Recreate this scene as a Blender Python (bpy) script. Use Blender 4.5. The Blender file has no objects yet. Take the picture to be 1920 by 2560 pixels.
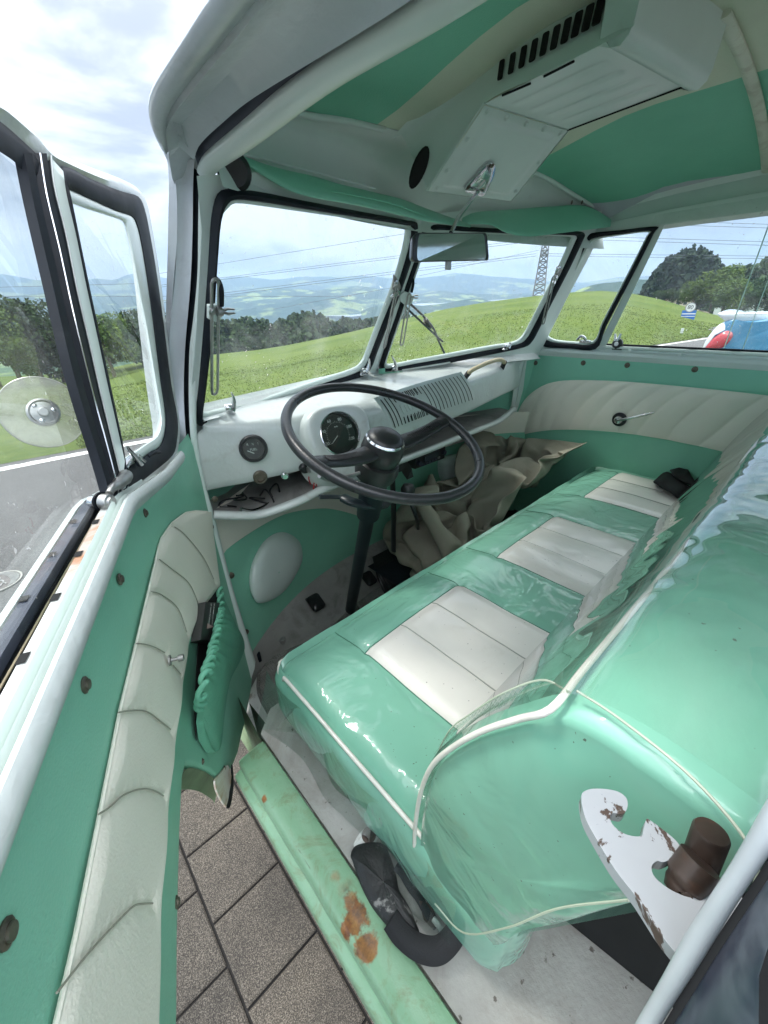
import bpy, bmesh, math, random
from mathutils import Vector, Matrix, noise
V = Vector
random.seed(7)
scene = bpy.context.scene
col = scene.collection
R_ = math.radians
# ---------------------------------------------------------------- camera
# world frame: X to the van's right, Y to its front, Z up; the camera is the origin,
# 1.5 m above the paving, in the open driver's door.  Units are metres.
def _n(v): return V(v).normalized()
FPX = 994.0
_Y = _n((-72 - 960, 1280 - 790, -FPX))
_X = _n((2174 - 960, 1280 - 740, -FPX)); _X = (_X - _Y * _X.dot(_Y)).normalized()
_Z = _X.cross(_Y)
RW = Matrix((_X, _Y, _Z))            # camera -> world
cam_d = bpy.data.cameras.new('camera'); cam = bpy.data.objects.new('camera', cam_d); col.objects.link(cam)
cam_d.sensor_fit = 'HORIZONTAL'; cam_d.sensor_width = 36.0; cam_d.lens = 36.0 * FPX / 1920.0
cam_d.clip_start = 0.02; cam_d.clip_end = 30000
cam.matrix_world = RW.to_4x4()
scene.camera = cam
# ---------------------------------------------------------------- light
SUN_EL, SUN_AZ = R_(58), R_(-22)     # azimuth from +Y towards +X
wd = bpy.data.worlds.new('World'); scene.world = wd; wd.use_nodes = True
nt = wd.node_tree; N = nt.nodes; K = nt.links
for n_ in list(N): N.remove(n_)
wo = N.new('ShaderNodeOutputWorld'); bg = N.new('ShaderNodeBackground'); K.new(bg.outputs[0], wo.inputs[0])
sky = N.new('ShaderNodeTexSky'); sky.sky_type = 'NISHITA'; sky.sun_disc = False
sky.sun_elevation = SUN_EL; sky.sun_rotation = SUN_AZ; sky.dust_density = 2.0; sky.altitude = 700
tc = N.new('ShaderNodeTexCoord'); mp = N.new('ShaderNodeMapping'); mp.inputs['Scale'].default_value = (1, 1, 3.2)
K.new(tc.outputs['Generated'], mp.inputs[0])
def wnoise(scale, det, lo, hi, rough=.55, dist=.3):
    a = N.new('ShaderNodeTexNoise'); a.inputs['Scale'].default_value = scale; a.inputs['Detail'].default_value = det
    a.inputs['Roughness'].default_value = rough; a.inputs['Distortion'].default_value = dist
    K.new(mp.outputs[0], a.inputs['Vector'])
    r = N.new('ShaderNodeMapRange'); r.interpolation_type = 'SMOOTHSTEP'
    r.inputs[1].default_value = lo; r.inputs[2].default_value = hi; K.new(a.outputs[0], r.inputs[0]); return r
def wmix(f, a, b):
    m = N.new('ShaderNodeMix'); m.data_type = 'RGBA'
    for s, v in ((m.inputs[0], f), (m.inputs[6], a), (m.inputs[7], b)):
        if isinstance(v, (tuple, float, int)): s.default_value = v
        else: K.new(v, s)
    return m.outputs[2]
def cl(r, g, b, k=1.0): return (r * k, g * k, b * k, 1)
greycl = wnoise(2.1, 6, .46, .60)
cover = wnoise(1.3, 7, .30, .52)
c1 = wmix(greycl.outputs[0], cl(11.5, 11.7, 12.0), cl(5.0, 5.2, 5.9))    # bright and grey parts of the clouds
c2 = wmix(cover.outputs[0], sky.outputs[0], c1)
c3 = wmix(0.92, sky.outputs[0], c2)
# thinner brighter cloud round the hidden sun
geo = N.new('ShaderNodeVectorMath'); geo.operation = 'DOT_PRODUCT'
nrm_ = N.new('ShaderNodeVectorMath'); nrm_.operation = 'NORMALIZE'; K.new(tc.outputs['Generated'], nrm_.inputs[0])
K.new(nrm_.outputs[0], geo.inputs[0])
geo.inputs[1].default_value = (math.sin(SUN_AZ) * math.cos(SUN_EL), math.cos(SUN_AZ) * math.cos(SUN_EL), math.sin(SUN_EL))
gl = N.new('ShaderNodeMapRange'); gl.interpolation_type = 'SMOOTHSTEP'; gl.inputs[1].default_value = .80; gl.inputs[2].default_value = 1.0
K.new(geo.outputs['Value'], gl.inputs[0])
gm = N.new('ShaderNodeMath'); gm.operation = 'MULTIPLY'; gm.inputs[1].default_value = .6; K.new(gl.outputs[0], gm.inputs[0])
# an overcast sky is darker towards the horizon than overhead
sep = N.new('ShaderNodeSeparateXYZ'); K.new(nrm_.outputs[0], sep.inputs[0])
gr = N.new('ShaderNodeMapRange'); gr.interpolation_type = 'SMOOTHSTEP'; gr.inputs[1].default_value = .25; gr.inputs[2].default_value = 1.0; gr.inputs[3].default_value = .54; gr.inputs[4].default_value = 1.8
K.new(sep.outputs['Z'], gr.inputs[0])
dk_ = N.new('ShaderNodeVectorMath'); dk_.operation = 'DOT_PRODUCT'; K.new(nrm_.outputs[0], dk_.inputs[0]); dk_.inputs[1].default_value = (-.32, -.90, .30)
gb = N.new('ShaderNodeMapRange'); gb.interpolation_type = 'SMOOTHSTEP'; gb.inputs[1].default_value = -.1; gb.inputs[2].default_value = .8; gb.inputs[3].default_value = 1; gb.inputs[4].default_value = 2.1  # unseen sky behind the camera, brightened as added fill light for the cab
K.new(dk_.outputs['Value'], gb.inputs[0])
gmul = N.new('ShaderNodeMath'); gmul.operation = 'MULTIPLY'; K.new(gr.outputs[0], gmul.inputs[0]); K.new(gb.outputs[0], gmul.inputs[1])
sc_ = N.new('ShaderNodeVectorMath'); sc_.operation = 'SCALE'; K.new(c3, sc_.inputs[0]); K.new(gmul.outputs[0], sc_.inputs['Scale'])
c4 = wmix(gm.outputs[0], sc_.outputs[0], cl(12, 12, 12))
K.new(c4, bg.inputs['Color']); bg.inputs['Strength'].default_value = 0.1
sl = bpy.data.lights.new('sun', 'SUN'); sl.energy = 1.5; sl.angle = R_(14); sl.color = (1, .96, .9)
so = bpy.data.objects.new('sun', sl); col.objects.link(so)
_sd = V((math.sin(SUN_AZ) * math.cos(SUN_EL), math.cos(SUN_AZ) * math.cos(SUN_EL), math.sin(SUN_EL)))
so.rotation_euler = _sd.to_track_quat('Z', 'Y').to_euler()
scene.view_settings.view_transform = 'Standard'; scene.view_settings.look = 'None'
scene.view_settings.exposure = 1.2; scene.view_settings.gamma = 1.0
scene.cycles.max_bounces = 12; scene.cycles.transparent_max_bounces = 24; scene.cycles.diffuse_bounces = 6
# ---------------------------------------------------------------- where a sight line meets a surface of the place
KS = 1920.0 / 1659.0
def ray(x, y): return (RW @ V((x * KS - 960, 1280 - y * KS, -FPX))).normalized()
def hx(x, y, X): r = ray(x, y); return r * (X / r.x)
def hy(x, y, Y): r = ray(x, y); return r * (Y / r.y)
def hz(x, y, Z): r = ray(x, y); return r * (Z / r.z)
def hd(x, y, D): return ray(x, y) * D
def hp(x, y, P):                      # P = (point, normal)
    r = ray(x, y); return r * (P[0].dot(P[1]) / r.dot(P[1]))
def pl3(a, b, c):
    a, b, c = V(a), V(b), V(c); n = (b - a).cross(c - a).normalized()
    if n.y > 0: n = -n
    return (a, n)                     # normal looks back towards the cab
def lerp(a, b, t): return a + (b - a) * t
def interp(x, tab):
    if x <= tab[0][0]: return tab[0][1]
    for (a, b), (c, d) in zip(tab, tab[1:]):
        if x <= c: return b + (d - b) * (x - a) / (c - a)
    return tab[-1][1]
def sstep(a, b, x): t = min(1, max(0, (x - a) / (b - a))); return t * t * (3 - 2 * t)
# ---------------------------------------------------------------- materials
def ng(name):
    m = bpy.data.materials.new(name); m.use_nodes = True; t = m.node_tree
    return m, t, t.nodes, t.links, t.nodes['Principled BSDF']
def tnoise(t, scale, det=4, rough=.6, co='Object', sc=(1, 1, 1), dist=0):
    c = t.nodes.new('ShaderNodeTexCoord'); p = t.nodes.new('ShaderNodeMapping'); p.inputs['Scale'].default_value = sc
    n = t.nodes.new('ShaderNodeTexNoise'); n.inputs['Scale'].default_value = scale; n.inputs['Detail'].default_value = det
    n.inputs['Roughness'].default_value = rough; n.inputs['Distortion'].default_value = dist
    t.links.new(c.outputs[co], p.inputs[0]); t.links.new(p.outputs[0], n.inputs['Vector']); return n.outputs[0]
def tramp(t, f, stops):
    r = t.nodes.new('ShaderNodeValToRGB'); e = r.color_ramp.elements
    while len(e) < len(stops): e.new(.5)
    for k, (p, c) in enumerate(stops): e[k].position = p; e[k].color = (*c, 1) if len(c) == 3 else c
    t.links.new(f, r.inputs[0]); return r.outputs[0]
def tmix(t, f, a, b, mode='MIX'):
    m = t.nodes.new('ShaderNodeMix'); m.data_type = 'RGBA'; m.blend_type = mode
    for s, v in ((m.inputs[0], f), (m.inputs[6], a), (m.inputs[7], b)):
        if isinstance(v, (float, int)): s.default_value = v
        elif isinstance(v, tuple): s.default_value = v if len(v) == 4 else (*v, 1)
        else: t.links.new(v, s)
    return m.outputs[2]
def tbump(t, h, strength, dist, nrm=None):
    b = t.nodes.new('ShaderNodeBump'); b.inputs['Strength'].default_value = strength; b.inputs['Distance'].default_value = dist
    t.links.new(h, b.inputs['Height'])
    if nrm: t.links.new(nrm, b.inputs['Normal'])
    return b.outputs[0]
def mat(name, c, rough=.5, metal=0, coat=0, coatr=.05, var=.12, vs=6, dirt=0, dirtc=(.10, .075, .05), ds=9, dlo=.62, dhi=.75,
        grain=0, gs=500, wave=0, ws=8, spec=.5, coatbump=False, sheen=0, speck=0):
    m, t, n, k, b = ng(name)
    b.inputs['Roughness'].default_value = rough; b.inputs['Metallic'].default_value = metal
    b.inputs['Specular IOR Level'].default_value = spec
    b.inputs['Coat Weight'].default_value = coat; b.inputs['Coat Roughness'].default_value = coatr
    c = V(c)
    lo = tuple(c * (1 - var)); hi = tuple(min(1, v) for v in c * (1 + var))
    out = tramp(t, tnoise(t, vs, 5), [(.3, lo), (.7, hi)])
    if dirt:
        f = tramp(t, tnoise(t, ds, 7, .68, dist=.6), [(dlo, (0, 0, 0)), (dhi, (dirt,) * 3)])
        out = tmix(t, f, out, dirtc)
    if speck:
        f = tramp(t, tnoise(t, 170, 2, .5), [(.735, (0, 0, 0)), (.76, (speck,) * 3)])
        out = tmix(t, f, out, (.05, .04, .03))
    k.new(out, b.inputs['Base Color'])
    nn = None
    if wave: nn = tbump(t, tnoise(t, ws, 3, .5, dist=.8), wave, .02)
    if coatbump and nn: k.new(nn, b.inputs['Coat Normal']); nn = None
    if grain: nn = tbump(t, tnoise(t, gs, 2, .5), grain, .002, nn)
    if nn: k.new(nn, b.inputs['Normal'])
    rv = t.nodes.new('ShaderNodeMapRange'); rv.inputs[3].default_value = max(0, rough - .08); rv.inputs[4].default_value = min(1, rough + .12)
    k.new(tnoise(t, vs * 2.3, 5), rv.inputs[0]); k.new(rv.outputs[0], b.inputs['Roughness'])
    return m
def glassmat(name, tint=(.93, .97, .95), dirt=.10, dlo=.5, dhi=.8, specks=.5, gloss=1.0):
    m, t, n, k, b = ng(name); n.remove(b); o = n['Material Output']
    tr = n.new('ShaderNodeBsdfTransparent'); tr.inputs[0].default_value = (*tint, 1)
    g = n.new('ShaderNodeBsdfGlossy'); g.inputs['Roughness'].default_value = .015
    lw = n.new('ShaderNodeLayerWeight'); pw = n.new('ShaderNodeMath'); pw.operation = 'POWER'; pw.inputs[1].default_value = 4.0; k.new(lw.outputs['Facing'], pw.inputs[0])
    lw.inputs['Blend'].default_value = .5
    fm = n.new('ShaderNodeMath'); fm.operation = 'MULTIPLY_ADD'; fm.inputs[1].default_value = .7 * gloss; fm.inputs[2].default_value = .035 * gloss; k.new(pw.outputs[0], fm.inputs[0])
    mx = n.new('ShaderNodeMixShader'); k.new(fm.outputs[0], mx.inputs[0]); k.new(tr.outputs[0], mx.inputs[1]); k.new(g.outputs[0], mx.inputs[2])
    df = n.new('ShaderNodeBsdfDiffuse'); df.inputs[0].default_value = (.75, .75, .72, 1)
    tl = n.new('ShaderNodeBsdfTranslucent'); tl.inputs[0].default_value = (.8, .8, .78, 1)
    ad = n.new('ShaderNodeMixShader'); ad.inputs[0].default_value = .6; k.new(df.outputs[0], ad.inputs[1]); k.new(tl.outputs[0], ad.inputs[2])
    film = tramp(t, tnoise(t, 5, 8, .7, dist=1.2), [(dlo, (.005,) * 3), (dhi, (dirt,) * 3)])
    sp = tramp(t, tnoise(t, 130, 2, .5), [(.69, (0, 0, 0)), (.72, (specks,) * 3)])
    pat = tramp(t, tnoise(t, 7, 3), [(.45, (0, 0, 0)), (.65, (1, 1, 1))])
    ml = tmix(t, 1.0, sp, pat, 'MULTIPLY'); sm = tmix(t, 1.0, film, ml, 'ADD')
    m2 = n.new('ShaderNodeMixShader'); k.new(sm, m2.inputs[0]); k.new(mx.outputs[0], m2.inputs[1]); k.new(ad.outputs[0], m2.inputs[2])
    k.new(m2.outputs[0], o.inputs[0]); return m
GREEN = (.225, .545, .395); CREAM = (.78, .76, .66)
M = {}
M['vinyl_green'] = mat('green_vinyl', GREEN, .42, grain=.25, gs=420, var=.05, wave=.12, ws=5)
M['vinyl_cream'] = mat('cream_vinyl', CREAM, .45, grain=.3, gs=420, var=.04, vs=4, dirt=.15, dirtc=(.3, .25, .17), wave=.1, ws=6)
M['seat_green'] = mat('green_vinyl_under_clear_plastic', (.195, .45, .335), .42, coat=1, coatr=.07, var=.07, vs=3, wave=.75, ws=9, coatbump=True, speck=.8)
M['seat_cream'] = mat('white_vinyl_under_clear_plastic', (.74, .71, .66), .42, coat=.7, coatr=.12, var=.04, vs=5, wave=.25, ws=8, coatbump=True, speck=.8, dirt=.2, dirtc=(.45, .38, .3))
M['piping'] = mat('white_piping', (.78, .74, .68), .35, coat=.5, var=.08, vs=20)
M['paint'] = mat('pale_grey_paint', (.62, .70, .66), .32, coat=.3, coatr=.15, var=.05, vs=5, dirt=.25, dirtc=(.25, .2, .15), ds=7, dlo=.66, dhi=.8)
M['paint_white'] = mat('white_paint', (.53, .57, .55), .3, coat=.4, coatr=.12, var=.07, vs=6, dirt=.4, dirtc=(.26, .2, .14), ds=11, dlo=.58, dhi=.74, wave=.08, ws=60)
M['paint_worn'] = mat('worn_white_paint', (.72, .73, .70), .45, var=.08, vs=12, dirt=.85, dirtc=(.22, .15, .10), ds=11, dlo=.54, dhi=.66)
M['paint_outer'] = mat('blue_grey_outer_paint', (.46, .50, .53), .32, coat=.4, coatr=.15, var=.08, vs=8, dirt=.3, dirtc=(.2, .19, .17), ds=14, dlo=.56, wave=.08, ws=50)
M['headliner_green'] = mat('green_headliner', (.20, .54, .38), .6, grain=.4, gs=350, var=.05)
M['headliner_cream'] = mat('cream_headliner', (.62, .66, .52), .6, grain=.4, gs=350, var=.05)
M['rubber'] = mat('black_rubber', (.009, .012, .017), .55, var=.3, vs=15, dirt=.25, dirtc=(.05, .05, .05), ds=20, spec=.25)
M['rubber_blue'] = mat('grey_rubber_seal', (.04, .048, .07), .6, var=.3, vs=10)
M['black'] = mat('black_plastic', (.012, .013, .014), .33, var=.2, grain=.15, gs=300)
M['bakelite'] = mat('black_wheel_plastic', (.022, .023, .025), .28, var=.2, vs=12, grain=.2, gs=300, dirt=.3, dirtc=(.09, .08, .07), ds=12)
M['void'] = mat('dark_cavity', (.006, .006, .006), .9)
M['chrome'] = mat('chrome', (.62, .63, .64), .12, metal=1, var=.08, vs=30, dirt=.3, dirtc=(.2, .18, .15), ds=25)
M['steel'] = mat('dull_steel', (.36, .36, .35), .38, metal=.9, var=.2, vs=40, dirt=.4, dirtc=(.16, .09, .05), ds=30)
M['screw'] = mat('dark_screw', (.16, .14, .11), .45, metal=.8, var=.3, vs=90)
M['rust'] = mat('rusty_steel', (.05, .035, .028), .38, metal=.3, var=.5, vs=30, dirt=.5, dirtc=(.25, .09, .03), ds=30, dlo=.5)
M['mat_grey'] = mat('grey_rubber_mat', (.28, .275, .26), .62, var=.15, vs=8, dirt=.5, dirtc=(.06, .055, .05), ds=10, dlo=.5, dhi=.7)
M['column'] = mat('dark_green_column', (.008, .016, .02), .4, var=.2)
M['treadle'] = M['black']
M['beige'] = mat('beige_plastic', (.50, .42, .27), .4, var=.12, vs=14)
M['printed'] = mat('printed_white', (.7, .7, .68), .6, var=.02)
M['glass'] = glassmat('window_glass', dirt=.16, dlo=.42, dhi=.85, specks=.8)
M['glass_screen'] = glassmat('windscreen_glass', dirt=.22, dlo=.48, dhi=.8, specks=.8)
M['glass_clear'] = glassmat('clear_glass', dirt=.04, specks=.2)
def m_pedestal():
    m, t, n, k, b = ng('scuffed_white_floor_paint')
    base = tramp(t, tnoise(t, 7, 6, .65), [(.3, (.30, .29, .265)), (.7, (.44, .43, .40))])
    f = tramp(t, tnoise(t, 70, 3, .6), [(.66, (0, 0, 0)), (.70, (.85,) * 3)])
    o = tmix(t, f, base, (.06, .045, .035))
    f2 = tramp(t, tnoise(t, 5, 8, .72, dist=1), [(.48, (0, 0, 0)), (.68, (.6,) * 3)])
    o = tmix(t, f2, o, (.17, .14, .11))
    k.new(o, b.inputs['Base Color']); b.inputs['Roughness'].default_value = .55
    k.new(tbump(t, tnoise(t, 160, 4), .25, .003), b.inputs['Normal']); return m
M['pedestal'] = m_pedestal()
def m_paving():
    m, t, n, k, b = ng('concrete_paving')
    o = tramp(t, tnoise(t, 420, 3, .7), [(.36, (.018, .016, .013)), (.5, (.062, .054, .043)), (.7, (.25, .23, .19))])
    big = tramp(t, tnoise(t, 3.1, 5, .6), [(.32, (.55, .55, .55)), (.5, (.9, .88, .86)), (.68, (1.2, 1.16, 1.1))])
    o = tmix(t, 1.0, o, big, 'MULTIPLY')
    k.new(o, b.inputs['Base Color']); b.inputs['Roughness'].default_value = .85
    k.new(tbump(t, tnoise(t, 380, 3, .7), .7, .004), b.inputs['Normal']); return m
M['paving'] = m_paving()
def m_asphalt():
    m, t, n, k, b = ng('asphalt')
    o = tramp(t, tnoise(t, 130, 4, .75), [(.32, (.035, .034, .033)), (.55, (.10, .098, .095)), (.75, (.22, .215, .21))])
    big = tramp(t, tnoise(t, .8, 6, .65, dist=.6), [(.3, (.75,) * 3), (.7, (1.15,) * 3)])
    o = tmix(t, 1.0, o, big, 'MULTIPLY')
    k.new(o, b.inputs['Base Color']); b.inputs['Roughness'].default_value = .75
    k.new(tbump(t, tnoise(t, 130, 4, .7), .8, .01), b.inputs['Normal']); return m
M['asphalt'] = m_asphalt()
M['roadmark'] = mat('road_marking_white', (.68, .67, .63), .7, var=.12, vs=30, dirt=.5, dirtc=(.25, .24, .22), ds=14, dlo=.5)
def m_grass():
    m, t, n, k, b = ng('meadow_grass')
    a = tramp(t, tnoise(t, 3.2, 9, .78, sc=(1, 1.6, 1)), [(.3, (.045, .078, .014)), (.5, (.080, .118, .024)), (.7, (.125, .150, .038))])
    c = tramp(t, tnoise(t, .09, 5, .6), [(.35, (.8, .85, .8)), (.65, (1.2, 1.12, 1.0))])
    o = tmix(t, 1.0, a, c, 'MULTIPLY')
    k.new(o, b.inputs['Base Color']); b.inputs['Roughness'].default_value = .9; b.inputs['Specular IOR Level'].default_value = .15
    k.new(tbump(t, tnoise(t, 9, 8, .8), .5, .05), b.inputs['Normal']); return m
M['grass'] = m_grass()
def m_hill(name, forest, field, th=.5, sc=.01):
    m, t, n, k, b = ng(name)
    f = tramp(t, tnoise(t, sc, 6, .6, sc=(1, 1, 3)), [(th - .02, (0, 0, 0)), (th + .02, (1, 1, 1))])
    d = tramp(t, tnoise(t, sc * 14, 4, .7), [(.3, (.6,) * 3), (.7, (1.3,) * 3)])
    o = tmix(t, 1.0, tmix(t, f, forest, field), d, 'MULTIPLY')
    k.new(o, b.inputs['Base Color']); b.inputs['Roughness'].default_value = 1; b.inputs['Specular IOR Level'].default_value = 0; return m
def m_leaf(name, lo, hi):
    m, t, n, k, b = ng(name)
    oi = n.new('ShaderNodeObjectInfo')
    o = tramp(t, tnoise(t, 1.1, 4, .7), [(.3, lo), (.7, hi)])
    k.new(o, b.inputs['Base Color']); b.inputs['Roughness'].default_value = .75; b.inputs['Specular IOR Level'].default_value = .25
    return m
M['bark'] = mat('bark', (.09, .07, .05), .9, var=.3, vs=5)
# ---------------------------------------------------------------- mesh helpers
def tag(o, label=None, cat=None, group=None, kind=None):
    if label: o['label'] = label
    if cat: o['category'] = cat
    if group: o['group'] = group
    if kind: o['kind'] = kind
    return o
def par(o, p):
    if p is not None:
        o.parent = p
        o.matrix_parent_inverse = Matrix.Translation(-p.location) if p.type == 'EMPTY' else Matrix.Identity(4)
    return o
def empty(name, loc, label=None, cat=None, group=None, parent=None):
    o = bpy.data.objects.new(name, None); o.location = loc; o.empty_display_size = .1; col.objects.link(o)
    tag(o, label, cat, group); return par(o, parent) if parent else o
def mk(name, verts, faces, m, parent=None, smooth=True, angle=40, mi=None):
    me = bpy.data.meshes.new(name); me.from_pydata([tuple(v) for v in verts], [], faces)
    ms = m if isinstance(m, (list, tuple)) else [m]
    for x in ms: me.materials.append(M[x] if isinstance(x, str) else x)
    if mi: me.polygons.foreach_set('material_index', mi)
    me.validate(); me.update()
    bm = bmesh.new(); bm.from_mesh(me); bmesh.ops.recalc_face_normals(bm, faces=bm.faces[:]); bm.to_mesh(me); bm.free()
    if smooth:
        me.shade_smooth()
        if angle < 180: me.set_sharp_from_angle(angle=R_(angle))
    o = bpy.data.objects.new(name, me); col.objects.link(o); return par(o, parent)
def mod_bevel(o, w, seg=2):
    b = o.modifiers.new('bevel', 'BEVEL'); b.width = w; b.segments = seg; b.limit_method = 'ANGLE'; b.angle_limit = R_(35); b.harden_normals = False; return o
def mod_solid(o, t, off=-1):
    s = o.modifiers.new('solid', 'SOLIDIFY'); s.thickness = t; s.offset = off; return o
def cr(pts, k=6, closed=False):
    pts = [V(p) for p in pts]; n = len(pts); out = []
    rng = range(n if closed else n - 1)
    for i in rng:
        p1, p2 = pts[i], pts[(i + 1) % n]
        p0 = pts[(i - 1) % n] if (closed or i > 0) else p1 * 2 - p2
        p3 = pts[(i + 2) % n] if (closed or i + 2 < n) else p2 * 2 - p1
        for j in range(k):
            t = j / k; t2 = t * t; t3 = t2 * t
            out.append(.5 * ((2 * p1) + (p2 - p0) * t + (2 * p0 - 5 * p1 + 4 * p2 - p3) * t2 + (3 * p1 - p0 - 3 * p2 + p3) * t3))
    if not closed: out.append(pts[-1].copy())
    return out
def resamp(pts, n, closed=False):
    pts = [V(p) for p in pts]
    if closed: pts = pts + [pts[0]]
    L = [0]
    for a, b in zip(pts, pts[1:]): L.append(L[-1] + (b - a).length)
    out = []; m_ = n if closed else n - 1; j = 0
    for i in range(n):
        s = L[-1] * i / m_
        while j < len(L) - 2 and L[j + 1] < s: j += 1
        d = L[j + 1] - L[j]; out.append(pts[j].lerp(pts[j + 1], (s - L[j]) / d if d > 1e-9 else 0))
    return out
def corners(pts, r, seg=5):           # rounds every corner of a closed outline; r may be a list
    n = len(pts); out = []
    for i in range(n):
        p = V(pts[i]); a = V(pts[i - 1]); b = V(pts[(i + 1) % n]); rr = r[i] if isinstance(r, (list, tuple)) else r
        da, db = (a - p), (b - p); ra = min(rr, da.length * .48); rb = min(rr, db.length * .48)
        s, e = p + da.normalized() * ra, p + db.normalized() * rb
        for j in range(seg + 1):
            t = j / seg; out.append(s * (1 - t) ** 2 + p * 2 * t * (1 - t) + e * t * t)
    return out
def loft(name, rows, m, parent=None, cu=False, cv=False, smooth=True, angle=50, mi=None):
    n = len(rows[0]); vs = [p for r in rows for p in r]; fs = []; R = len(rows)
    for i in range(R if cv else R - 1):
        for j in range(n if cu else n - 1):
            a = i * n + j; b = i * n + (j + 1) % n; c = ((i + 1) % R) * n + (j + 1) % n; d = ((i + 1) % R) * n + j
            fs.append((a, b, c, d))
    return mk(name, vs, fs, m, parent, smooth, angle, mi)
def tube_rows(pts, r, n=10, closed=False, flat=1.0, up=None):
    pts = [V(p) for p in pts]; N_ = len(pts); rows = []; u = None
    for i, p in enumerate(pts):
        if closed: t = (pts[(i + 1) % N_] - pts[i - 1])
        else: t = pts[min(i + 1, N_ - 1)] - pts[max(i - 1, 0)]
        t.normalize()
        if u is None:
            u = V(up) if up else (V((0, 0, 1)) if abs(t.z) < .9 else V((1, 0, 0)))
        u = (u - t * u.dot(t)).normalized(); w = t.cross(u)
        rr = r[i] if isinstance(r, (list, tuple)) else r
        rows.append([p + (u * math.cos(a) * flat + w * math.sin(a)) * rr for a in [2 * math.pi * k / n for k in range(n)]])
    return rows
def tube(name, pts, r, m, parent=None, n=10, closed=False, flat=1.0, up=None):
    rows = tube_rows(pts, r, n, closed, flat, up); vs = [p for q in rows for p in q]; fs = []; R = len(rows)
    for i in range(R if closed else R - 1):
        for j in range(n): fs.append((i * n + j, i * n + (j + 1) % n, ((i + 1) % R) * n + (j + 1) % n, ((i + 1) % R) * n + j))
    if not closed: fs.append(tuple(range(n))); fs.append(tuple((R - 1) * n + k for k in range(n)))
    return mk(name, vs, fs, m, parent, True, 50)
def join(name, objs, parent=None):    # several plain meshes into ONE mesh object
    vs, fs, mi, ms = [], [], [], []
    for o in objs:
        o_me = o.data; b = len(vs); vs += [v.co.copy() for v in o_me.vertices]; off = []
        for mm in o_me.materials:
            if mm not in ms: ms.append(mm)
            off.append(ms.index(mm))
        for p in o_me.polygons: fs.append(tuple(b + v for v in p.vertices)); mi.append(off[p.material_index])
        bpy.data.objects.remove(o)
    return mk(name, vs, fs, ms, parent, True, 40, mi)
def frame_of(axis, up=None):
    a = V(axis).normalized(); u = V(up) if up else (V((0, 0, 1)) if abs(a.z) < .9 else V((1, 0, 0)))
    u = (u - a * u.dot(a)).normalized(); return u, a.cross(u), a
def turn(name, prof, at, axis, m, parent=None, n=28, up=None, sx=1.0, sy=1.0, cap=True):
    u, w, a = frame_of(axis, up); at = V(at); rows = []
    for r, h in prof: rows.append([at + (u * math.cos(q) * sx + w * math.sin(q) * sy) * r + a * h for q in [2 * math.pi * k / n for k in range(n)]])
    vs = [p for q in rows for p in q]; fs = []
    for i in range(len(rows) - 1):
        for j in range(n): fs.append((i * n + j, i * n + (j + 1) % n, (i + 1) * n + (j + 1) % n, (i + 1) * n + j))
    if cap: fs.append(tuple(range(n))); fs.append(tuple((len(rows) - 1) * n + k for k in range(n)))
    else:
        i = len(rows) - 1
        for j in range(n): fs.append((i * n + j, i * n + (j + 1) % n, (j + 1) % n, j))
    return mk(name, vs, fs, m, parent, True, 35)
def plate(name, outline, th, m, parent=None, holes=(), nrm=None, bevel=0, smooth=False):
    """flat or gently curved sheet: outline (closed 3D points) with holes, given thickness along its normal"""
    bm = bmesh.new(); es = []
    for ring in [outline] + list(holes):
        vs = [bm.verts.new(p) for p in ring]
        for i in range(len(vs)): es.append(bm.edges.new((vs[i], vs[(i + 1) % len(vs)])))
    bmesh.ops.triangle_fill(bm, use_beauty=True, use_dissolve=False, edges=es)
    if nrm is None:
        nrm = V((0, 0, 0)); O = [V(p) for p in outline]
        for i in range(len(O)): nrm += O[i].cross(O[(i + 1) % len(O)])
        nrm.normalize()
    nrm = V(nrm)
    if th:
        r = bmesh.ops.extrude_face_region(bm, geom=bm.faces[:])
        bmesh.ops.translate(bm, vec=nrm * th, verts=[v for v in r['geom'] if isinstance(v, bmesh.types.BMVert)])
    bmesh.ops.recalc_face_normals(bm, faces=bm.faces[:])
    me = bpy.data.meshes.new(name); bm.to_mesh(me); bm.free()
    me.materials.append(M[m] if isinstance(m, str) else m)
    if smooth: me.shade_smooth(); me.set_sharp_from_angle(angle=R_(40))
    o = bpy.data.objects.new(name, me); col.objects.link(o); par(o, parent)
    if bevel: mod_bevel(o, bevel)
    return o
def ring(name, outer, inner, nrm, th, m, parent=None, lift_in=None):
    """frame between two matching closed outlines, th thick along nrm, a little rounded"""
    nv = V(nrm); n = len(outer); mid_o = [o.lerp(i, .25) for o, i in zip(outer, inner)]; mid_i = [o.lerp(i, .75) for o, i in zip(outer, inner)]
    hi = th if lift_in is None else lift_in
    rows = [outer, [p + nv * th * .6 for p in outer], [p + nv * th for p in mid_o], [p + nv * hi for p in mid_i], [p + nv * hi * .6 for p in inner], inner]
    return loft(name, rows, m, parent, cu=True, cv=True, angle=60)
def box(name, lo, hi, m, parent=None, bevel=0, rot=None, at=None):
    lo, hi = V(lo), V(hi)
    vs = [V((x, y, z)) for x in (lo.x, hi.x) for y in (lo.y, hi.y) for z in (lo.z, hi.z)]
    if rot is not None: vs = [rot @ v for v in vs]
    if at is not None: vs = [v + V(at) for v in vs]
    fs = [(0, 1, 3, 2), (4, 6, 7, 5), (0, 4, 5, 1), (2, 3, 7, 6), (0, 2, 6, 4), (1, 5, 7, 3)]
    o = mk(name, vs, fs, m, parent, bool(bevel), 30)
    if bevel: mod_bevel(o, bevel)
    return o
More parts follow.
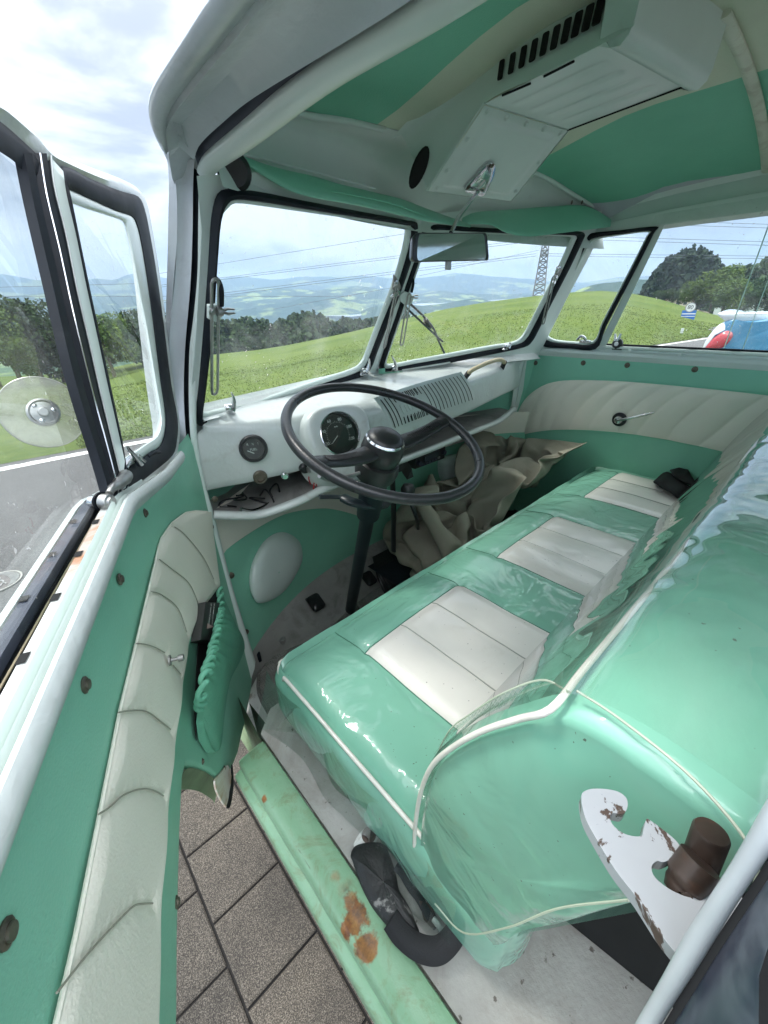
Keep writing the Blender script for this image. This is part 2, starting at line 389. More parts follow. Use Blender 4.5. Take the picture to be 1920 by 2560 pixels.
def screw(at, axis, parent, r=.006, m='screw', name='screw'):
    return turn(name, [(r * 1.5, 0), (r * 1.5, r * .2), (r * 1.1, r * .45), (r * .95, r * .4), (r * .9, r * .75), (r * .5, r * .9), (.0005, r * .92)], at, axis, m, parent, 14)
def text3(name, s, at, right, up, size, m, parent, ext=.0004):
    c = bpy.data.curves.new(name, 'FONT'); c.body = s; c.size = size; c.extrude = ext; c.align_x = 'CENTER'; c.align_y = 'CENTER'
    o = bpy.data.objects.new(name, c); col.objects.link(o)
    dg = bpy.context.evaluated_depsgraph_get(); me = bpy.data.meshes.new_from_object(o.evaluated_get(dg)); bpy.data.objects.remove(o)
    r = V(right).normalized(); n = r.cross(V(up)).normalized(); u = n.cross(r)
    me.transform(Matrix.Translation(V(at)) @ Matrix((r, u, n)).transposed().to_4x4())
    me.materials.clear(); me.materials.append(M[m]); o = bpy.data.objects.new(name, me); col.objects.link(o); return par(o, parent)
def fb(p, sc, octv=4): return noise.fractal(V(p) * sc, 1.0, 2.0, octv)
# ================================================================ THE VAN
van = empty('camper_van', (.97, .2, -1.5), 'vintage camper van cab in mint green and white seen through its open driver door', 'van')
BACK = -1.25
# ---- roof skin, gutter and door opening frame --------------------------------
def ext_back(p, y=BACK): return V((p.x, y, p.z))
def rail(pts): return [ext_back(pts[0])] + pts
L0 = [hx(450, 0, .20), hx(390, 93, .20), hx(335, 180, .203), hx(321, 222, .208), hx(324, 258, .218), hx(336, 292, .232), hx(352, 322, .250)]
L1 = [hx(545, 0, .225), hx(485, 75, .225), hx(425, 150, .226), hx(375, 217, .229), hx(359, 250, .234), hx(355, 282, .242), hx(359, 322, .255)]
L2 = [hx(600, 0, .245), hx(540, 73, .245), hx(480, 142, .246), hx(410, 225, .249), hx(378, 260, .253), hx(358, 293, .258), hx(364, 328, .265)]
L3 = [hx(885, 0, .29), hx(720, 100, .29), hx(553, 208, .29), hx(480, 266, .292), hx(443, 300, .296), hx(426, 322, .300), hx(420, 346, .305)]
L4 = [hx(925, 0, .305), hx(770, 98, .305), hx(640, 182, .305), hx(520, 282, .306), hx(466, 326, .309), hx(441, 350, .313), hx(431, 374, .319)]
L5 = [hx(1030, 0, .33), hx(885, 85, .33), hx(743, 175, .33), hx(610, 271, .331), hx(530, 328, .333), hx(478, 362, .335), hx(455, 384, .337)]
def railed(l):
    a = l[0]; st = [V((a.x, y, a.z)) for y in (BACK, -.9, -.6, -.2, .05, .2, .30)]
    return resamp(cr(st + [p for p in l if p.y > .37], 6), 110)
LL = [railed(l) for l in (L0, L1, L2, L3, L4, L5)]
def sm(l, k=5): return [p.copy() for p in l]
roof_c = [(x, z) for x, z in [(.20, .20), (.24, .275), (.34, .345), (.55, .415), (.97, .455), (1.39, .42), (1.60, .35), (1.72, .28), (1.77, .21)]]
def roof_row(y, k):                   # k shrinks the nose of the roof
    return [V((.97 + (x - .97) * k, y, .19 + (z - .19) * k ** .8)) for x, z in roof_c]
rows = [roof_row(y, k) for y, k in [(BACK, .995), (-.7, .995), (-.1, .995), (.30, .995), (.48, .985), (.58, .96), (.66, .915), (.74, .84), (.82, .72), (.89, .5), (.93, .2), (.935, .03)]]
rows = [cr(r, 4) for r in rows]; rows = list(map(list, zip(*[cr(c, 3) for c in zip(*rows)])))
loft('roof', rows, 'paint_outer', van, angle=180)
gut = loft('rain_gutter', [sm(LL[0]), [a.lerp(b, .5) + V((0, 0, -.004)) for a, b in zip(sm(LL[0]), sm(LL[1]))], sm(LL[1])], 'paint_outer', van, angle=80)
mod_solid(gut, .004, 0)
g2 = loft('door_opening_frame', [sm(LL[1]), [p + V((0, 0, .006)) for p in sm(LL[1])], [a.lerp(b, .5) + V((-.002, 0, -.003)) for a, b in zip(sm(LL[1]), sm(LL[2]))], sm(LL[2]),
    [a.lerp(b, .45) + V((0, 0, .010)) for a, b in zip(sm(LL[2]), sm(LL[3]))], sm(LL[3])], 'paint_outer', van, angle=50)
g3 = loft('door_seal', [sm(LL[3]), [a.lerp(b, .5) + V((0, 0, .012)) for a, b in zip(sm(LL[3]), sm(LL[4]))], [p + V((0, 0, .004)) for p in sm(LL[4])]], 'rubber_blue', van)
lip = [a.lerp(b, .5) for a, b in zip(sm(LL[4]), sm(LL[5]))]
lipr = [min(.017, math.hypot((a - b).x, (a - b).z) * .56 + .002) for a, b in zip(sm(LL[4]), sm(LL[5]))]
tube('roof_rail', [p + V((.001, 0, .004)) for p in lip], lipr, 'paint', van, n=14, flat=.7)
# pillar strips, top to bottom
def ya(y): return interp(y, [(330, .745), (370, .765), (605, .84), (900, .895), (2000, .90)])
def pil(pts, dy=0): return cr([hy(x, y, ya(y) + dy) for x, y in pts], 5)
E0 = pil([(352, 325), (364, 370), (363, 500), (360, 620), (357, 750), (357, 900), (366, 1000), (400, 1120)], .03)
E1 = pil([(362, 325), (378, 370), (383, 500), (374, 620), (366, 750), (372, 900), (384, 1000), (420, 1130)], .015)
E2 = pil([(420, 345), (417, 400), (416, 500), (411, 620), (400, 750), (397, 860), (404, 960), (418, 1060), (452, 1200), (500, 1375), (520, 1470), (527, 1560)], .0)
E3 = pil([(431, 372), (429, 410), (428, 500), (426, 600), (416, 700), (409, 760), (408, 880), (415, 980), (433, 1080), (463, 1230), (512, 1385), (535, 1480)], -.004)
E4 = pil([(455, 382), (452, 420), (449, 500), (447, 605), (440, 700), (433, 770), (425, 870), (427, 950), (443, 1040), (470, 1140), (503, 1270), (552, 1430)], -.004)
loft('front_pillar', [E0, E1, [p + V((.004, .004, 0)) for p in resamp(E1, len(E1))]], 'paint_outer', van)
E1b = resamp(E1, 40); E2t = resamp(E2[:int(len(E2) * .62)], 40)
loft('front_pillar', [E1b, [a.lerp(b, .6) + V((0, .01, 0)) for a, b in zip(E1b, E2t)], E2t], 'paint_outer', van, angle=80)
E2b = resamp(E2, 60); E3b = resamp(E3, 60); E4b = resamp(E4, 60)
loft('pillar_seal', [E2b, [a.lerp(b, .5) + V((0, .012, 0)) for a, b in zip(E2b, E3b)], E3b], 'rubber', van)
loft('front_pillar', [[p + V((0, .02, 0)) for p in E3b], E3b, [a.lerp(b, .3) + V((0, -.006, 0)) for a, b in zip(E3b, E4b)], [a.lerp(b, .75) + V((0, -.006, 0)) for a, b in zip(E3b, E4b)], E4b, [p + V((.004, .03, 0)) for p in E4b]], 'paint', van, angle=70)
plate('front_pillar', cr([hy(x, y, Y) for x, y, Y in [(364, 296, .70), (388, 272, .70), (470, 285, .73), (540, 300, .75), (456, 384, .80), (440, 440, .84), (400, 440, .84), (372, 385, .78)]], 2, True), 0, 'paint_outer', van)
# ---- windscreens ------------------------------------------------------------
LB, CB, CT, RB = V((.27, .90, -.2)), V((.98, 1.10, -.19)), V((.98, .90, .2)), V((1.70, .9, -.2))
PL, PR = pl3(LB, CB, CT), pl3(RB, CB, CT)
def wl(x, y, off=0): return hp(x, y, (PL[0] + PL[1] * off, PL[1]))
def wr(x, y, off=0): return hp(x, y, (PR[0] + PR[1] * off, PR[1]))
so = [(470, 418), (500, 408), (560, 414), (650, 432), (780, 457), (880, 476), (896, 484), (888, 540), (862, 620), (835, 690), (812, 750), (795, 795), (770, 815), (680, 842), (560, 884), (470, 908), (430, 916), (421, 903), (427, 850), (440, 700), (450, 560), (456, 470)]
si = [(486, 446), (505, 436), (560, 442), (650, 455), (780, 474), (862, 487), (874, 492), (867, 540), (843, 620), (815, 690), (793, 748), (779, 780), (758, 796), (680, 821), (560, 862), (470, 883), (441, 889), (434, 878), (440, 830), (455, 700), (463, 560), (471, 470)]
def rs_closed(pts, k=3): return cr(pts, k, True)
def windscreen(W, P, so, si, mid=.62):
    o3 = rs_closed([W(*p, .004) for p in so]); i3 = rs_closed([W(*p, .004) for p in si])
    md = [a.lerp(b, mid) for a, b in zip(o3, i3)]
    f = ring('windscreen_seal', o3, md, P[1], .016, 'rubber', van)
    f2 = ring('windscreen_frame', [a.lerp(b, .9) for a, b in zip(o3, md)], i3, P[1], .010, 'paint', van)
    edge = rs_closed([W(*p, -.002) for p in si])
    plate('windscreen', [a + (a - sum(edge, V()) / len(edge)).normalized() * .006 for a in edge], 0, 'glass_screen', van, nrm=P[1])
    return o3, i3
WLo, WLi = windscreen(wl, PL, so, si)
ro = [(916, 492), (935, 484), (1000, 489), (1130, 496), (1240, 499), (1259, 503), (1254, 520), (1226, 580), (1190, 650), (1160, 712), (1146, 736), (1128, 748), (1060, 763), (960, 783), (870, 798), (828, 806), (818, 796), (826, 765), (846, 700), (872, 620), (896, 550), (908, 510)]
ri = [(928, 505), (945, 499), (1000, 502), (1130, 507), (1215, 509), (1232, 513), (1226, 528), (1203, 580), (1170, 646), (1142, 700), (1126, 726), (1106, 738), (1050, 747), (960, 764), (890, 777), (842, 786), (834, 778), (843, 748), (862, 695), (888, 620), (910, 555), (922, 520)]
WRo, WRi = windscreen(wr, PR, ro, ri)
# sheet metal round and between the two panes
def shell_plate(name, W, outer, hole, off, m, parent):
    return plate(name, [W(*p, off) for p in outer], 0, m, parent, holes=[hole], nrm=PL[1] if W is wl else PR[1])
shell_plate('windscreen_surround', wl, [(425, 380), (560, 372), (700, 400), (900, 440), (925, 470), (906, 520), (878, 610), (846, 700), (812, 800), (800, 830), (600, 925), (440, 960), (408, 960), (412, 870), (425, 700), (436, 500)],
    [p - PL[1] * .0 for p in rs_closed([wl(*q, -.004) for q in [(a * .94 + b * .06, c * .94 + d * .06) for (a, c), (b, d) in zip(so, si)]])], -.004, 'paint', van)
shell_plate('windscreen_surround', wr, [(906, 465), (1000, 455), (1300, 455), (1305, 490), (1270, 560), (1222, 650), (1180, 735), (1160, 775), (960, 815), (815, 835), (790, 828), (812, 770), (846, 700), (878, 610), (900, 520)],
    rs_closed([wr(*q, -.004) for q in [(a * .94 + b * .06, c * .94 + d * .06) for (a, c), (b, d) in zip(ro, ri)]]), -.004, 'paint', van)
cpts_a = [wl(x, y, .01) for x, y in [(898, 470), (893, 530), (866, 615), (838, 695), (812, 765), (800, 800), (790, 826)]]
cpts_b = [wr(x, y, .01) for x, y in [(914, 474), (906, 530), (880, 610), (852, 692), (826, 762), (814, 803), (806, 828)]]
loft('centre_pillar', [cr(cpts_a, 4), [a.lerp(b, .5) + V((0, -.006, 0)) for a, b in zip(cr(cpts_a, 4), cr(cpts_b, 4))], cr(cpts_b, 4)], 'paint', van, angle=80)
# ---- headliner, header wall --------------------------------------------------
def zc(x, y):                         # inner roof height
    u = (x - .98) / .72
    z = .395 - .095 * abs(u) ** 2.4
    return z - .06 * sstep(.45, .86, y) - .0 * y
def ceil_pt(x, y): return V((x, y, zc(x, y)))
xs_ = [.335, .36, .40, .45, .50, .56, .62, .68, .745, .80, .88, .98, 1.08, 1.16, 1.235, 1.28, 1.34, 1.40, 1.46, 1.52, 1.58, 1.62, 1.66, 1.69]
def ylim(x):                          # front edge of the headliner
    return interp(x, [(.33, .70), (.45, .76), (.55, .795), (.70, .80), (.80, .805), (.98, .80), (1.2, .77), (1.35, .75), (1.5, .735), (1.7, .70)])
SL, SR_ = .735, 1.255
def head_sheet(name, xa, xb, m, back=BACK, n=10):
    cols = []
    for i in range(n + 1):
        x = lerp(xa, xb, i / n); yl = ylim(x)
        cols.append([ceil_pt(x, lerp(back, yl, (j / 24) ** .7)) + V((0, 0, .004 * fb((x * 3, j * .3, 0), 1.0))) for j in range(25)])
    return loft(name, cols, m, van, angle=180)
hl = head_sheet('headliner', SL, SR_, 'headliner_cream', n=14)
tag(hl, 'cream middle stripe of the headliner')
hg = head_sheet('headliner', .335, SL, 'headliner_green'); tag(hg, 'green left stripe of the headliner')
hg2 = head_sheet('headliner', SR_, 1.69, 'headliner_green'); tag(hg2, 'green right stripe of the headliner')
# edge welts and the roof bow
tube('headliner_welt', cr([ceil_pt(x, ylim(x)) + V((0, .002, -.003)) for x in [.36, .45, .55, .66, .76]], 6), .006, 'paint', van)
tube('headliner_welt', cr([ceil_pt(x, ylim(x)) + V((0, .002, -.003)) for x in [1.14, 1.25, 1.35, 1.5, 1.6, 1.69]], 6), .006, 'paint', van)
tube('roof_bow', cr([ceil_pt(x, .295) + V((0, 0, -.004)) for x in [1.0, 1.15, 1.25, 1.34, 1.42, 1.5, 1.58, 1.64, 1.69]], 6), .011, mat('bow_paint', (.62, .64, .52), .35, var=.1, dirt=.6, dirtc=(.25, .2, .12), ds=22, dlo=.5), van, flat=.5)
# header wall from the headliner down to the windscreens
hw_top, hw_bot = [], []
for i in range(41):
    x = lerp(.34, 1.69, i / 40); p = ceil_pt(x, ylim(x)); hw_top.append(p)
    u = abs(x - .98) / .64
    hw_bot.append(V((lerp(x, .98, -.0), .885 - .16 * u ** 1.7, .207 - .012 * u)))
hw = [hw_top]
for t, bulge in [(.15, .020), (.35, .028), (.6, .024), (.85, .010)]:
    hw.append([a.lerp(b, t) + V((0, bulge, bulge * .3)) for a, b in zip(hw_top, hw_bot)])
hw.append(hw_bot); hw.append([p + V((0, -.01, -.03)) for p in hw_bot])
hwo = loft('header_panel', hw, 'paint', van, angle=70)
# passenger side roof rail: from the headliner to the window tops
def prx(z): return 1.75 - .32 * max(0, z + .14)
rr = []
for y in [BACK, -.6, 0, .3, .5, .6, .68, .72]:
    k = sstep(.3, .9, y)
    rr.append([V((1.675, y, .310 - .04 * k)), V((1.680, y, .295 - .035 * k)), V((1.668, y, .270 - .03 * k)), V((1.660, y, .255 - .028 * k)), V((1.655, y, .252 - .026 * k)), V((1.648, y, .225 - .012 * k)), V((1.650, y, .208 - .006 * k)), V((1.672, y, .200 - .006 * k))])
loft('roof_rail', rr, 'paint', van, angle=35)
for (x, y) in [(1235, 437), (1257, 437)]: screw(hy(x, y, .70), (0, -1, -.2), van, .0035)
# ---- ventilation duct on the roof --------------------------------------------
ZB = .325
duct = empty('ventilation_duct', (.92, .45, .33), parent=van)
bt_l = [hz(1310, 90, ZB) + V((0, -.034, .004)), hz(1310, 90, ZB), hz(1180, 157, ZB), hz(1045, 225, ZB), hy(985, 318, .665), hy(925, 410, .72)]
tp_l = [V((.825, bt_l[0].y, .40)), V((.825, bt_l[1].y, .40)), V((.825, bt_l[2].y, .40)), hz(1035, 158, .378), hz(945, 232, .35), hz(868, 290, .325)]
fl_l = [tp_l[0] + V((-.004, 0, 0)), tp_l[1] + V((-.004, 0, 0)), tp_l[2] + V((-.006, 0, 0)), tp_l[3] + V((-.012, .01, .01)), tp_l[4] + V((-.02, .01, .008)), hz(845, 300, .322)]
sd = [cr(bt_l, 5), [a.lerp(b, .12) + V((-.002, 0, 0)) for a, b in zip(cr(bt_l, 5), cr(tp_l, 5))], [a.lerp(b, .8) + V((.0, 0, 0)) for a, b in zip(cr(bt_l, 5), cr(tp_l, 5))], cr(tp_l, 5), cr(fl_l, 5)]
loft('side_panel', sd, 'paint', duct, angle=60)
bt_r = [hz(1480, 185, ZB), hz(1395, 214, ZB), hz(1310, 247, ZB), hz(1225, 280, ZB), hy(1165, 352, .62), hy(1103, 432, .675)]
tp_r = [p + V((-.02, 0, .07)) for p in bt_r[:4]] + [bt_r[4] + V((.05, .03, .08)), bt_r[5] + V((.06, .05, .06))]
loft('side_panel', [cr(bt_r, 5), cr(tp_r, 5)], 'paint', duct)
# flat underside with pressed ribs
A_, B_, C_, D_ = hz(1310, 90, ZB), hz(1480, 185, ZB), hz(1045, 225, ZB), hz(1225, 280, ZB)
rows = []
for i in range(41):
    t = i / 40; a, b = A_.lerp(C_, t), B_.lerp(D_, t); row = []
    for j in range(61):
        s = j / 60; p = a.lerp(b, s); e = sstep(.12, .17, t) * (1 - sstep(.86, .9, t)); g = 0
        for q in (.22, .42, .62, .82): g += math.exp(-((s - q) / .035) ** 2)
        row.append(p + V((0, 0, .0022 * g * e)))
    rows.append(row)
loft('underside_panel', rows, 'paint', duct, angle=180)
# access panel sloping down to the mirror
a0, a1, b0, b1 = hz(1045, 225, ZB), hz(1225, 280, ZB), hy(925, 410, .72), hy(1103, 432, .675)
nP = (b1 - a0).cross(a1 - b0).normalized(); nP = -nP if nP.z > 0 else nP
def apt(s, t, o=0): return a0.lerp(a1, s).lerp(b0.lerp(b1, s), t) + nP * o
rows = []
for i in range(41):
    row = []
    for j in range(41):
        s, t = j / 40, i / 40; d = min(s, 1 - s, t * 1.1, (1 - t) * 1.1)
        row.append(apt(s, t, .003 + .006 * sstep(.09, .14, d)))
    rows.append(row)
loft('access_panel', rows, 'paint', duct, angle=180)
loft('panel_flange', [[apt(s, t, 0) for s, t in [(-.015, -.02), (1.015, -.02), (1.02, 1.02), (-.02, 1.02)]], [apt(s, t, .0035) for s, t in [(-.01, -.01), (1.01, -.01), (1.01, 1.01), (-.01, 1.01)]]], 'paint', duct, cu=True, angle=20)
for s, t in [(.06, .045), (.27, .045), (.5, .045), (.72, .045), (.94, .05), (.045, .35), (.045, .72), (.96, .42), (.96, .85), (.06, .95)]: screw(apt(s, t, .004), nP, duct, .0036, 'paint')
# rounded tail of the duct
A2, B2 = hz(1310, 90, ZB), hz(1482, 186, ZB)
tail = []
for (dy, dz) in [(.0, .0), (-.006, -.008), (-.020, -.010), (-.030, -.002), (-.034, .012), (-.036, .04), (-.038, .08)]:
    tail.append([A2.lerp(B2, s) + V((0, dy, dz)) for s in (0, .015, .04, .2, .5, .8, .96, .985, 1.0)])
loft('duct_tail', tail, 'paint', duct, angle=60)
loft('duct_tail', [[r[0] for r in tail], [V((r[0].x + .004, A2.y + .012, max(r[0].z, A2.z) + .0)) for r in tail]], 'paint', duct)
loft('duct_tail', [[r[-1] for r in tail], [r[-1] + V((0, .04, .02)) for r in tail], [V((r[-1].x, r[-1].y + .07, .40)) for r in tail]], 'paint', duct)
# slots of the side grille
from mathutils.bvhtree import BVHTree
_n = len(sd[0]); _bv = BVHTree.FromPolygons([p for r in sd[:4] for p in r], [(i * _n + j, i * _n + j + 1, (i + 1) * _n + j + 1, (i + 1) * _n + j) for i in range(3) for j in range(_n - 1)])
def bvhit(x, y): return _bv.ray_cast(V((0, 0, 0)), ray(x, y))[0]
SPL = (V(A_), (V(C_) - V(A_)).cross(V((tp_l[1].x, tp_l[1].y, tp_l[1].z)) - V(A_)).normalized()); SPL = (SPL[0], -SPL[1] if SPL[1].x > 0 else SPL[1])
for k in range(10):
    t = k / 9; xb = lerp(1082, 1288, t); yb = lerp(178, 62, t)
    p0 = bvhit(xb, yb); p1 = bvhit(xb + lerp(6, 14, t), yb - lerp(44, 60, t))
    if p0 is None or p1 is None: continue
    d = (p1 - p0); w = V((0, .0052 + .001 * t, 0))
    n_ = d.cross(w).normalized(); n_ = -n_ if n_.x > 0 else n_
    p0 = p0 + V((0, 0, .0)); o = corners([p0 - w, p0 + w, p1 + w, p1 - w], .0035, 3)
    plate('grille_slot', [q + n_ * .0045 for q in o], .001, 'void', duct, nrm=n_)
# long dark gaps between duct and its cover
for (x1, y1, x2, y2) in [(1085, 206, 1146, 180), (1175, 165, 1240, 132)]:
    tube('seam_gap', [hz(x1, y1, ZB - .001), hz(x2, y2, ZB - .001)], .0018, 'void', duct)
tube('seam_gap', [hz(1225, 282, ZB - .001), hz(1478, 187, ZB - .001)], .0014, 'void', duct)
# oval black socket in the header wall
knob_p = hy(905, 363, .735)
turn('oval_socket', [(.030, 0), (.029, .003), (.024, .005), (.002, .004)], knob_p, (-.55, -.75, -.35), 'void', van, 20, up=(.35, -.2, 1), sx=1.25, sy=.5)
# round black tweeter-like cap beside the sun visor
cap = turn('round_cap', [(.026, 0), (.025, .006), (.019, .010), (.0001, .008)], hy(506, 371, .735), (-.42, -.88, -.2), 'black', van, 26)
M['mirror_case'] = mat('mirror_case', (.05, .05, .055), .3, metal=.6)
# ---- interior mirror ---------------------------------------------------------
mir = empty('rear_view_mirror', tuple(hy(972, 530, .60)), parent=van)
base = [hp(x, y, (apt(.5, .7, .011), nP)) for x, y in [(1062, 349), (1068, 358), (1066, 375), (1055, 398), (1045, 417), (1035, 419), (1022, 415), (1005, 410), (1004, 402), (1020, 385), (1040, 362), (1052, 351)]]
bc = sum(base, V()) / len(base); bs = cr(base, 4, True)
loft('mirror_foot', [bs, [p + nP * .006 for p in bs], [p.lerp(bc, .35) + nP * .014 for p in bs], [p.lerp(bc, .8) + nP * .018 for p in bs], [p.lerp(bc, .99) + nP * .018 for p in bs]], 'chrome', mir, cu=True)
for x, y in [(1063, 358), (1040, 389), (1012, 404)]: screw(hp(x, y, (apt(.5, .7, .022), nP)), nP, mir, .003, 'screw')
tube('mirror_rod', [hp(1035, 412, (apt(.5, .7, .02), nP)), hy(1012, 440, .63), hy(990, 470, .605), hy(974, 503, .60)], .0042, 'chrome', mir)
MA = [hy(893, 503, .575), hy(1049, 503, .625), hy(1054, 563, .625), hy(889, 567, .575)]
mn = (MA[1] - MA[0]).cross(MA[2] - MA[1]).normalized(); mn = -mn if mn.y > 0 else mn
mo = corners(MA, .012, 5); mc = sum(mo, V()) / len(mo)
loft('mirror_shell', [[p.lerp(mc, .5) - mn * .022 for p in mo], [p.lerp(mc, .12) - mn * .018 for p in mo], mo, [p + mn * .003 for p in mo], [p.lerp(mc, .05) + mn * .005 for p in mo], [p.lerp(mc, .09) + mn * .002 for p in mo]], 'mirror_case', mir, cu=True)
m_mir = mat('mirror_glass', (.60, .64, .64), .02, metal=1, var=.01); M['mirror_glass'] = m_mir
plate('mirror_glass', [p.lerp(mc, .085) + mn * .0025 for p in mo], 0, 'mirror_glass', mir, nrm=mn)
box('mirror_tab', (-.007, -.006, -.016), (.007, .0, .0), 'steel', mir, .001, at=hy(966, 563, .60))
# ---- sun visors --------------------------------------------------------------
def visor(up, lo, th, lab):
    u = cr([hy(*p) for p in up], 4); l = cr([hy(*p) for p in lo], 4); n = 40; u = resamp(u, n); l = resamp(l, n); rows = []
    for i, (a, b) in enumerate(zip(u, l)):
        d = b - a; nv = V((0, -1, -.35)); nv = (nv - d * nv.dot(d) / max(d.length_squared, 1e-8)).normalized()
        th_i = th * (1 + .12 * math.sin(i * .9)) * (.35 + .65 * min(1, 4 * min(i, n - 1 - i) / n))
        rows.append([a.lerp(b, .5 - .5 * math.cos(q)) + nv * th_i * math.sin(q) for q in [2 * math.pi * k / 16 for k in range(16)]])
    vs = [p for r in rows for p in r]; fs = []
    for i in range(n - 1):
        for j in range(16): fs.append((i * 16 + j, i * 16 + (j + 1) % 16, (i + 1) * 16 + (j + 1) % 16, (i + 1) * 16 + j))
    fs.append(tuple(range(16))); fs.append(tuple((n - 1) * 16 + k for k in range(16)))
    o = mk('sun_visor', vs, fs, 'vinyl_green', van, True, 60); tag(o, lab); return o
va = visor([(520, 336, .745), (580, 358, .75), (670, 381, .765), (747, 403, .775), (863, 430, .785), (933, 456, .79), (1015, 484, .79)],
      [(528, 352, .735), (613, 405, .735), (670, 424, .735), (780, 444, .75), (880, 468, .765), (933, 480, .77), (1015, 491, .77)], .009, 'green sun visor over the left windscreen')
vb = visor([(1000, 470, .80), (1030, 458, .80), (1110, 452, .785), (1190, 446, .755), (1270, 446, .71), (1334, 484, .66)],
      [(1000, 484, .79), (1060, 486, .77), (1095, 503, .75), (1140, 511, .73), (1200, 505, .70), (1336, 488, .655)], .007, 'green sun visor over the right windscreen')
tube('visor_seam', cr([hy(x, y, Y - .014) for x, y, Y in [(715, 413, .748), (780, 425, .755), (850, 441, .765), (930, 470, .772)]], 5), .0012, 'headliner_green', va)
tube('visor_rod', [hy(525, 335, .755), hy(560, 341, .77), hy(810, 406, .79)], .0022, 'paint', van)
# ---- dashboard ---------------------------------------------------------------
YF = [(.25, .90), (.30, .885), (.37, .855), (.45, .825), (.59, .80), (.75, .805), (.98, .835), (1.2, .86), (1.45, .895), (1.60, .92), (1.72, .945)]
def yf(x): return interp(x, YF)
def ybase(x): return .90 + .20 * (1 - abs(x - .98) / .72) if abs(x - .98) < .72 else .90
ZBOT = [(.25, -.372), (.35, -.368), (.42, -.362), (.50, -.358), (.62, -.358), (.8, -.362), (1.24, -.350), (1.5, -.338), (1.72, -.335)]
def on_dash(x, y, o=0):               # sight line against the curved face
    Y = .84
    for _ in range(12): p = hy(x, y, Y); Y = .5 * Y + .5 * (yf(p.x) - o)
    return hy(x, y, Y)
rows = []
for i in range(121):
    x = lerp(.25, 1.725, i / 120); Yf = yf(x); Yb = ybase(x) - .006; zb = interp(x, ZBOT)
    c = [V((x, Yb + .01, -.180)), V((x, Yb - .01, -.204)), V((x, Yb - .022, -.209)), V((x, lerp(Yb, Yf, .45), -.213)), V((x, lerp(Yb, Yf, .8), -.222)),
         V((x, lerp(Yb, Yf, .93), -.229)), V((x, Yf + .003, -.243)), V((x, Yf, -.262)), V((x, Yf, -.30)), V((x, Yf + .001, lerp(-.3, zb, .7))), V((x, Yf + .003, zb + .004)), V((x, Yf + .008, zb)), V((x, Yf + .03, zb + .001))]
    for q in c[:6]: q.x = max(q.x, .290)
    for q in c[6:]: q.x = max(q.x, .262)
    rows.append(c)
dash = loft('dashboard', rows, 'paint_white', van, angle=75)
tag(dash, 'white painted metal dashboard')
# parcel shelf below: rolled lip, floor and dark inside
lip_pts = [(462, 1112, .885), (520, 1114, .865), (568, 1110, .85), (640, 1085, .815), (700, 1056, .80), (770, 1030, .80), (845, 1002, .815), (930, 970, .84), (1010, 937, .87), (1074, 911, .90), (1110, 884, .93)]
lipc = cr([hy(*p) for p in lip_pts], 6)
tube('shelf_lip', lipc, .0125, 'paint_white', van, n=16, flat=.85)
sf = []
for p in lipc: sf.append([p + V((0, .0, -.008)), p + V((0, .05, -.006)), V((p.x, 1.10, p.z + .0)), V((p.x, 1.10, -.30))])
loft('parcel_shelf', sf, 'mat_grey', van)
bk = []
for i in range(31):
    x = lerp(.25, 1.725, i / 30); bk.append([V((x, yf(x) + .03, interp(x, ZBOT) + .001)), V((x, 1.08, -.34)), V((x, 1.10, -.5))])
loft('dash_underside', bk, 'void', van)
# dark things lying on the shelf: bare wires and a lamp housing
w = random.Random(3)
for k in range(4):
    p = on_dash(520 + 30 * k, 1062 - k * 4) + V((0, .03, -.04))
    tube('wire', cr([p + V((w.uniform(-.03, .03), w.uniform(0, .06), w.uniform(-.03, .015))) for _ in range(5)], 5), .0022, 'black', van)
tube('shelf_cable', cr([hy(520, 1100, .87), hy(545, 1104, .88), hy(570, 1095, .89), hy(590, 1082, .9)], 5), .005, 'chrome', van)
for k, (x, y) in enumerate([(715, 1020), (728, 1024), (720, 1036)]):
    tube('red_wire', cr([on_dash(x - 40, y + 0) + V((0, .0, .01)), on_dash(x - 48 + k * 3, y + 12, .01), on_dash(x - 44, y + 26, .008)], 5), .0016, mat('wire_red', (.35, .03, .03), .5), van)
# screws and small hook at the shelf end
screw(hy(464, 1078, .89), (-.2, -1, 0), van, .005)
# --- fuel gauge
def facing(x, y, o=0): p = on_dash(x, y); a, b = on_dash(x - 20, y), on_dash(x + 20, y); t = (b - a); n = V((t.y, -t.x, 0)).normalized(); return p, n
gp, gn = facing(547, 968)
gn = (gn + V((0, 0, .10))).normalized()
gauge = turn('fuel_gauge', [(.0315, -.004), (.0315, .008), (.029, .0115), (.026, .0115), (.0245, .006), (.0001, .0055)], gp, gn, 'black', dash, 40)
gr_, gw, ga = frame_of(gn); gu, gr_ = gr_, (V((0, 0, 1)).cross(gn)).normalized()
text3('dial_text', 'FUEL', gp + gn * .0065 + gu * -.002, gr_, gu, .0075, 'printed', gauge)
text3('dial_text', 'R   ½   1', gp + gn * .0065 + gu * .0105, gr_, gu, .0075, 'printed', gauge)
box('needle', (-.001, 0, 0), (.001, .0005, .016), 'printed', gauge, rot=Matrix((gr_, -gn, gu)).transposed() @ Matrix.Rotation(R_(-60), 3, 'Y'), at=gp + gn * .0072 - gu * .011)
turn('gauge_glass', [(.025, 0), (.024, .0008), (.0001, .0012)], gp + gn * .009, gn, 'glass_clear', gauge, 30)
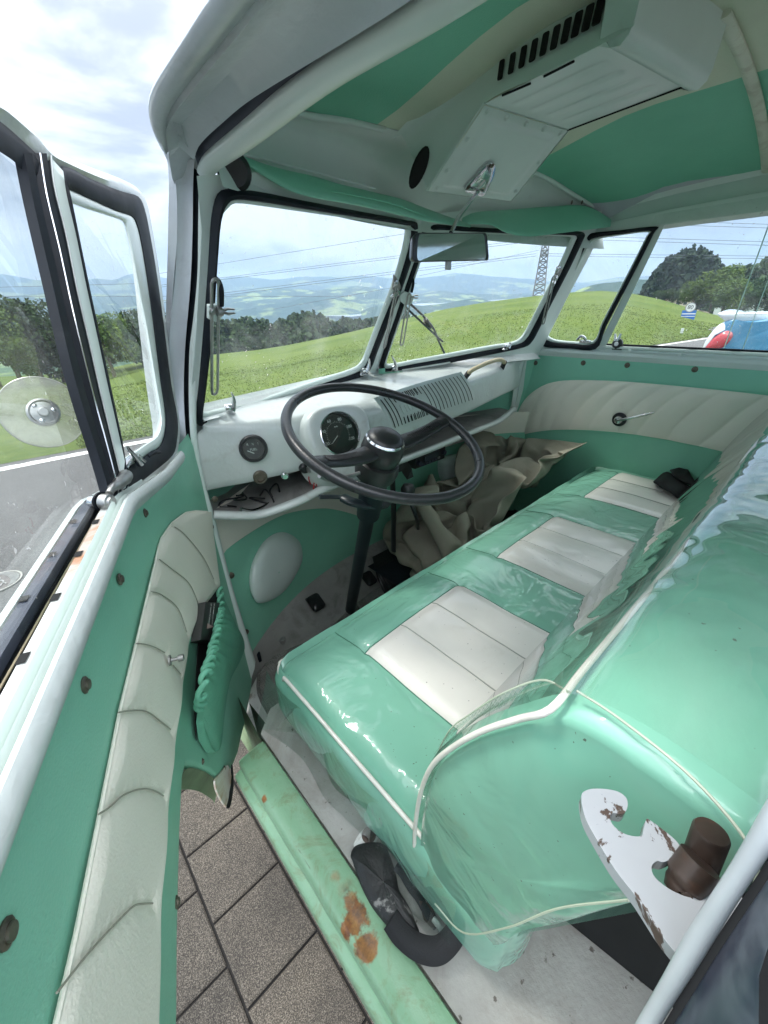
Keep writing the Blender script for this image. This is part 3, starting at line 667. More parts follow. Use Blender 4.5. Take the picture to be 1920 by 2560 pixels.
# --- speedometer in its rounded binnacle
SPN = V((-.10, -1, .42)).normalized()
sp_c = hy(735, 937, .772)
PS = (sp_c, SPN)
bo = [hp(x, y, PS) for x, y in [(664, 905), (690, 882), (745, 873), (775, 878), (793, 900), (801, 930), (803, 960), (795, 1000), (775, 1025), (735, 1035), (700, 1020), (680, 985), (664, 940)]]
bo = cr(bo, 5, True); bcen = hp(735, 945, PS)
ci = []
su, sw, sa = frame_of(SPN, (0, 0, 1)); 
for p in bo:
    d = p - sp_c; d -= SPN * d.dot(SPN); ci.append(sp_c + d.normalized() * .0535)
rows = [[p - SPN * .085 + (p - bcen) * .16 for p in bo], [p - SPN * .014 + (p - bcen) * .03 for p in bo], [p + SPN * .002 for p in bo], [p.lerp(sp_c, .08) + SPN * .007 for p in bo],
        [p.lerp(q, .6) + SPN * .007 for p, q in zip(bo, ci)], [p.lerp(q, .94) + SPN * .005 for p, q in zip(bo, ci)], [q - SPN * .001 for q in ci], [q - SPN * .022 for q in ci]]
loft('instrument_hood', rows, 'paint_white', dash, cu=True, angle=50)
speed = turn('speedometer', [(.056, -.020), (.054, -.004), (.0520, .001), (.0495, -.002), (.0485, -.012), (.0001, -.012)], sp_c, SPN, 'black', dash, 48, up=(0, 0, 1))
srt = V((0, 0, 1)).cross(SPN).normalized(); sup = SPN.cross(srt)
def dial(a, r): return sp_c + SPN * -.0112 + (srt * math.sin(a) + sup * math.cos(a)) * r
for k, s in enumerate(['20', '40', '60', '80', '100', '120']):
    a = R_(-115 + 46 * k); text3('dial_text', s, dial(a, .0385), srt, sup, .0105, 'printed', speed)
text3('dial_text', 'km/h', dial(0, .020), srt, sup, .005, 'printed', speed)
tks = []
for k in range(31):
    a = R_(-125 + 250 * k / 30); r1 = .0295; r2 = .032 if k % 3 else .034; t_ = (srt * math.cos(a) - sup * math.sin(a)) * .00035
    vs = [dial(a, r1) - t_, dial(a, r1) + t_, dial(a, r2) + t_, dial(a, r2) - t_]; tks.append(mk('t', [v + SPN * .0003 for v in vs], [(0, 1, 2, 3)], 'printed'))
join('dial_ticks', tks, speed)
tube('needle', [dial(0, 0) + SPN * .002, dial(R_(-128), .030) + SPN * .002], [.0012, .0006], 'printed', speed)
turn('needle_hub', [(.005, 0), (.0045, .004), (.0001, .0045)], dial(0, 0), SPN, 'black', speed, 18)
turn('speedometer_ring', [(.0545, -.002), (.0545, .0035), (.0525, .0045), (.051, .002), (.051, -.002)], sp_c, SPN, 'chrome', speed, 48, up=(0, 0, 1), cap=False)
turn('speedometer_glass', [(.0515, 0), (.04, .0012), (.0001, .0015)], sp_c - SPN * .0005, SPN, 'glass_clear', speed, 40, up=(0, 0, 1))
# seam left of the binnacle and knobs
tube('panel_seam', cr([on_dash(x, y, .0008) for x, y in [(663, 905), (664, 940), (680, 985), (694, 1020)]], 5), .0009, 'void', dash)
kp, kn = facing(562, 1030)
lk = turn('lighter_socket', [(.0165, 0), (.0165, .006), (.0145, .008), (.0115, .008), (.0105, -.004), (.0001, -.006)], kp, kn, 'screw', dash, 28)
turn('socket_core', [(.0100, 0), (.0085, .003), (.0001, .0035)], kp - kn * .0055, kn, 'rust', lk, 20)
kp, kn = facing(612, 1022)
turn('pull_knob', [(.004, 0), (.004, .014), (.0085, .015), (.0085, .024), (.006, .027), (.0001, .027)], kp, kn, 'chrome', dash, 20)
kp, kn = facing(655, 1010)
turn('ignition_lock', [(.012, 0), (.012, .012), (.009, .016), (.0001, .016)], kp, kn, 'black', dash, 20)
box('ignition_key', (-.001, -.03, -.006), (.001, -.008, .006), 'steel', dash, at=kp)
# --- ventilation and speaker grille
def gpt(u, v, o=0):
    tl, tr, bl, br = (815, 862), (993, 808), (850, 928), (1022, 866)
    x = lerp(lerp(tl[0], tr[0], u), lerp(bl[0], br[0], u), v); y = lerp(lerp(tl[1], tr[1], u), lerp(bl[1], br[1], u), v)
    bow = 5 * math.sin(math.pi * v); y -= 2.5 * math.sin(math.pi * u)
    q = on_dash(x + bow, y, 0)
    return q + V((0, -o, o * .3))
rows = []
for i in range(25):
    row = []
    for j in range(13):
        u, v = lerp(-.03, 1.03, i / 24), lerp(-.06, 1.06, j / 12); e = min(u + .03, 1.03 - u) * 18, min(v + .06, 1.06 - v) * 8
        row.append(gpt(u, v, .003 * min(1, e[0], e[1]) + .0003))
    rows.append(row)
loft('grille_plate', rows, 'paint_white', dash, angle=80)
sl_ = []
def slot(u, v0, v1, w_=.0088):
    n = 7; c = [gpt(u, lerp(v0, v1, k / (n - 1)), .0042) for k in range(n)]
    d = (gpt(u + .01, .5) - gpt(u, .5)).normalized() * .0021
    L = [c[0] + (c[0] - c[1]) * .12] + [p - d for p in c] + [c[-1] + (c[-1] - c[-2]) * .12] + [p + d for p in reversed(c)]
    sl_.append(mk('s', L, [tuple(range(len(L)))], 'void', None, False))
for k in range(23):
    u = .015 + .97 * k / 22
    if u < .13 or u > .47: slot(u, .05, .95)
    else: slot(u, .04, .26); slot(u, .74, .96)
for k in range(8): slot(.145 + k * .04, .04, .22); slot(.145 + k * .04, .78, .96)
join('grille_slots', sl_, dash)
o_ = corners([gpt(.155, .34, .005), gpt(.45, .34, .005), gpt(.45, .68, .005), gpt(.155, .68, .005)], .010, 5)
plate('grille_cover', o_, .0022, 'paint_white', dash, nrm=(0, -1, .25), bevel=.001)
rb = [tube('r', [gpt(.20 + .036 * k, .40, .0075), gpt(.20 + .036 * k, .62, .0075)], .0017, 'paint_white') for k in range(6)]
join('grille_cover_ribs', rb, dash)
# --- grab handle
gh = tube('grab_handle', cr([hy(1008, 812, .872), hy(1015, 803, .855), hy(1030, 794, .85), hy(1055, 783, .855), hy(1078, 777, .87), hy(1089, 782, .89), hy(1086, 793, .91)], 6), [.0065] * 3 + [.0075] * 31 + [.0065] * 3, 'beige', dash, n=14)
tube('handle_end', [hy(1003, 818, .882), hy(1008, 811, .870), hy(1013, 805, .857)], .0095, 'black', gh, n=14)
tube('handle_end', [hy(1084, 796, .913), hy(1087, 789, .903), hy(1090, 782, .892)], .0095, 'black', gh, n=14)
# --- radio under the shelf
r_ = box('radio', (-.095, -.0, -.026), (.095, .10, .026), 'black', van, .002, rot=Matrix.Rotation(R_(5), 3, 'Z') @ Matrix.Rotation(R_(3), 3, 'Y'), at=hy(931, 987, .93))
rc = hy(931, 987, .93)
box('radio_display', (-.045, -.004, -.008), (.045, .0, .012), mat('radio_face', (.05, .06, .07), .15), r_, .001, rot=Matrix.Rotation(R_(5), 3, 'Z'), at=rc)
for k in range(6): box('radio_button', (-.007, -.006, -.021), (.007, 0, -.013), 'steel' if k == 5 else 'rubber_blue', r_, .001, rot=Matrix.Rotation(R_(5), 3, 'Z'), at=rc + V((-.05 + .02 * k, -.0015 + .0017 * k, 0)))
for s in (-1, 1): turn('radio_knob', [(.010, 0), (.0095, .012), (.0001, .013)], rc + V((.078 * s, .0 + .007 * s, -.002)), (.1, -1, 0), 'rubber_blue', r_, 18)
plate('radio_bracket', [hy(*p) for p in [(842, 1012, .90), (880, 996, .91), (889, 1010, .91), (893, 1030, .90), (880, 1036, .90), (868, 1018, .90), (845, 1026, .895)]], .002, 'black', van)
# ---- windscreen stays and catches --------------------------------------------
def loopbar(name, W, pts, parent, r=.0032, hw=.007):
    c = [W(*p, .03) for p in pts]; a, b = c[0], c[-1]; d = (b - a).normalized(); P = PL if W is wl else PR; s = d.cross(P[1]).normalized() * hw
    path = [a + s + d * .0, b + s - d * .004, b + s * .7 + d * .004, b + d * .007, b - s * .7 + d * .004, b - s - d * .004, a - s, a - s * .7 - d * .005, a - d * .007, a + s * .7 - d * .005]
    return tube(name, path, r, 'steel', parent, 8, closed=True, flat=.6)
st = loopbar('window_stay', wl, [(465, 612), (464, 846)], van)
plate('stay_bracket', [wl(x, y, .022) for x, y in [(446, 656), (464, 655), (474, 664), (474, 685), (462, 693), (446, 686)]], .006, 'paint', st, nrm=PL[1], bevel=.001)
tube('stay_hook', cr([wl(460, 598, .012), wl(472, 608, .024), (wl(478, 628, .032)), wl(478, 660, .03)], 4), .0045, 'rubber', st)
q = wl(476, 673, .034)
turn('wing_nut', [(.008, 0), (.008, .008), (.005, .012), (.0001, .012)], q - V((.006, 0, 0)), (1, 0, 0), 'steel', st, 14)
for s in (-1, 1): tube('wing_nut', [q, q + V((.012, -.004, .004 * s)), q + V((.024, -.006, .003 * s))], [.004, .005, .003], 'steel', st, 8, flat=.5)
screw(wl(459, 672, .030), PL[1], st, .005, 'steel')
st = loopbar('window_stay', wr, [(884, 640), (868, 742)], van, .0028, .006)
plate('stay_bracket', [wr(x, y, .02) for x, y in [(862, 636), (872, 628), (884, 632), (892, 642), (888, 654), (874, 658), (864, 650)]], .006, 'paint', st, nrm=PR[1], bevel=.001)
tube('stay_hook', cr([wr(888, 596, .012), wr(893, 610, .024), wr(889, 632, .03)], 4), .004, 'rubber', st)
q = wr(890, 641, .032)
for s in (-1, 1): tube('wing_nut', [q, q + V((.010, -.004, .004 * s)), q + V((.020, -.006, .003 * s))], [.004, .0045, .003], 'steel', st, 8, flat=.5)
st = loopbar('window_stay', wl, [(857, 628), (831, 748)], van, .0028, .006)
plate('stay_bracket', [wl(x, y, .014) for x, y in [(849, 592), (859, 606), (864, 620), (858, 628), (846, 624)]], .006, 'steel', st, nrm=PL[1], bevel=.001)
screw(wl(855, 612, .024), PL[1], st, .006, 'chrome')
for p in [(848, 640), (857, 636)]: turn('wing_nut', [(.007, 0), (.006, .014), (.0001, .015)], wl(*p, .02), (-.3, -1, .3), 'chrome', st, 12)
st = loopbar('window_stay', wr, [(1196, 600), (1174, 697)], van, .0028, .006)
screw(wr(1205, 582, .02), PR[1], st, .007, 'chrome')
plate('stay_bracket', [wr(x, y, .014) for x, y in [(1197, 592), (1202, 576), (1208, 572), (1212, 583), (1206, 596)]], .006, 'steel', st, nrm=PR[1], bevel=.001)
for p in [(1196, 600), (1192, 612)]: turn('wing_nut', [(.007, 0), (.006, .012), (.0001, .013)], wr(*p, .02), (-.3, -1, .3), 'chrome', st, 12)
def catch(W, base, mid, tip, sc=1.0, name='window_catch', parent=van):
    P = PL if W is wl else PR
    bc_ = W(*base, .018); o = empty(name, tuple(bc_), parent=parent)
    box('catch_base', V((-.016, -.012, -.004)) * sc, V((.016, .012, .004)) * sc, 'chrome', o, .002, at=bc_ + V((0, -.004, -.004)))
    m1 = W(*mid, .026); t1 = W(*tip, .03)
    tube('catch_post', cr([bc_ + V((0, -.002, 0)), bc_.lerp(m1, .6), m1], 4), [.011 * sc] * 5 + [.008 * sc] * 4, 'chrome', o, 12, flat=.6)
    turn('catch_pivot', [(.0001, -.009), (.007, -.007), (.009, 0), (.007, .007), (.0001, .009)], m1, (1, -.3, 0), 'chrome', o, 16)
    k = (m1 - t1).length
    tube('catch_lever', cr([m1 + V((.006, -.006, -.006)), m1.lerp(t1, .4) + V((.008, -.004, 0)), m1.lerp(t1, .75) + V((.005, 0, 0)), t1], 4), [.008, .008, .0075, .007, .0065, .006, .0055, .005, .0045, .004, .0035, .003, .002], 'chrome', o, 10, flat=.6)
    return o
catch(wl, (503, 908), (494, 880), (500, 848))
catch(wl, (780, 806), (786, 800), (798, 775), .8)
ct = catch(wr, (850, 805), (850, 795), (846, 768), .9)
gb = corners([wr(*p, .03) for p in [(808, 812), (830, 806), (872, 804), (868, 818), (838, 826), (808, 824)]], .01, 3)
plate('catch_tray', gb, .004, mat('pale_green_paint', (.22, .48, .33), .4, var=.1, dirt=.4), ct, nrm=(0, -.3, 1), bevel=.001)
loft('catch_tray', [[wr(818, 808, .028), wr(832, 806, .028)], [wr(818, 797, .028), wr(832, 795, .028)]], 'vinyl_green', ct)
catch(wr, (1088, 752), (1094, 748), (1102, 740), .7)
# rubber stop above the dash on the passenger side + ledge line
tube('demister_slot', [wr(868, 800, .02), wr(972, 783, .02)], .004, 'paint_white', dash)
# ---- wiper outside the right pane --------------------------------------------
wp = tube('wiper_arm', cr([wr(966, 775, -.05), wr(961, 765, -.05), wr(950, 742, -.055), wr(930, 700, -.06), wr(880, 650, -.05)], 5), .004, 'black', van)
tube('wiper_blade', [wr(864, 652, -.035), wr(900, 686, -.035), wr(956, 738, -.035)], .0055, 'rubber', wp, flat=.5)
tube('wiper_joint', [wr(918, 690, -.045), wr(930, 706, -.045)], .009, 'black', wp)
# ---- steering wheel ----------------------------------------------------------
WC = V((.553, .592, -.237)); WN = V((math.sin(.046), -math.sin(.36) * math.cos(.046), math.cos(.36) * math.cos(.046))).normalized()
WU = V((1, 0, 0)); WU = (WU - WN * WU.dot(WN)).normalized(); WV = WN.cross(WU)     # WV points away from the driver
sw_ = empty('steering_wheel', tuple(WC), parent=van)
def wpnt(a, r, h=0): return WC + (WU * math.cos(a) + WV * math.sin(a)) * r + WN * h
tube('rim', [wpnt(2 * math.pi * k / 96, .205, 0) for k in range(96)], .0105, 'bakelite', sw_, 16, closed=True)
hubc = hp(827, 958, (WC + WN * -.012, WN)); hoff = hubc - (WC + WN * -.012)
HC = WC - WN * .055
def toward(px, py, r=.19): p = hp(px, py, (WC, WN)); d = p - WC; return math.atan2(d.dot(WV), d.dot(WU))
turn('hub', [(.030, -.030), (.037, -.02), (.0435, .0), (.0465, .018), (.0445, .034), (.041, .043), (.040, .046), (.037, .052), (.028, .058), (.014, .0615), (.0001, .062)], HC, WN, 'black', sw_, 40)
turn('chrome_ring', [(.0415, .0405), (.0425, .0435), (.0400, .0475), (.0385, .047)], HC, WN, 'chrome', sw_, 48, cap=False)
for (px, py) in [(680, 1000), (975, 905)]:
    a = toward(px, py); a_in = a
    pts = [HC + (WU * math.cos(a) + WV * math.sin(a)) * r + WN * h for r, h in [(.03, .022), (.07, .024), (.11, .030), (.15, .040), (.18, .050), (.20, .055)]]
    rr_ = [.024, .023, .0205, .018, .0175, .018]
    pts = cr(pts, 4); rr_ = [interp(k / (len(pts) - 1), [(i / 5, v) for i, v in enumerate(rr_)]) for k in range(len(pts))]
    sp_ = tube('spoke', pts, rr_, 'black', sw_, 14, flat=.42, up=tuple(WN))
    sd_ = (WV * math.cos(a) - WU * math.sin(a))
    gs = []
    for k in range(26):
        t = .25 + .5 * k / 25; p = pts[int(t * (len(pts) - 1))].lerp(pts[min(len(pts) - 1, int(t * (len(pts) - 1)) + 1)], (t * (len(pts) - 1)) % 1) + WN * .0088
        gs.append(tube('g', [p - sd_ * .008, p + sd_ * .008], .0009, 'bakelite', None, 6))
    join('spoke_grip', gs, sp_)
# column
CA = HC - WN * .03; foot = hz(757, 1316, -1.03)
tube('steering_column', [CA + (foot - CA) * .02, CA + (foot - CA) * .22], [.033, .030], 'column', van, 20)
tube('steering_column', [CA + (foot - CA) * .18, foot], .0195, 'column', van, 20)
turn('column_collar', [(.034, -.03), (.046, -.02), (.050, .0), (.046, .018), (.036, .024)], CA, WN, 'black', van, 28)
tube('indicator_lever', cr([CA + V((-.03, 0, .0)), hy(745, 1030, .62), hy(712, 1036, .58), hy(690, 1028, .56)], 5), .004, 'steel', van)
cl_p = CA + (foot - CA) * .17
tube('column_clamp', cr([hy(690, 1073, .72), hy(735, 1074, .70), hy(760, 1084, .67), hy(800, 1092, .66), hy(835, 1085, .68), hy(850, 1065, .72)], 5), [.008] * 6 + [.016] * 14 + [.012] * 6, 'column', van, 12, flat=.6)
# ---- kick panel, headlamp bulge ----------------------------------------------
def ykick(x): u = (x - .98) / .74; return 1.17 - .26 * abs(u) ** 2.4
def on_kick(x, y, o=0):
    Y = 1.0
    for _ in range(14): p = hy(x, y, Y); Y = .5 * Y + .5 * (ykick(min(1.72, max(.24, p.x))) - o)
    return hy(x, y, Y)
bl_ = cr([on_kick(*p) for p in [(484, 1192), (505, 1175), (545, 1148), (590, 1122), (625, 1108), (680, 1099), (720, 1100), (775, 1115), (800, 1130)]] + [V((.95, 1.17, -.62)), V((1.2, 1.14, -.60))] +
     [on_kick(*p) for p in [(975, 962), (1040, 942), (1100, 935)]], 5)
bl_ = sorted(bl_, key=lambda p: p.x)
bl_ = [V((.24, ykick(.24), bl_[0].z - .03))] + bl_ + [V((1.73, ykick(1.73), bl_[-1].z))]
tab = [(p.x, p.z) for p in bl_]
top_, bnd, bot_ = [], [], []
for i in range(80):
    x = lerp(.24, 1.73, i / 79); y = ykick(x); z = interp(x, tab)
    top_.append(V((x, y - .01, -.44))); bnd.append(V((x, y, z))); bot_.append(V((x, y, -1.06)))
kc = loft('kick_panel', [top_, [a.lerp(b, .5) for a, b in zip(top_, bnd)], bnd], 'vinyl_cream', van, angle=180); tag(kc, 'cream upper kick panel under the dashboard')
kg = loft('kick_panel', [[p + V((0, -.002, 0)) for p in bnd], [a.lerp(b, .03) + V((0, -.005, 0)) for a, b in zip(bnd, bot_)], [a.lerp(b, .5) + V((0, -.004, 0)) for a, b in zip(bnd, bot_)], [p + V((0, -.003, 0)) for p in bot_]], 'vinyl_green', van, angle=180)
tag(kg, 'green lower kick panel')
def bulge(pts, o, mt='paint'):
    a = cr([on_kick(x, y, .006) for x, y in pts], 5, True); c = sum(a, V()) / len(a); rows = []
    nn = V((-.35, -1, .1)).normalized()
    for t, h in [(0, 0), (.02, .3), (.08, .55), (.2, .8), (.4, .95), (.7, 1), (.98, 1.02)]: rows.append([p.lerp(c, t) + nn * h * o for p in a])
    return loft('headlamp_bulge', rows, mt, van, cu=True, angle=180)
bulge([(598, 1151), (625, 1153), (648, 1172), (653, 1200), (645, 1225), (620, 1265), (590, 1290), (560, 1300), (545, 1288), (538, 1255), (545, 1215), (568, 1172)], .045, 'paint')
bulge([(945, 1002), (955, 988), (985, 980), (1015, 985), (1030, 1000), (1030, 1030), (1000, 1050), (955, 1040)], .04, 'paint')
for x, y in [(498, 1243), (615 - 85, 1365)]: screw(on_kick(x, y, .004), (-.4, -1, 0), van, .007)
# ---- cab floor, rubber mat, pedals -------------------------------------------
ZF = -1.05
fl = [[V((x, y, ZF - .006)) for x in (.19, .6, 1.2, 1.74)] for y in (.5, .8, 1.0, 1.2)]
loft('cab_floor', fl, 'paint_worn', van)
me_ = [(590, 1560), (556, 1500), (560, 1440), (572, 1400), (600, 1340), (640, 1290), (690, 1235), (730, 1205), (770, 1182), (830, 1160), (900, 1190), (900, 1330), (700, 1500), (640, 1560), (600, 1572)]
mo_ = []
def zmat(p): return p
mbase = cr([hz(x, y, ZF) for x, y in me_], 4, True)
mcen = V((.62, .85, ZF)); rows = []
for t, h in [(0, -.004), (.0, .006), (.018, .008), (.03, .003), (.1, .003), (.3, .003), (.6, .003), (.98, .003)]: rows.append([p.lerp(mcen, t) + V((0, 0, h)) for p in mbase])
def m_mat():
    m, t, n, k, b = ng('ribbed_rubber_mat')
    br = n.new('ShaderNodeTexBrick'); c = n.new('ShaderNodeTexCoord'); w1 = n.new('ShaderNodeTexWave'); w2 = n.new('ShaderNodeTexWave'); ck = n.new('ShaderNodeTexChecker')
    w1.bands_direction = 'X'; w2.bands_direction = 'Y'; w1.inputs['Scale'].default_value = 38; w2.inputs['Scale'].default_value = 38; ck.inputs['Scale'].default_value = 30
    for q in (w1, w2, ck): k.new(c.outputs['Object'], q.inputs['Vector'])
    h = tmix(t, ck.outputs['Fac'], w1.outputs['Color'], w2.outputs['Color'])
    o = tramp(t, tnoise(t, 9, 6, .7), [(.3, (.13, .125, .115)), (.7, (.27, .26, .245))])
    k.new(o, b.inputs['Base Color']); b.inputs['Roughness'].default_value = .6
    k.new(tbump(t, h, .6, .004), b.inputs['Normal']); return m
M['ribmat'] = m_mat()
loft('floor_mat', rows, 'ribmat', van, cu=True, angle=40)
for pts in [[(735, 1395), (700, 1320), (672, 1262), (655, 1262)], [(655, 1262), (640, 1300), (620, 1340)], [(790, 1330), (745, 1260), (715, 1222), (690, 1240), (678, 1262)], [(720, 1215), (742, 1198), (790, 1176)]]:
    tube('mat_ridge', cr([hz(x, y, ZF + .006) for x, y in pts], 5), .005, 'mat_grey', van, flat=.6)
# sloping toe board between mat and kick panel
tb = []
for i in range(40):
    x = lerp(.26, 1.72, i / 39); tb.append([V((x, ykick(x) - .16 * sstep(.3, .6, x) * sstep(1.75, 1.5, x) - .005, ZF - .002)), V((x, ykick(x) - .004, ZF + .10))])
loft('toe_board', tb, 'mat_grey', van, angle=180)
def pedal(c, hole, w, h, name):
    p = hz(*c, ZF + .09); q = hz(*hole, ZF + .005)
    o = empty(name, tuple(q), parent=van)
    tube('pedal_arm', cr([q + V((0, .01, -.01)), q.lerp(p, .4) + V((0, .01, .03)), p + V((0, .015, -.005))], 5), .0085, 'black', o)
    n_ = V((0, -.55, 1)).normalized(); r = V((1, 0, 0)); u = n_.cross(r)
    pad = corners([p - r * w - u * h, p + r * w - u * h, p + r * w + u * h, p - r * w + u * h], .014, 5)
    pc = sum(pad, V()) / len(pad)
    loft('pedal_pad', [[x - n_ * .008 for x in pad], [x for x in pad], [x.lerp(pc, .1) + n_ * .004 for x in pad], [x.lerp(pc, .98) + n_ * .005 for x in pad]], 'black', o, cu=True, angle=50)
    turn('pedal_boot', [(.030, -.002), (.029, .006), (.016, .008), (.012, .02)], q, (0, -.2, 1), 'rubber', o, 20); return o
pedal((683, 1300), (655, 1322), .026, .032, 'clutch_pedal')
pedal((798, 1248), (770, 1262), .024, .03, 'brake_pedal')
q = hz(611, 1396, ZF)
turn('dimmer_switch', [(.020, 0), (.018, .008), (.011, .010), (.010, .030), (.0115, .031), (.0115, .038), (.006, .040), (.0001, .038)], q, (0, -.1, 1), 'steel', van, 20)
acc = [[hz(x, y, z) for x, y, z in row] for row in [[(805, 1205, -.93), (838, 1188, -.93)], [(815, 1250, -.98), (855, 1232, -.98)], [(833, 1290, -1.03), (878, 1270, -1.03)]]]
ac = loft('accelerator_treadle', [[lerp(r[0], r[1], s) + V((0, 0, .003 if k % 2 else 0)) for k, s in enumerate([i / 16 for i in range(17)])] for r in acc], 'black', van, angle=20); mod_solid(ac, .01, -1)
# gear lever and handbrake
tube('gear_lever', cr([hz(907, 1225, -1.0), hz(905, 1160, -.86), hy(900, 1120, .72), hy(884, 1078, .72)], 6), .0062, 'black', van)
turn('gear_knob', [(.0001, -.02), (.012, -.018), (.02, -.004), (.021, .006), (.015, .018), (.0001, .022)], hy(881, 1060, .72), (.1, 0, 1), 'black', van, 20)
tube('handbrake_lever', [hy(847, 1008, .86), hy(850, 1095, .86), hy(850, 1190, .88)], .011, 'black', van, flat=.6)
# ---- passenger side ----------------------------------------------------------
def pdist(p, poly):
    best = 9
    for a, b in zip(poly, poly[1:]):
        d = (b[0] - a[0], b[1] - a[1]); L = d[0] ** 2 + d[1] ** 2
        t = max(0, min(1, ((p[0] - a[0]) * d[0] + (p[1] - a[1]) * d[1]) / L)) if L else 0
        best = min(best, math.hypot(p[0] - a[0] - d[0] * t, p[1] - a[1] - d[1] * t))
    return best
XP = 1.75
pd = empty('passenger_door', (XP, .4, -.8), parent=van)
def on_p(x, y, o=0):
    X = XP
    for _ in range(12): p = hx(x, y, X); X = .5 * X + .5 * (prx(p.z) - o)
    return hx(x, y, X)
# door card
o = [[V((XP, y, z)) for y in [-.4, 0, .3, .6, .80, .93, .962, .975]] for z in [-.197, -.40, -.7, -1.05]]
for r, (dy) in zip(o, (0, .03, .05, .06)):
    for p in r[4:]: p.y += dy * .6
oo = loft('door_card', o, 'vinyl_green', pd, angle=180)
ut = cr([(1118, 893), (1135, 862), (1160, 838), (1192, 825), (1240, 821), (1330, 822), (1400, 827), (1530, 839), (1659, 853), (1800, 872)] and [V((a, b, 0)) for a, b in [(1120, 885), (1138, 858), (1162, 838), (1192, 825), (1240, 820), (1330, 822), (1400, 827), (1530, 839), (1659, 853), (1800, 872)]], 8)
lt = cr([V((a, b, 0)) for a, b in [(1106, 948), (1118, 944), (1140, 937), (1180, 931), (1225, 929), (1300, 932), (1400, 944), (1500, 963), (1600, 986), (1760, 1030)]], 8)
n = 200; ut = resamp(ut, n); lt = resamp(lt, n)
pl_px = [[(1195, 826), (1170, 850), (1150, 885), (1138, 937)], [(1230, 822), (1200, 845), (1175, 885), (1163, 933)], [(1275, 821), (1245, 840), (1212, 875), (1186, 931)], [(1330, 823), (1290, 845), (1250, 885), (1228, 930)],
         [(1376, 826), (1330, 852), (1290, 895), (1268, 930)], [(1437, 832), (1400, 855), (1350, 900), (1330, 936)], [(1495, 838), (1450, 862), (1400, 905), (1372, 941)], [(1562, 845), (1520, 870), (1460, 920), (1440, 952)], [(1650, 858), (1600, 890), (1540, 940), (1505, 965)], [(1760, 880), (1700, 920), (1640, 960), (1600, 985)]]
pl3d = [[(p.y, p.z) for p in cr([hx(a, b, XP) for a, b in q], 5)] for q in pl_px]
rows = []
NV = 44
for j in range(NV + 1):
    t = j / NV; row = []
    for a, b in zip(ut, lt):
        q = a.lerp(b, t); p = hx(q.x, q.y, XP); d = min(pdist((p.y, p.z), c) for c in pl3d)
        e = min(1, min(t, 1 - t) * 9)
        row.append(V((XP - .003 - .008 * (e ** .5) * (.25 + .75 * (1 - math.exp(-(d / .022) ** 1.3))) + .0022 * math.exp(-(d / .003) ** 2), p.y, p.z)))
    rows.append(row)
loft('door_card_insert', rows, 'vinyl_cream', pd, angle=180)
tube('welt', [hx(p.x, p.y, XP - .004) for p in ut[::4]], .0018, 'headliner_green', pd, 6)
tube('welt', [hx(p.x, p.y, XP - .004) for p in lt[::4]], .0018, 'headliner_green', pd, 6)
tube('panel_seam', [hx(1572, 962, XP - .002), hx(1530, 1002, XP - .002)], .001, 'headliner_green', pd)
for x, y in [(1157, 784), (1260, 784), (1355, 789), (1501, 798)]: screw(hx(x, y, XP), (-1, 0, 0), pd, .0065)
# sill and window rail above the card
sillr = []
for y in [-.5, 0, .3, .6, .80, .90, .985]:
    sillr.append([V((XP - .004, y, -.200)), V((XP - .008, y, -.194)), V((XP - .014, y, -.182)), V((XP - .012, y, -.172)), V((XP - .004, y, -.166)), V((XP - .004, y, -.161)), V((XP - .012, y, -.156)), V((XP - .010, y, -.150)), V((XP + .03, y, -.146))])
loft('window_sill', sillr, 'paint', pd, angle=35)
tube('window_felt', [V((XP + .006, -.5, -.1455)), V((XP + .006, .655, -.1455))], .0035, 'rubber', pd)
for k in range(7): box('felt_clip', (-.004, -.012, -.003), (.006, .012, .002), 'rubber', pd, at=(XP + .001, .58 - .115 * k, -.144))
for x, y in [(1165 + 195, 758), (1468, 766)]: screw(hx(x, y, XP - .014), (-1, 0, 0), pd, .004, 'paint')
# crank
cb = hx(1338, 906, XP - .014)
ck_ = empty('window_crank', tuple(cb), parent=pd)
turn('crank_rosette', [(.027, 0), (.026, .004), (.016, .006), (.0155, .010)], cb, (-1, 0, 0), 'black', ck_, 28)
turn('crank_boss', [(.0155, .004), (.015, .018), (.010, .026), (.0001, .028)], cb, (-1, 0, 0), 'chrome', ck_, 24)
e1 = hx(1412, 891, XP - .05)
tube('crank_arm', cr([cb + V((-.022, 0, 0)), cb.lerp(e1, .35) + V((-.024, 0, 0)), cb.lerp(e1, .7) + V((-.012, 0, 0)), e1], 5), [.009] * 5 + [.0085] * 5 + [.0095] * 3 + [.007] * 3, 'chrome', ck_, 12, flat=.6)
# vent window
vo = [(1196, 640), (1240, 560), (1262, 515), (1280, 503), (1340, 497), (1418, 489), (1412, 505), (1390, 550), (1350, 628), (1310, 705), (1288, 753), (1230, 751), (1185, 749), (1168, 742), (1162, 728), (1170, 695)]
vi = [(1214, 640), (1252, 570), (1274, 530), (1290, 517), (1340, 508), (1399, 501), (1396, 512), (1376, 552), (1338, 626), (1302, 695), (1283, 735), (1235, 737), (1200, 733), (1186, 726), (1182, 714), (1190, 688)]
pn = V((-1, 0, -.3)).normalized()
def q3(l, o=0): return cr([on_p(x, y, o) for x, y in l], 4, True)
a3, b3 = q3(vo, .004), q3(vi, .004)
vt = empty('vent_window', tuple(on_p(1280, 640)), parent=pd)
ring('vent_seal', a3, [p.lerp(q, .7) for p, q in zip(a3, b3)], pn, .012, 'rubber', vt)
ring('vent_frame', [p.lerp(q, .68) for p, q in zip(a3, b3)], b3, pn, .008, 'paint', vt)
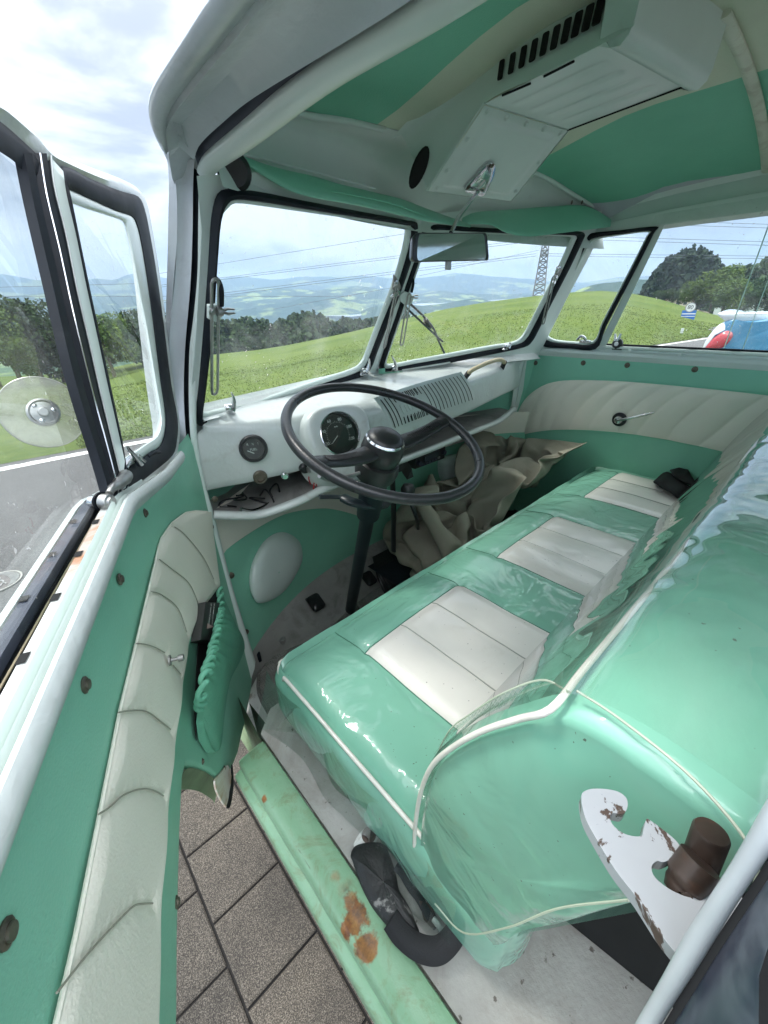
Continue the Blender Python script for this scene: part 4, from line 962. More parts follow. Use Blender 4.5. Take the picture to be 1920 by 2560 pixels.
plate('vent_glass', q3([(lerp(a, c, .1), lerp(b, d, .1)) for (a, b), (c, d) in zip(vi, vo)]), 0, 'glass', vt, nrm=pn)
vc = on_p(1265, 738, .02)
box('vent_catch', (-.012, -.02, -.006), (.004, .02, .006), 'chrome', vt, .002, at=vc)
tube('vent_catch', cr([vc, vc + V((-.015, .0, .014)), vc + V((-.012, .016, .020)), vc + V((-.008, .03, .006))], 4), .005, 'chrome', vt)
# divider bar and quarter light front post
loft('divider_bar', [cr([on_p(x, y, .004) for x, y in l], 4) for l in ([(1417, 486), (1354, 620), (1287, 756)], [(1425, 486), (1361, 621), (1293, 756)], [(1437, 484), (1371, 622), (1304, 757)])], 'paint', pd, angle=20)
# front pillar of the passenger side: from the windscreen rubber to the vent rubber
pf = [[(1266, 497), (1277, 500)], [(1254, 512), (1276, 508)], [(1228, 572), (1250, 552)], [(1196, 640), (1215, 615)], [(1162, 705), (1180, 690)], [(1138, 748), (1168, 735)], [(1118, 790), (1152, 772)], [(1100, 905), (1122, 880)], [(1085, 965), (1106, 958)]]
ra, rb_ = [], []
for (a, b) in pf:
    pb = on_p(*b, .004)
    Yy = min(pb.y + .02, 1.0); ra.append(hy(a[0], a[1], Yy)); rb_.append(pb)
ra, rb_ = cr(ra, 5), cr(rb_, 5)
loft('side_pillar', [ra, [a.lerp(b, .3) + V((-.004, -.006, 0)) for a, b in zip(ra, rb_)], [a.lerp(b, .36) + V((.002, .0, 0)) for a, b in zip(ra, rb_)], [a.lerp(b, .42) + V((-.004, -.004, 0)) for a, b in zip(ra, rb_)], [a.lerp(b, .85) + V((-.003, -.002, 0)) for a, b in zip(ra, rb_)], rb_], 'paint', van, angle=30)
# lower pillar strips between dash and door card
for (dx, m_, w_) in [(0, 'paint', .010), (11, 'rubber_blue', .004)]:
    tube('side_pillar', cr([hy(1127 + dx, 800, .965), hy(1112 + dx, 860, .97), hy(1098 + dx, 905, .975), hy(1085 + dx, 965, .98), hy(1072 + dx, 1020, .985)], 4), w_, m_, van)
# main window glass pane, partly lowered with a bright edge, and window rear
gp_ = [V((prx(z) + .012, y, z)) for y, z in [(.665, -.16), (.53, .235), (-.5, .25), (-.5, -.16)]]
plate('side_window', gp_, 0, 'glass', pd, nrm=pn)
gp2 = [V((prx(z) + .020, y, z)) for y, z in [(.27, -.16), (.245, .24), (-.6, .25), (-.6, -.16)]]
plate('sliding_pane', gp2, 0, 'glass_clear', pd, nrm=pn)
m_edge = mat('glass_edge', (.55, .75, .68), .2, var=.05)
tube('pane_edge', [V((prx(-.155) + .020, .27, -.155)), V((prx(.23) + .020, .246, .23))], .0016, m_edge, pd)
tube('pane_edge', [V((prx(-.155) + .012, .22, -.155)), V((prx(.0) + .012, .215, .0)), V((prx(.23) + .012, .20, .23))], .0012, m_edge, pd)
# catch on the glass at the bottom
qc = hx(1335, 742, XP + .0)
turn('window_lock', [(.018, 0), (.018, .010), (.014, .014), (.0001, .014)], qc, (-1, 0, 0), 'black', pd, 22)
box('window_lock_base', (-.008, -.02, -.022), (.0, .016, -.004), 'black', pd, .002, at=qc)
for s in (-1, 1): tube('window_lock_lever', [qc + V((-.01, .004 * s + .004, .010)), qc + V((-.012, .010 * s + .004, .034))], [.006, .003], 'chrome', pd)
turn('window_lock_core', [(.009, .0), (.008, .018), (.0001, .018)], qc, (-1, 0, 0), 'chrome', pd, 18)
# outer skin of the passenger side, behind the door card and rearwards
sk = [[V((1.80, y, z)) for y in (BACK, 0, .7, 1.0)] for z in (-.15, -.5, -1.2)]
loft('side_skin', sk, 'paint_outer', van)
sk = [[V((1.76, BACK, z)), V((1.76, -.62, z))] for z in (-.15, -.4, -1.06)]
loft('side_wall', sk, 'paint', van)
# nose skin in front, under the windscreens
ns = []
for i in range(25):
    x = lerp(.22, 1.76, i / 24); u = abs(x - .98) / .76
    ns.append([V((x, 1.13 - .22 * u, -.2)), V((x, 1.22 - .28 * u ** 2, -.35)), V((x, 1.26 - .28 * u ** 2, -.7)), V((x, 1.24 - .28 * u ** 2, -1.15))])
loft('nose_skin', ns, 'vinyl_green', van, angle=180)
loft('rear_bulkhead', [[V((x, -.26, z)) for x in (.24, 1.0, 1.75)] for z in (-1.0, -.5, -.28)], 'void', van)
# ---- bench seat --------------------------------------------------------------
seat = empty('bench_seat', (.97, .35, -.78), parent=van)
def rbox_faces(lo, hi, r, xs, ys, zs):
    """closed rounded block as six dense grids; returns verts, faces, unrounded coordinates"""
    lo, hi = V(lo), V(hi); key = {}; vs, src, fs = [], [], []
    def vid(p):
        k = tuple(round(c, 5) for c in p)
        if k not in key:
            q = V((min(max(p.x, lo.x + r), hi.x - r), min(max(p.y, lo.y + r), hi.y - r), min(max(p.z, lo.z + r), hi.z - r)))
            d = p - q
            key[k] = len(vs); vs.append(q + d.normalized() * r if d.length > 1e-9 else p.copy()); src.append(p.copy())
        return key[k]
    def grid(A, B, f):
        for i in range(len(A) - 1):
            for j in range(len(B) - 1):
                fs.append((vid(f(A[i], B[j])), vid(f(A[i + 1], B[j])), vid(f(A[i + 1], B[j + 1])), vid(f(A[i], B[j + 1]))))
    for X in (lo.x, hi.x): grid(ys, zs, lambda a, b: V((X, a, b)))
    for Y in (lo.y, hi.y): grid(xs, zs, lambda a, b: V((a, Y, b)))
    for Z_ in (lo.z, hi.z): grid(xs, ys, lambda a, b: V((a, b, Z_)))
    return vs, fs, src
def lin(breaks, step):
    out = [breaks[0]]
    for a, b in zip(breaks, breaks[1:]):
        n = max(1, int(round((b - a) / step)))
        out += [a + (b - a) * k / n for k in range(1, n + 1)]
    return out
PX = [(.352, .652), (.815, 1.142), (1.352, 1.688)]; PY = (.05, .452)
rr = .045
edge = [0, .006, .013, .021, .030, .038, .045]
def axis(lo, hi, br, step): return sorted(set([round(lo + e, 5) for e in edge] + [round(hi - e, 5) for e in edge] + [round(v, 5) for v in lin([lo + rr] + br + [hi - rr], step)]))
xs = axis(.205, 1.742, [.352, .652, .815, 1.142, 1.352, 1.688], .014); ys = axis(.03, .575, [.452], .014); zs = axis(-.775, -.600, [], .02)
vs, fs, src = rbox_faces((.205, .03, -.775), (1.742, .575, -.600), rr, xs, ys, zs)
def disp(p, s):
    q = p.copy()
    if s.z > -.601:                   # top: soft crown, channel seams and quilting
        q.z += .010 * math.sin(math.pi * min(1, max(0, (s.x - .2) / 1.54))) * 1.0
        e = min(s.x - .205, 1.742 - s.x, .575 - s.y)
        for (a, b) in PX:
            for xe in (a, b): q.z -= .006 * math.exp(-((s.x - xe) / .008) ** 2) * sstep(.0, .03, e)
            if a < s.x < b and s.y < .452:
                L = (b - a); u = (s.x - a) / L; q.z += .004 * math.sin(math.pi * ((u * 3) % 1)) ** .5 * sstep(.452, .44, s.y)
            if a - .01 < s.x < b + .01: q.z -= .005 * math.exp(-((s.y - .452) / .006) ** 2)
        q.z += .004 * fb((s.x, s.y, 1), 5)
        q.z -= .02 * sstep(.40, .575, s.y) ** 2
    elif s.y > .574 or s.x < .206:
        q += (V((0, 1, 0)) if s.y > .574 else V((-1, 0, 0))) * (.008 * math.sin(math.pi * (s.z + .775) / .175) + .004 * fb((s.x, s.y, s.z * 2), 9))
    return q
vs2 = [disp(p, s) for p, s in zip(vs, src)]
mi = []
for f in fs:
    c = sum((src[i] for i in f), V()) / 4
    mi.append(1 if c.z > -.601 and c.y < .452 and any(a < c.x < b for a, b in PX) else 0)
cu_ = mk('seat_cushion', vs2, fs, ['seat_green', 'seat_cream'], seat, True, 180, mi)
M['seat_line'] = mat('cushion_seam_shade', (.30, .31, .27), .7); M['seat_line_green'] = mat('cushion_seam_green', (.06, .20, .14), .6)
def on_top(x, y): return disp(V((x, y, -.6)), V((x, y, -.6))) + V((0, 0, .0012))
for a_, b_ in PX:
    for k_ in (1, 2):
        xx = a_ + (b_ - a_) * k_ / 3; tube('quilting_seam', [on_top(xx, y_) for y_ in lin([.10, .45], .014)], .0011, 'seat_line', cu_, 6)
    for xx in (a_, b_): tube('panel_seam', [on_top(xx, y_) for y_ in lin([.10, .55], .014)], .0010, 'seat_line_green', cu_, 6)
    tube('panel_seam', [on_top(x_, .452) for x_ in lin([a_, b_], .014)], .0010, 'seat_line_green', cu_, 6)
# piping round the top edge
pp = []
def top_edge(x, y):
    s = V((x, y, -.6)); r2 = rr; q = V((min(max(x, .205 + r2), 1.742 - r2), min(max(y, -.05 + r2), .575 - r2), -.6 - r2)); return q
path = [V((.205, y, -.6)) for y in (.06, .1, .2, .3, .4, .50)] + [V((.205 + .03 - .03 * math.cos(a), .535 + .04 * math.sin(a), -.6)) for a in (0, .5, 1.0, 1.57)] + [V((x, .575, -.6)) for x in (.35, .5, .8, 1.1, 1.4, 1.69)]
path = cr(path, 5)
pth2 = []
for p in path:
    kx = 1 if p.x < .24 else 0
    pth2.append(V((p.x + (.004 if p.y < .53 else .004), p.y - .008, -.615 - .012 * (1 if p.y > .53 else 0) + .002 * fb(p, 8))))
tube('seat_piping', pth2, .0034, 'piping', cu_, 10)
# loose clear plastic hem hanging on the near side
M['clear_plastic'] = glassmat('clear_plastic', tint=(.93, .97, .95), dirt=.10, dlo=.35, dhi=.7, specks=.1, gloss=1.6)
rows = []
for i in range(50):
    t = i / 49; y = lerp(.575, .10, t)
    z1 = -.635; z2 = -.80 - .015 * math.sin(t * 9) + .02 * t
    rows.append([V((.200 - .012 * k - .006 * math.sin(t * 14 + k * 2) - .03 * k * k * sstep(.35, 0, t), y + .02 * k * sstep(.3, 0, t), lerp(z1, z2, k))) for k in [j / 10 for j in range(11)]])
loft('plastic_hem', rows, 'clear_plastic', cu_, angle=180)
# backrest: side profile (y,z), swept across the cab
prof = [(.168, -.70), (.172, -.63), (.170, -.56), (.162, -.49), (.150, -.43), (.128, -.375), (.100, -.320), (.074, -.278), (.050, -.244), (.02, -.232), (-.02, -.232), (-.052, -.242), (-.062, -.27), (-.050, -.31), (-.030, -.36), (-.008, -.43), (.012, -.50), (.032, -.57), (.048, -.65), (.075, -.70), (.12, -.715)]
prof = [(a, b) for a, b, _ in cr([V((a, b, 0)) for a, b in prof], 4, True)]
X0, X1 = .205, 1.74
nx = 150; rows = []; cen = (.05, -.45)
for i in range(nx + 1):
    u = i / nx; x = lerp(X0, X1, u); r = []
    endk = 1 - .05 * math.exp(-u * 60)
    for j, (y, z) in enumerate(prof):
        yy = cen[0] + (y - cen[0]) * endk; zz = cen[1] + (z - cen[1]) * endk
        ang = math.atan2(z - cen[1], y - cen[0])
        d = V((0, math.cos(ang), math.sin(ang)))
        top = sstep(-.42, -.25, z)
        ee = sstep(0, .12, u); wrk = .003 + .006 * ee * fb((x * 2.2, y * 6, z * 3), 2.2) + ee * top * (.0045 * abs(fb((x * 3.2, y * .8, 7), 6)) + .0025 * fb((x * 7, y * 1.5, 2), 2.6)) + top * .005 * fb((x * 1.2, y * 2.4, 3), 4.5) + .0012 * math.sin(x * 47 + 3 * fb((x, y, z), 6)) * top * (0.6 if y < .05 else .3)
        r.append(V((x, yy, zz)) + d * wrk)
    rows.append(r)
nP_ = len(prof); vs = [p for r in rows for p in r]; fs = []
for i in range(nx):
    for j in range(nP_): fs.append((i * nP_ + j, i * nP_ + (j + 1) % nP_, (i + 1) * nP_ + (j + 1) % nP_, (i + 1) * nP_ + j))
# end panel: concentric rings towards its middle, softly bulged
base = rows[0]; prev = list(range(nP_)); cc = V((X0, cen[0], cen[1] - .02))
for t in (.04, .12, .25, .45, .7, .95):
    idx = []
    for p in base:
        q = p.lerp(cc, t); q.x = X0 - .007 * sstep(0, .35, t) - .003 * fb((q.y * 2, q.z * 2, 0), 5); idx.append(len(vs)); vs.append(q)
    for j in range(nP_): fs.append((prev[j], prev[(j + 1) % nP_], idx[(j + 1) % nP_], idx[j]))
    prev = idx
fs.append(tuple(prev)); fs.append(tuple(nx * nP_ + k for k in range(nP_)))
br_ = mk('seat_backrest', vs, fs, 'seat_green', seat, True, 180)
# clear plastic cover lying loosely over the backrest
M['cover_film'] = glassmat('clear_cover_film', tint=(.95, .98, .96), dirt=.16, dlo=.45, dhi=.8, specks=.0, gloss=2.2)
rows = []
for i in range(221):
    u = i / 220; x = lerp(X0 + .004, X1, u); r = []
    for j, (y, z) in enumerate(prof):
        if not (z > -.60 and not (y < 0.02 and z < -.33)): continue
        ang = math.atan2(z - cen[1], y - cen[0]); d = V((0, math.cos(ang), math.sin(ang))); top = sstep(-.42, -.25, z)
        f = noise.noise(V((x * (7 + 10 * math.exp(-(x - X0) * 4)) + 1.5 * noise.noise(V((x * 5, y * 5, 0))), y * 2.5, z * 1.5))); f2 = noise.noise(V((x * 34, y * 7, z * 6 + 4)))
        r.append((math.atan2(z - cen[1], y - cen[0]) % (2 * math.pi), V((x, y, z)) + d * (.0075 + .005 * top + (1 - abs(f) * 2.4) * .0026 * (.35 + .65 * top) + .0004 * f2 * (.5 + top))))
    r.sort(key=lambda q: (q[0] - 4.9) % (2 * math.pi)); rows.append([q[1] for q in r])
loft('clear_cover', rows, 'cover_film', br_, angle=180)
# piping along the front of the end panel then along the top edge
def prof_at(z, front=True):
    best = min((p for p in prof if p[0] > .04), key=lambda p: abs(p[1] - z)); return best
pp = [V((X0 - .003, y + .002, z)) for y, z in [(.168, -.70), (.174, -.63), (.172, -.56), (.165, -.49), (.152, -.43), (.130, -.375), (.102, -.320), (.075, -.277), (.055, -.246)]]
pp += [V((x, .052 + .003 * math.sin(x * 9), -.2385 + .003 * math.sin(x * 14))) for x in (.24, .3, .4, .5, .65, .8, .95, 1.1, 1.25, 1.4, 1.55, 1.70)]
tube('backrest_piping', cr(pp, 5), .0027, 'piping', br_, 12)
# seams of the clear cover: stitched lines with gathers
def stitch(pts, nm='cover_seam', r=.0009):
    return tube(nm, cr(pts, 6), r, mat('stitching', (.45, .50, .40), .5), br_, 6) if 'stitching' not in bpy.data.materials else tube(nm, cr(pts, 6), r, bpy.data.materials['stitching'], br_, 6)
def surf_x(x, y, z): return V((x, y, z))
stitch([V((.236, y + .004, z + .003)) for y, z in [(.182, -.62), (.178, -.55), (.170, -.48), (.155, -.415), (.132, -.365), (.105, -.312), (.075, -.268)]] + [V((.215, .052, -.236))])
stitch([V((.215, .048, -.231)), V((.212, .02, -.229)), V((.204, -.02, -.230)), V((.196, -.05, -.243)), V((.194, -.058, -.27))])
stitch([V((.186, .125, -.668)), V((.180, .08, -.63)), V((.181, .04, -.52)), V((.183, .012, -.42)), V((.186, -.02, -.34))])
gs = []
for k in range(46):
    t = k / 45; pts_ = [(.182, -.62), (.178, -.55), (.170, -.48), (.155, -.415), (.132, -.365), (.105, -.312), (.075, -.268)]
    q = t * 6; i = min(5, int(q)); a = V((0, *pts_[i])).lerp(V((0, *pts_[i + 1])), q - i)
    ln = .014 + .008 * random.random()
    gs.append(tube('g', [V((.236, a.y + .003, a.z + .002)), V((.236 - ln, a.y + .002, a.z + .001))], [.0018, .0004], 'clear_plastic', None, 5))
join('cover_gathers', gs, br_)
# ---- pedestal, sill, step -----------------------------------------------------
ZS = -.78
lab = None
sp = [(.157, .565), (.157, .30), (.157, 0), (.157, -.5), (1.74, -.5), (1.74, .60), (.40, .60), (.20, .605)]
ped = plate('seat_pedestal', [V((x, y, ZS)) for x, y in sp], -.012, 'pedestal', van, nrm=(0, 0, 1))
loft('seat_pedestal', [[V((x, .60, z)) for x in (.2, .6, 1.2, 1.74)] for z in (ZS, -1.05)], 'paint_worn', van)
# green sill with its stepped outer flange
def m_sill():
    m, t, n, k, b = ng('worn_green_sill_paint')
    base = tramp(t, tnoise(t, 9, 6, .65), [(.3, (.18, .34, .20)), (.7, (.25, .43, .27))])
    dirt = tramp(t, tnoise(t, 13, 8, .75, dist=1.5), [(.52, (0, 0, 0)), (.68, (.65,) * 3)])
    o = tmix(t, dirt, base, (.17, .17, .07))
    scr = tramp(t, tnoise(t, 60, 4, .7, sc=(1, .15, 1)), [(.66, (0, 0, 0)), (.70, (.6,) * 3)])
    o = tmix(t, scr, o, (.10, .12, .07))
    geo_ = n.new('ShaderNodeNewGeometry')
    def spot(c, r, soft, st, o):
        d = n.new('ShaderNodeVectorMath'); d.operation = 'DISTANCE'; k.new(geo_.outputs['Position'], d.inputs[0]); d.inputs[1].default_value = c
        ad = n.new('ShaderNodeMath'); ad.operation = 'MULTIPLY_ADD'; k.new(tnoise(t, 34, 4, .65), ad.inputs[0]); ad.inputs[1].default_value = -2.4 * r; k.new(d.outputs['Value'], ad.inputs[2])
        mr = n.new('ShaderNodeMapRange'); mr.inputs[1].default_value = -r * .35; mr.inputs[2].default_value = -r * .35 - soft * .6; mr.inputs[3].default_value = 0; mr.inputs[4].default_value = st
        k.new(ad.outputs[0], mr.inputs[0])
        rc_ = tramp(t, tnoise(t, 60, 5, .7), [(.32, (.06, .02, .008)), (.5, (.22, .08, .014)), (.7, (.36, .17, .035))])
        return tmix(t, mr.outputs[0], o, rc_)
    for c, r, s, st in [(hz(768, 1990, ZS), .026, .010, .95), (hz(790, 2045, ZS), .021, .010, .95), (hz(755, 1950, ZS), .016, .008, .9), (hz(742, 2010, ZS), .014, .006, .95), (hz(725, 2040, ZS), .012, .005, .9), (hz(566, 1728, ZS), .010, .004, 1), (hz(548, 1760, ZS), .006, .003, .9), (hz(725, 1895, ZS), .012, .012, .5), (hz(745, 1925, ZS), .016, .02, .4)]:
        o = spot(tuple(c), r, s, st, o)
    k.new(o, b.inputs['Base Color']); b.inputs['Roughness'].default_value = .42; b.inputs['Coat Weight'].default_value = .2
    k.new(tbump(t, tnoise(t, 40, 6, .7), .3, .004), b.inputs['Normal']); return m
M['sill'] = m_sill()
rows = []
for y in [.545, .535, .50] + [lerp(.46, -.6, k / 26) for k in range(27)]:
    w = .0015 * fb((0, y, 0), 9); cut = .004 if y > .54 else 0
    rows.append([V((.155, y, ZS - .004)), V((.152, y, ZS + .004 - cut)), V((.144, y, ZS + .006 - cut)), V((.120, y, ZS + .003 - cut)), V((.106 + w, y, ZS + .001 - cut)), V((.100 + w, y, ZS - .006)), V((.099 + w, y, ZS - .014)), V((.0985 + w, y, ZS - .030)), V((.088 + w, y, ZS - .034)), V((.085 + w, y, ZS - .040)), V((.085 + w, y, ZS - .052)), V((.088, y, ZS - .09)), V((.12, y, ZS - .11))])
sill = loft('door_sill', rows, 'sill', van, angle=45); tag(sill, 'pale green door sill with orange rust patches')
# front face of the sill and the step well before it
plate('door_sill', [r for r in rows[0]], .002, 'sill', van, nrm=(0, 1, 0))
M['step'] = mat('dirty_green_step_paint', (.13, .19, .10), .6, var=.25, vs=10, dirt=.7, dirtc=(.05, .04, .025), ds=14, dlo=.45)
loft('step_well', [[V((.157, .545, z)), V((.168, .62, z)), V((.178, .75, z)), V((.20, .90, z))] for z in (-.86, -1.0, -1.055, -1.09)], 'step', van)
loft('step_well', [[V((.157, .545, -.84)), V((.19, .60, -.84)), V((.20, .75, -.9))], [V((.157, .545, -1.06)), V((.19, .60, -1.06)), V((.20, .75, -1.06))]], 'step', van)
loft('step_well', [[V((x, y, -1.057)) for y in (.54, .7, .9)] for x in (.165, .26)], 'step', van)
# door check box at the foot of the pillar
bx = hz(548, 1412, -1.0)
box('door_check', (-.012, -.03, -.02), (.012, .03, .02), 'rubber', van, .003, at=bx)
box('door_check_arm', (-.005, -.012, -.012), (.016, .012, .012), 'rust', van, .002, at=bx)
# seat belt reel, strap and rubber flap by the seat foot
blt = empty('seat_belt', tuple(hz(840, 1900, ZS)), parent=van)
fp = cr([hz(x, y, ZS + .004) for x, y in [(762, 1862), (758, 1850), (768, 1830), (800, 1822), (828, 1826), (842, 1850), (855, 1890), (862, 1925), (880, 1955), (896, 1990), (905, 2020), (880, 2030), (850, 2015), (822, 1985), (800, 1955), (778, 1910)]], 4, True)
fc = sum(fp, V()) / len(fp)
loft('rubber_flap', [fp, [p + V((0, 0, .004)) for p in fp], [p.lerp(fc, .12) + V((0, 0, .011 + .004 * fb(p, 20))) for p in fp], [p.lerp(fc, .5) + V((0, 0, .016 + .005 * fb(p, 24))) for p in fp], [p.lerp(fc, .98) + V((0, 0, .016)) for p in fp]],
     mat('worn_black_rubber', (.02, .02, .02), .5, dirt=.75, dirtc=(.30, .29, .27), ds=26, dlo=.58, dhi=.64, grain=.5, gs=200), blt, cu=True, angle=180)
strap = cr([hz(845, 1990, ZS + .012), hz(868, 2022, ZS + .014), hz(905, 2050, ZS + .018), hz(945, 2056, ZS + .022), hz(975, 2030, ZS + .03), hz(992, 1996, ZS + .04)], 8)
rows = []
for i, p in enumerate(strap):
    t_ = strap[min(i + 1, len(strap) - 1)] - strap[max(0, i - 1)]; w_ = V((-t_.y, t_.x, 0))  .normalized() * .0125; rows.append([p + w_ + V((0, 0, .012)), p - w_])
sb = loft('belt_strap', rows, mat('black_webbing', (.015, .015, .016), .75, grain=.6, gs=900), blt); mod_solid(sb, .003)
tube('belt_bracket', cr([hz(855, 1872, ZS + .02), hz(868, 1885, ZS + .02), hz(886, 1915, ZS + .015), hz(905, 1940, ZS + .015), hz(925, 1975, ZS + .02), hz(942, 2000, ZS + .01)], 5), .006, 'rubber', blt, flat=.5)
plate('belt_anchor', [hz(x, y, ZS + .02) for x, y in [(905, 1945), (930, 1950), (945, 1985), (935, 2005), (915, 1985)]], .004, 'rust', blt, bevel=.001)
tube('belt_bracket', cr([hz(936, 1985, ZS + .02), hz(950, 2002, ZS + .02), hz(955, 2015, ZS + .012)], 4), .004, 'paint_white', blt)
turn('floor_bolt', [(.012, 0), (.012, .004), (.007, .005), (.006, .009), (.0001, .010)], hz(797, 1806, ZS), (0, 0, 1), 'rust', van, 16)
plate('mount_plate', cr([hz(x, y, ZS + .001) for x, y in [(788, 1790), (815, 1795), (840, 1830), (835, 1860), (780, 1840), (764, 1825)]], 3, True), .002, 'paint_worn', van, nrm=(0, 0, 1))
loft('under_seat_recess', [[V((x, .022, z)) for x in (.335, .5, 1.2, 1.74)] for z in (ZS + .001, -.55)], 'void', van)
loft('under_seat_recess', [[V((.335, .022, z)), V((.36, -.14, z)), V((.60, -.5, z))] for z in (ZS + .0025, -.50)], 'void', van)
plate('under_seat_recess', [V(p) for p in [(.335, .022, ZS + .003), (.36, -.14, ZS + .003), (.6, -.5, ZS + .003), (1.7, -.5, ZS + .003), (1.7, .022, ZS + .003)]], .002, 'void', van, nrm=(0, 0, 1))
# ---- notched seat catch on the door pillar ------------------------------------
nk = [(1256, 1722), (1264, 1708), (1290, 1703), (1330, 1708), (1352, 1722), (1356, 1742), (1346, 1758), (1325, 1756), (1318, 1766), (1326, 1784), (1352, 1802), (1384, 1806), (1390, 1792), (1396, 1770), (1405, 1772), (1450, 1806), (1470, 1830), (1462, 1848), (1435, 1862), (1420, 1860),
      (1408, 1872), (1416, 1896), (1455, 1925), (1500, 1938), (1512, 1905), (1520, 1878), (1560, 1902), (1600, 1935), (1620, 1990), (1560, 2110), (1500, 2095), (1440, 2035), (1380, 1945), (1330, 1880), (1290, 1815), (1264, 1765)]
ZN = -.25
kpts = cr([hz(x, y, ZN) for x, y in nk], 4, True)
nt_ = plate('seat_catch', kpts, -.008, mat('chipped_white_paint', (.34, .36, .38), .35, coat=.3, var=.1, dirt=.95, dirtc=(.06, .035, .025), ds=26, dlo=.575, dhi=.59), van, nrm=(0, 0, 1), bevel=.003); tag(nt_, 'white notched seat catch with chipped rusty edges')
turn('seat_catch_pin', [(.0078, -.030), (.0078, .0), (.0070, .0015), (.0001, .002)], hd(1536, 1800, .304), (.15, .1, 1), 'rust', van, 28)
tube('seat_catch_pin', cr([hd(1512, 1860, .300), hd(1490, 1890, .302), hd(1468, 1915, .304), hd(1495, 1925, .304)], 5), [.0085] * 8 + [.0065] * 8, 'rust', van, 16)
# ---- rear door pillar -----------------------------------------------------------
pa = [hy(1700, 1720, -.036), hy(1659, 1790, -.036), hy(1590, 1900, -.036), hy(1520, 2010, -.036), hy(1460, 2110, -.036), hy(1400, 2212, -.036), hy(1340, 2330, -.036)]
pa = cr(pa, 4)
tube('rear_pillar_lip', pa, [.0034 + .0002 * math.sin(i * .6) for i in range(len(pa))], mat('wiped_white_paint', (.38, .41, .43), .35, coat=.4, var=.14, vs=14, dirt=.5), van, 14)
pb = [p + V((-.10, -.03, -.08)) for p in pa]
def m_navy():
    m, t, n, k, b = ng('smeared_navy_rubber')
    o = tramp(t, tnoise(t, 14, 4, .6, dist=1.6), [(.42, (.02, .025, .045)), (.62, (.10, .115, .14)), (.75, (.22, .24, .26))])
    k.new(o, b.inputs['Base Color']); b.inputs['Roughness'].default_value = .4; return m
M['navy'] = m_navy()
loft('rear_pillar', [[p + V((.0, -.006, 0)) for p in pa], [a.lerp(b, .4) + V((0, .004, 0)) for a, b in zip(pa, pb)], pb], 'navy', van)
loft('rear_pillar', [[p + V((.002, -.004, 0)) for p in pa], [p + V((.10, -.18, .0)) for p in pa]], 'void', van)
# black fabric strip lying at the far end of the cushion
fa = [[hz(x, y, -.585 + dz) for x, y in r] for r, dz in [([(1412, 1043), (1440, 1022), (1470, 1045)], 0), ([(1425, 1052), (1456, 1032), (1492, 1060)], .016), ([(1450, 1066), (1480, 1046), (1508, 1062)], .012), ([(1466, 1080), (1496, 1062), (1520, 1075)], .004)]]
bf = loft('black_cloth', [cr(r, 4) for r in list(zip(*[cr(c, 4) for c in zip(*fa)])) and fa], mat('black_fabric', (.008, .008, .009), .9, sheen=0), None, angle=180); mod_solid(bf, .006)
tag(bf, 'small black folded fabric strip lying on the far end of the bench cushion', 'cloth')
bf2 = loft('black_cloth', [cr([hz(x, y, -.56) for x, y in r], 4) for r in ([(1447, 1017), (1468, 1012), (1488, 1008)], [(1455, 1028), (1478, 1030), (1486, 1018)], [(1470, 1040), (1490, 1048), (1505, 1050)])], 'void', bf, angle=180); mod_solid(bf2, .005)
bf2.name = 'fabric_fold'
# ---- open driver door ----------------------------------------------------------
DD = V((.37513, .92697, 0)); DN = V((DD.y, -DD.x, 0)); DH = V((.235, .95, 0))
door = empty('driver_door', (.235, .90, -.6), parent=van)
# plan line of the inner panel, from far behind the hinge (a = 1.35) to the hinge
PLAN = [(1.45, None), (1.0, None), (.75, None), (.6, None), (.5, None), (.42, None)]
plan = [(DH - DD * a) for a, _ in PLAN] + [V((.118, .642, 0)), V((.160, .722, 0)), V((.205, .800, 0)), V((.243, .862, 0)), V((.268, .905, 0))]
plan += [V((.292, .955, 0)), V((.318, 1.010, 0)), V((.342, 1.065, 0))]   # the window frame runs on past the hinge line
plan = cr(plan, 6)
aa = []                                 # arc parameter = distance ahead of the first point
s = 0
for i, p in enumerate(plan):
    if i: s += (p - plan[i - 1]).length
    aa.append(s)
STOT = s; SEND = s
for i, p in enumerate(plan):
    if p.y <= .906: STOT = aa[i]
def plan_at(s, off=0):
    s = max(0, min(SEND - 1e-5, s)); i = 0
    while aa[i + 1] < s: i += 1
    t = (s - aa[i]) / (aa[i + 1] - aa[i]); p = plan[i].lerp(plan[i + 1], t); d = (plan[min(i + 2, len(plan) - 1)] - plan[max(0, i - 1)]).normalized()
    return p + V((d.y, -d.x, 0)) * off, d
def sd_of(a): return 1.45 - a           # a = distance behind the hinge line on the straight part
def lean(s, z): return -.115 * max(0, -.47 - z) * sstep(sd_of(.35), sd_of(.60), s)
def dpt(s, z, off=0): p, d = plan_at(s, off + lean(s, z)); return V((p.x, p.y, z))
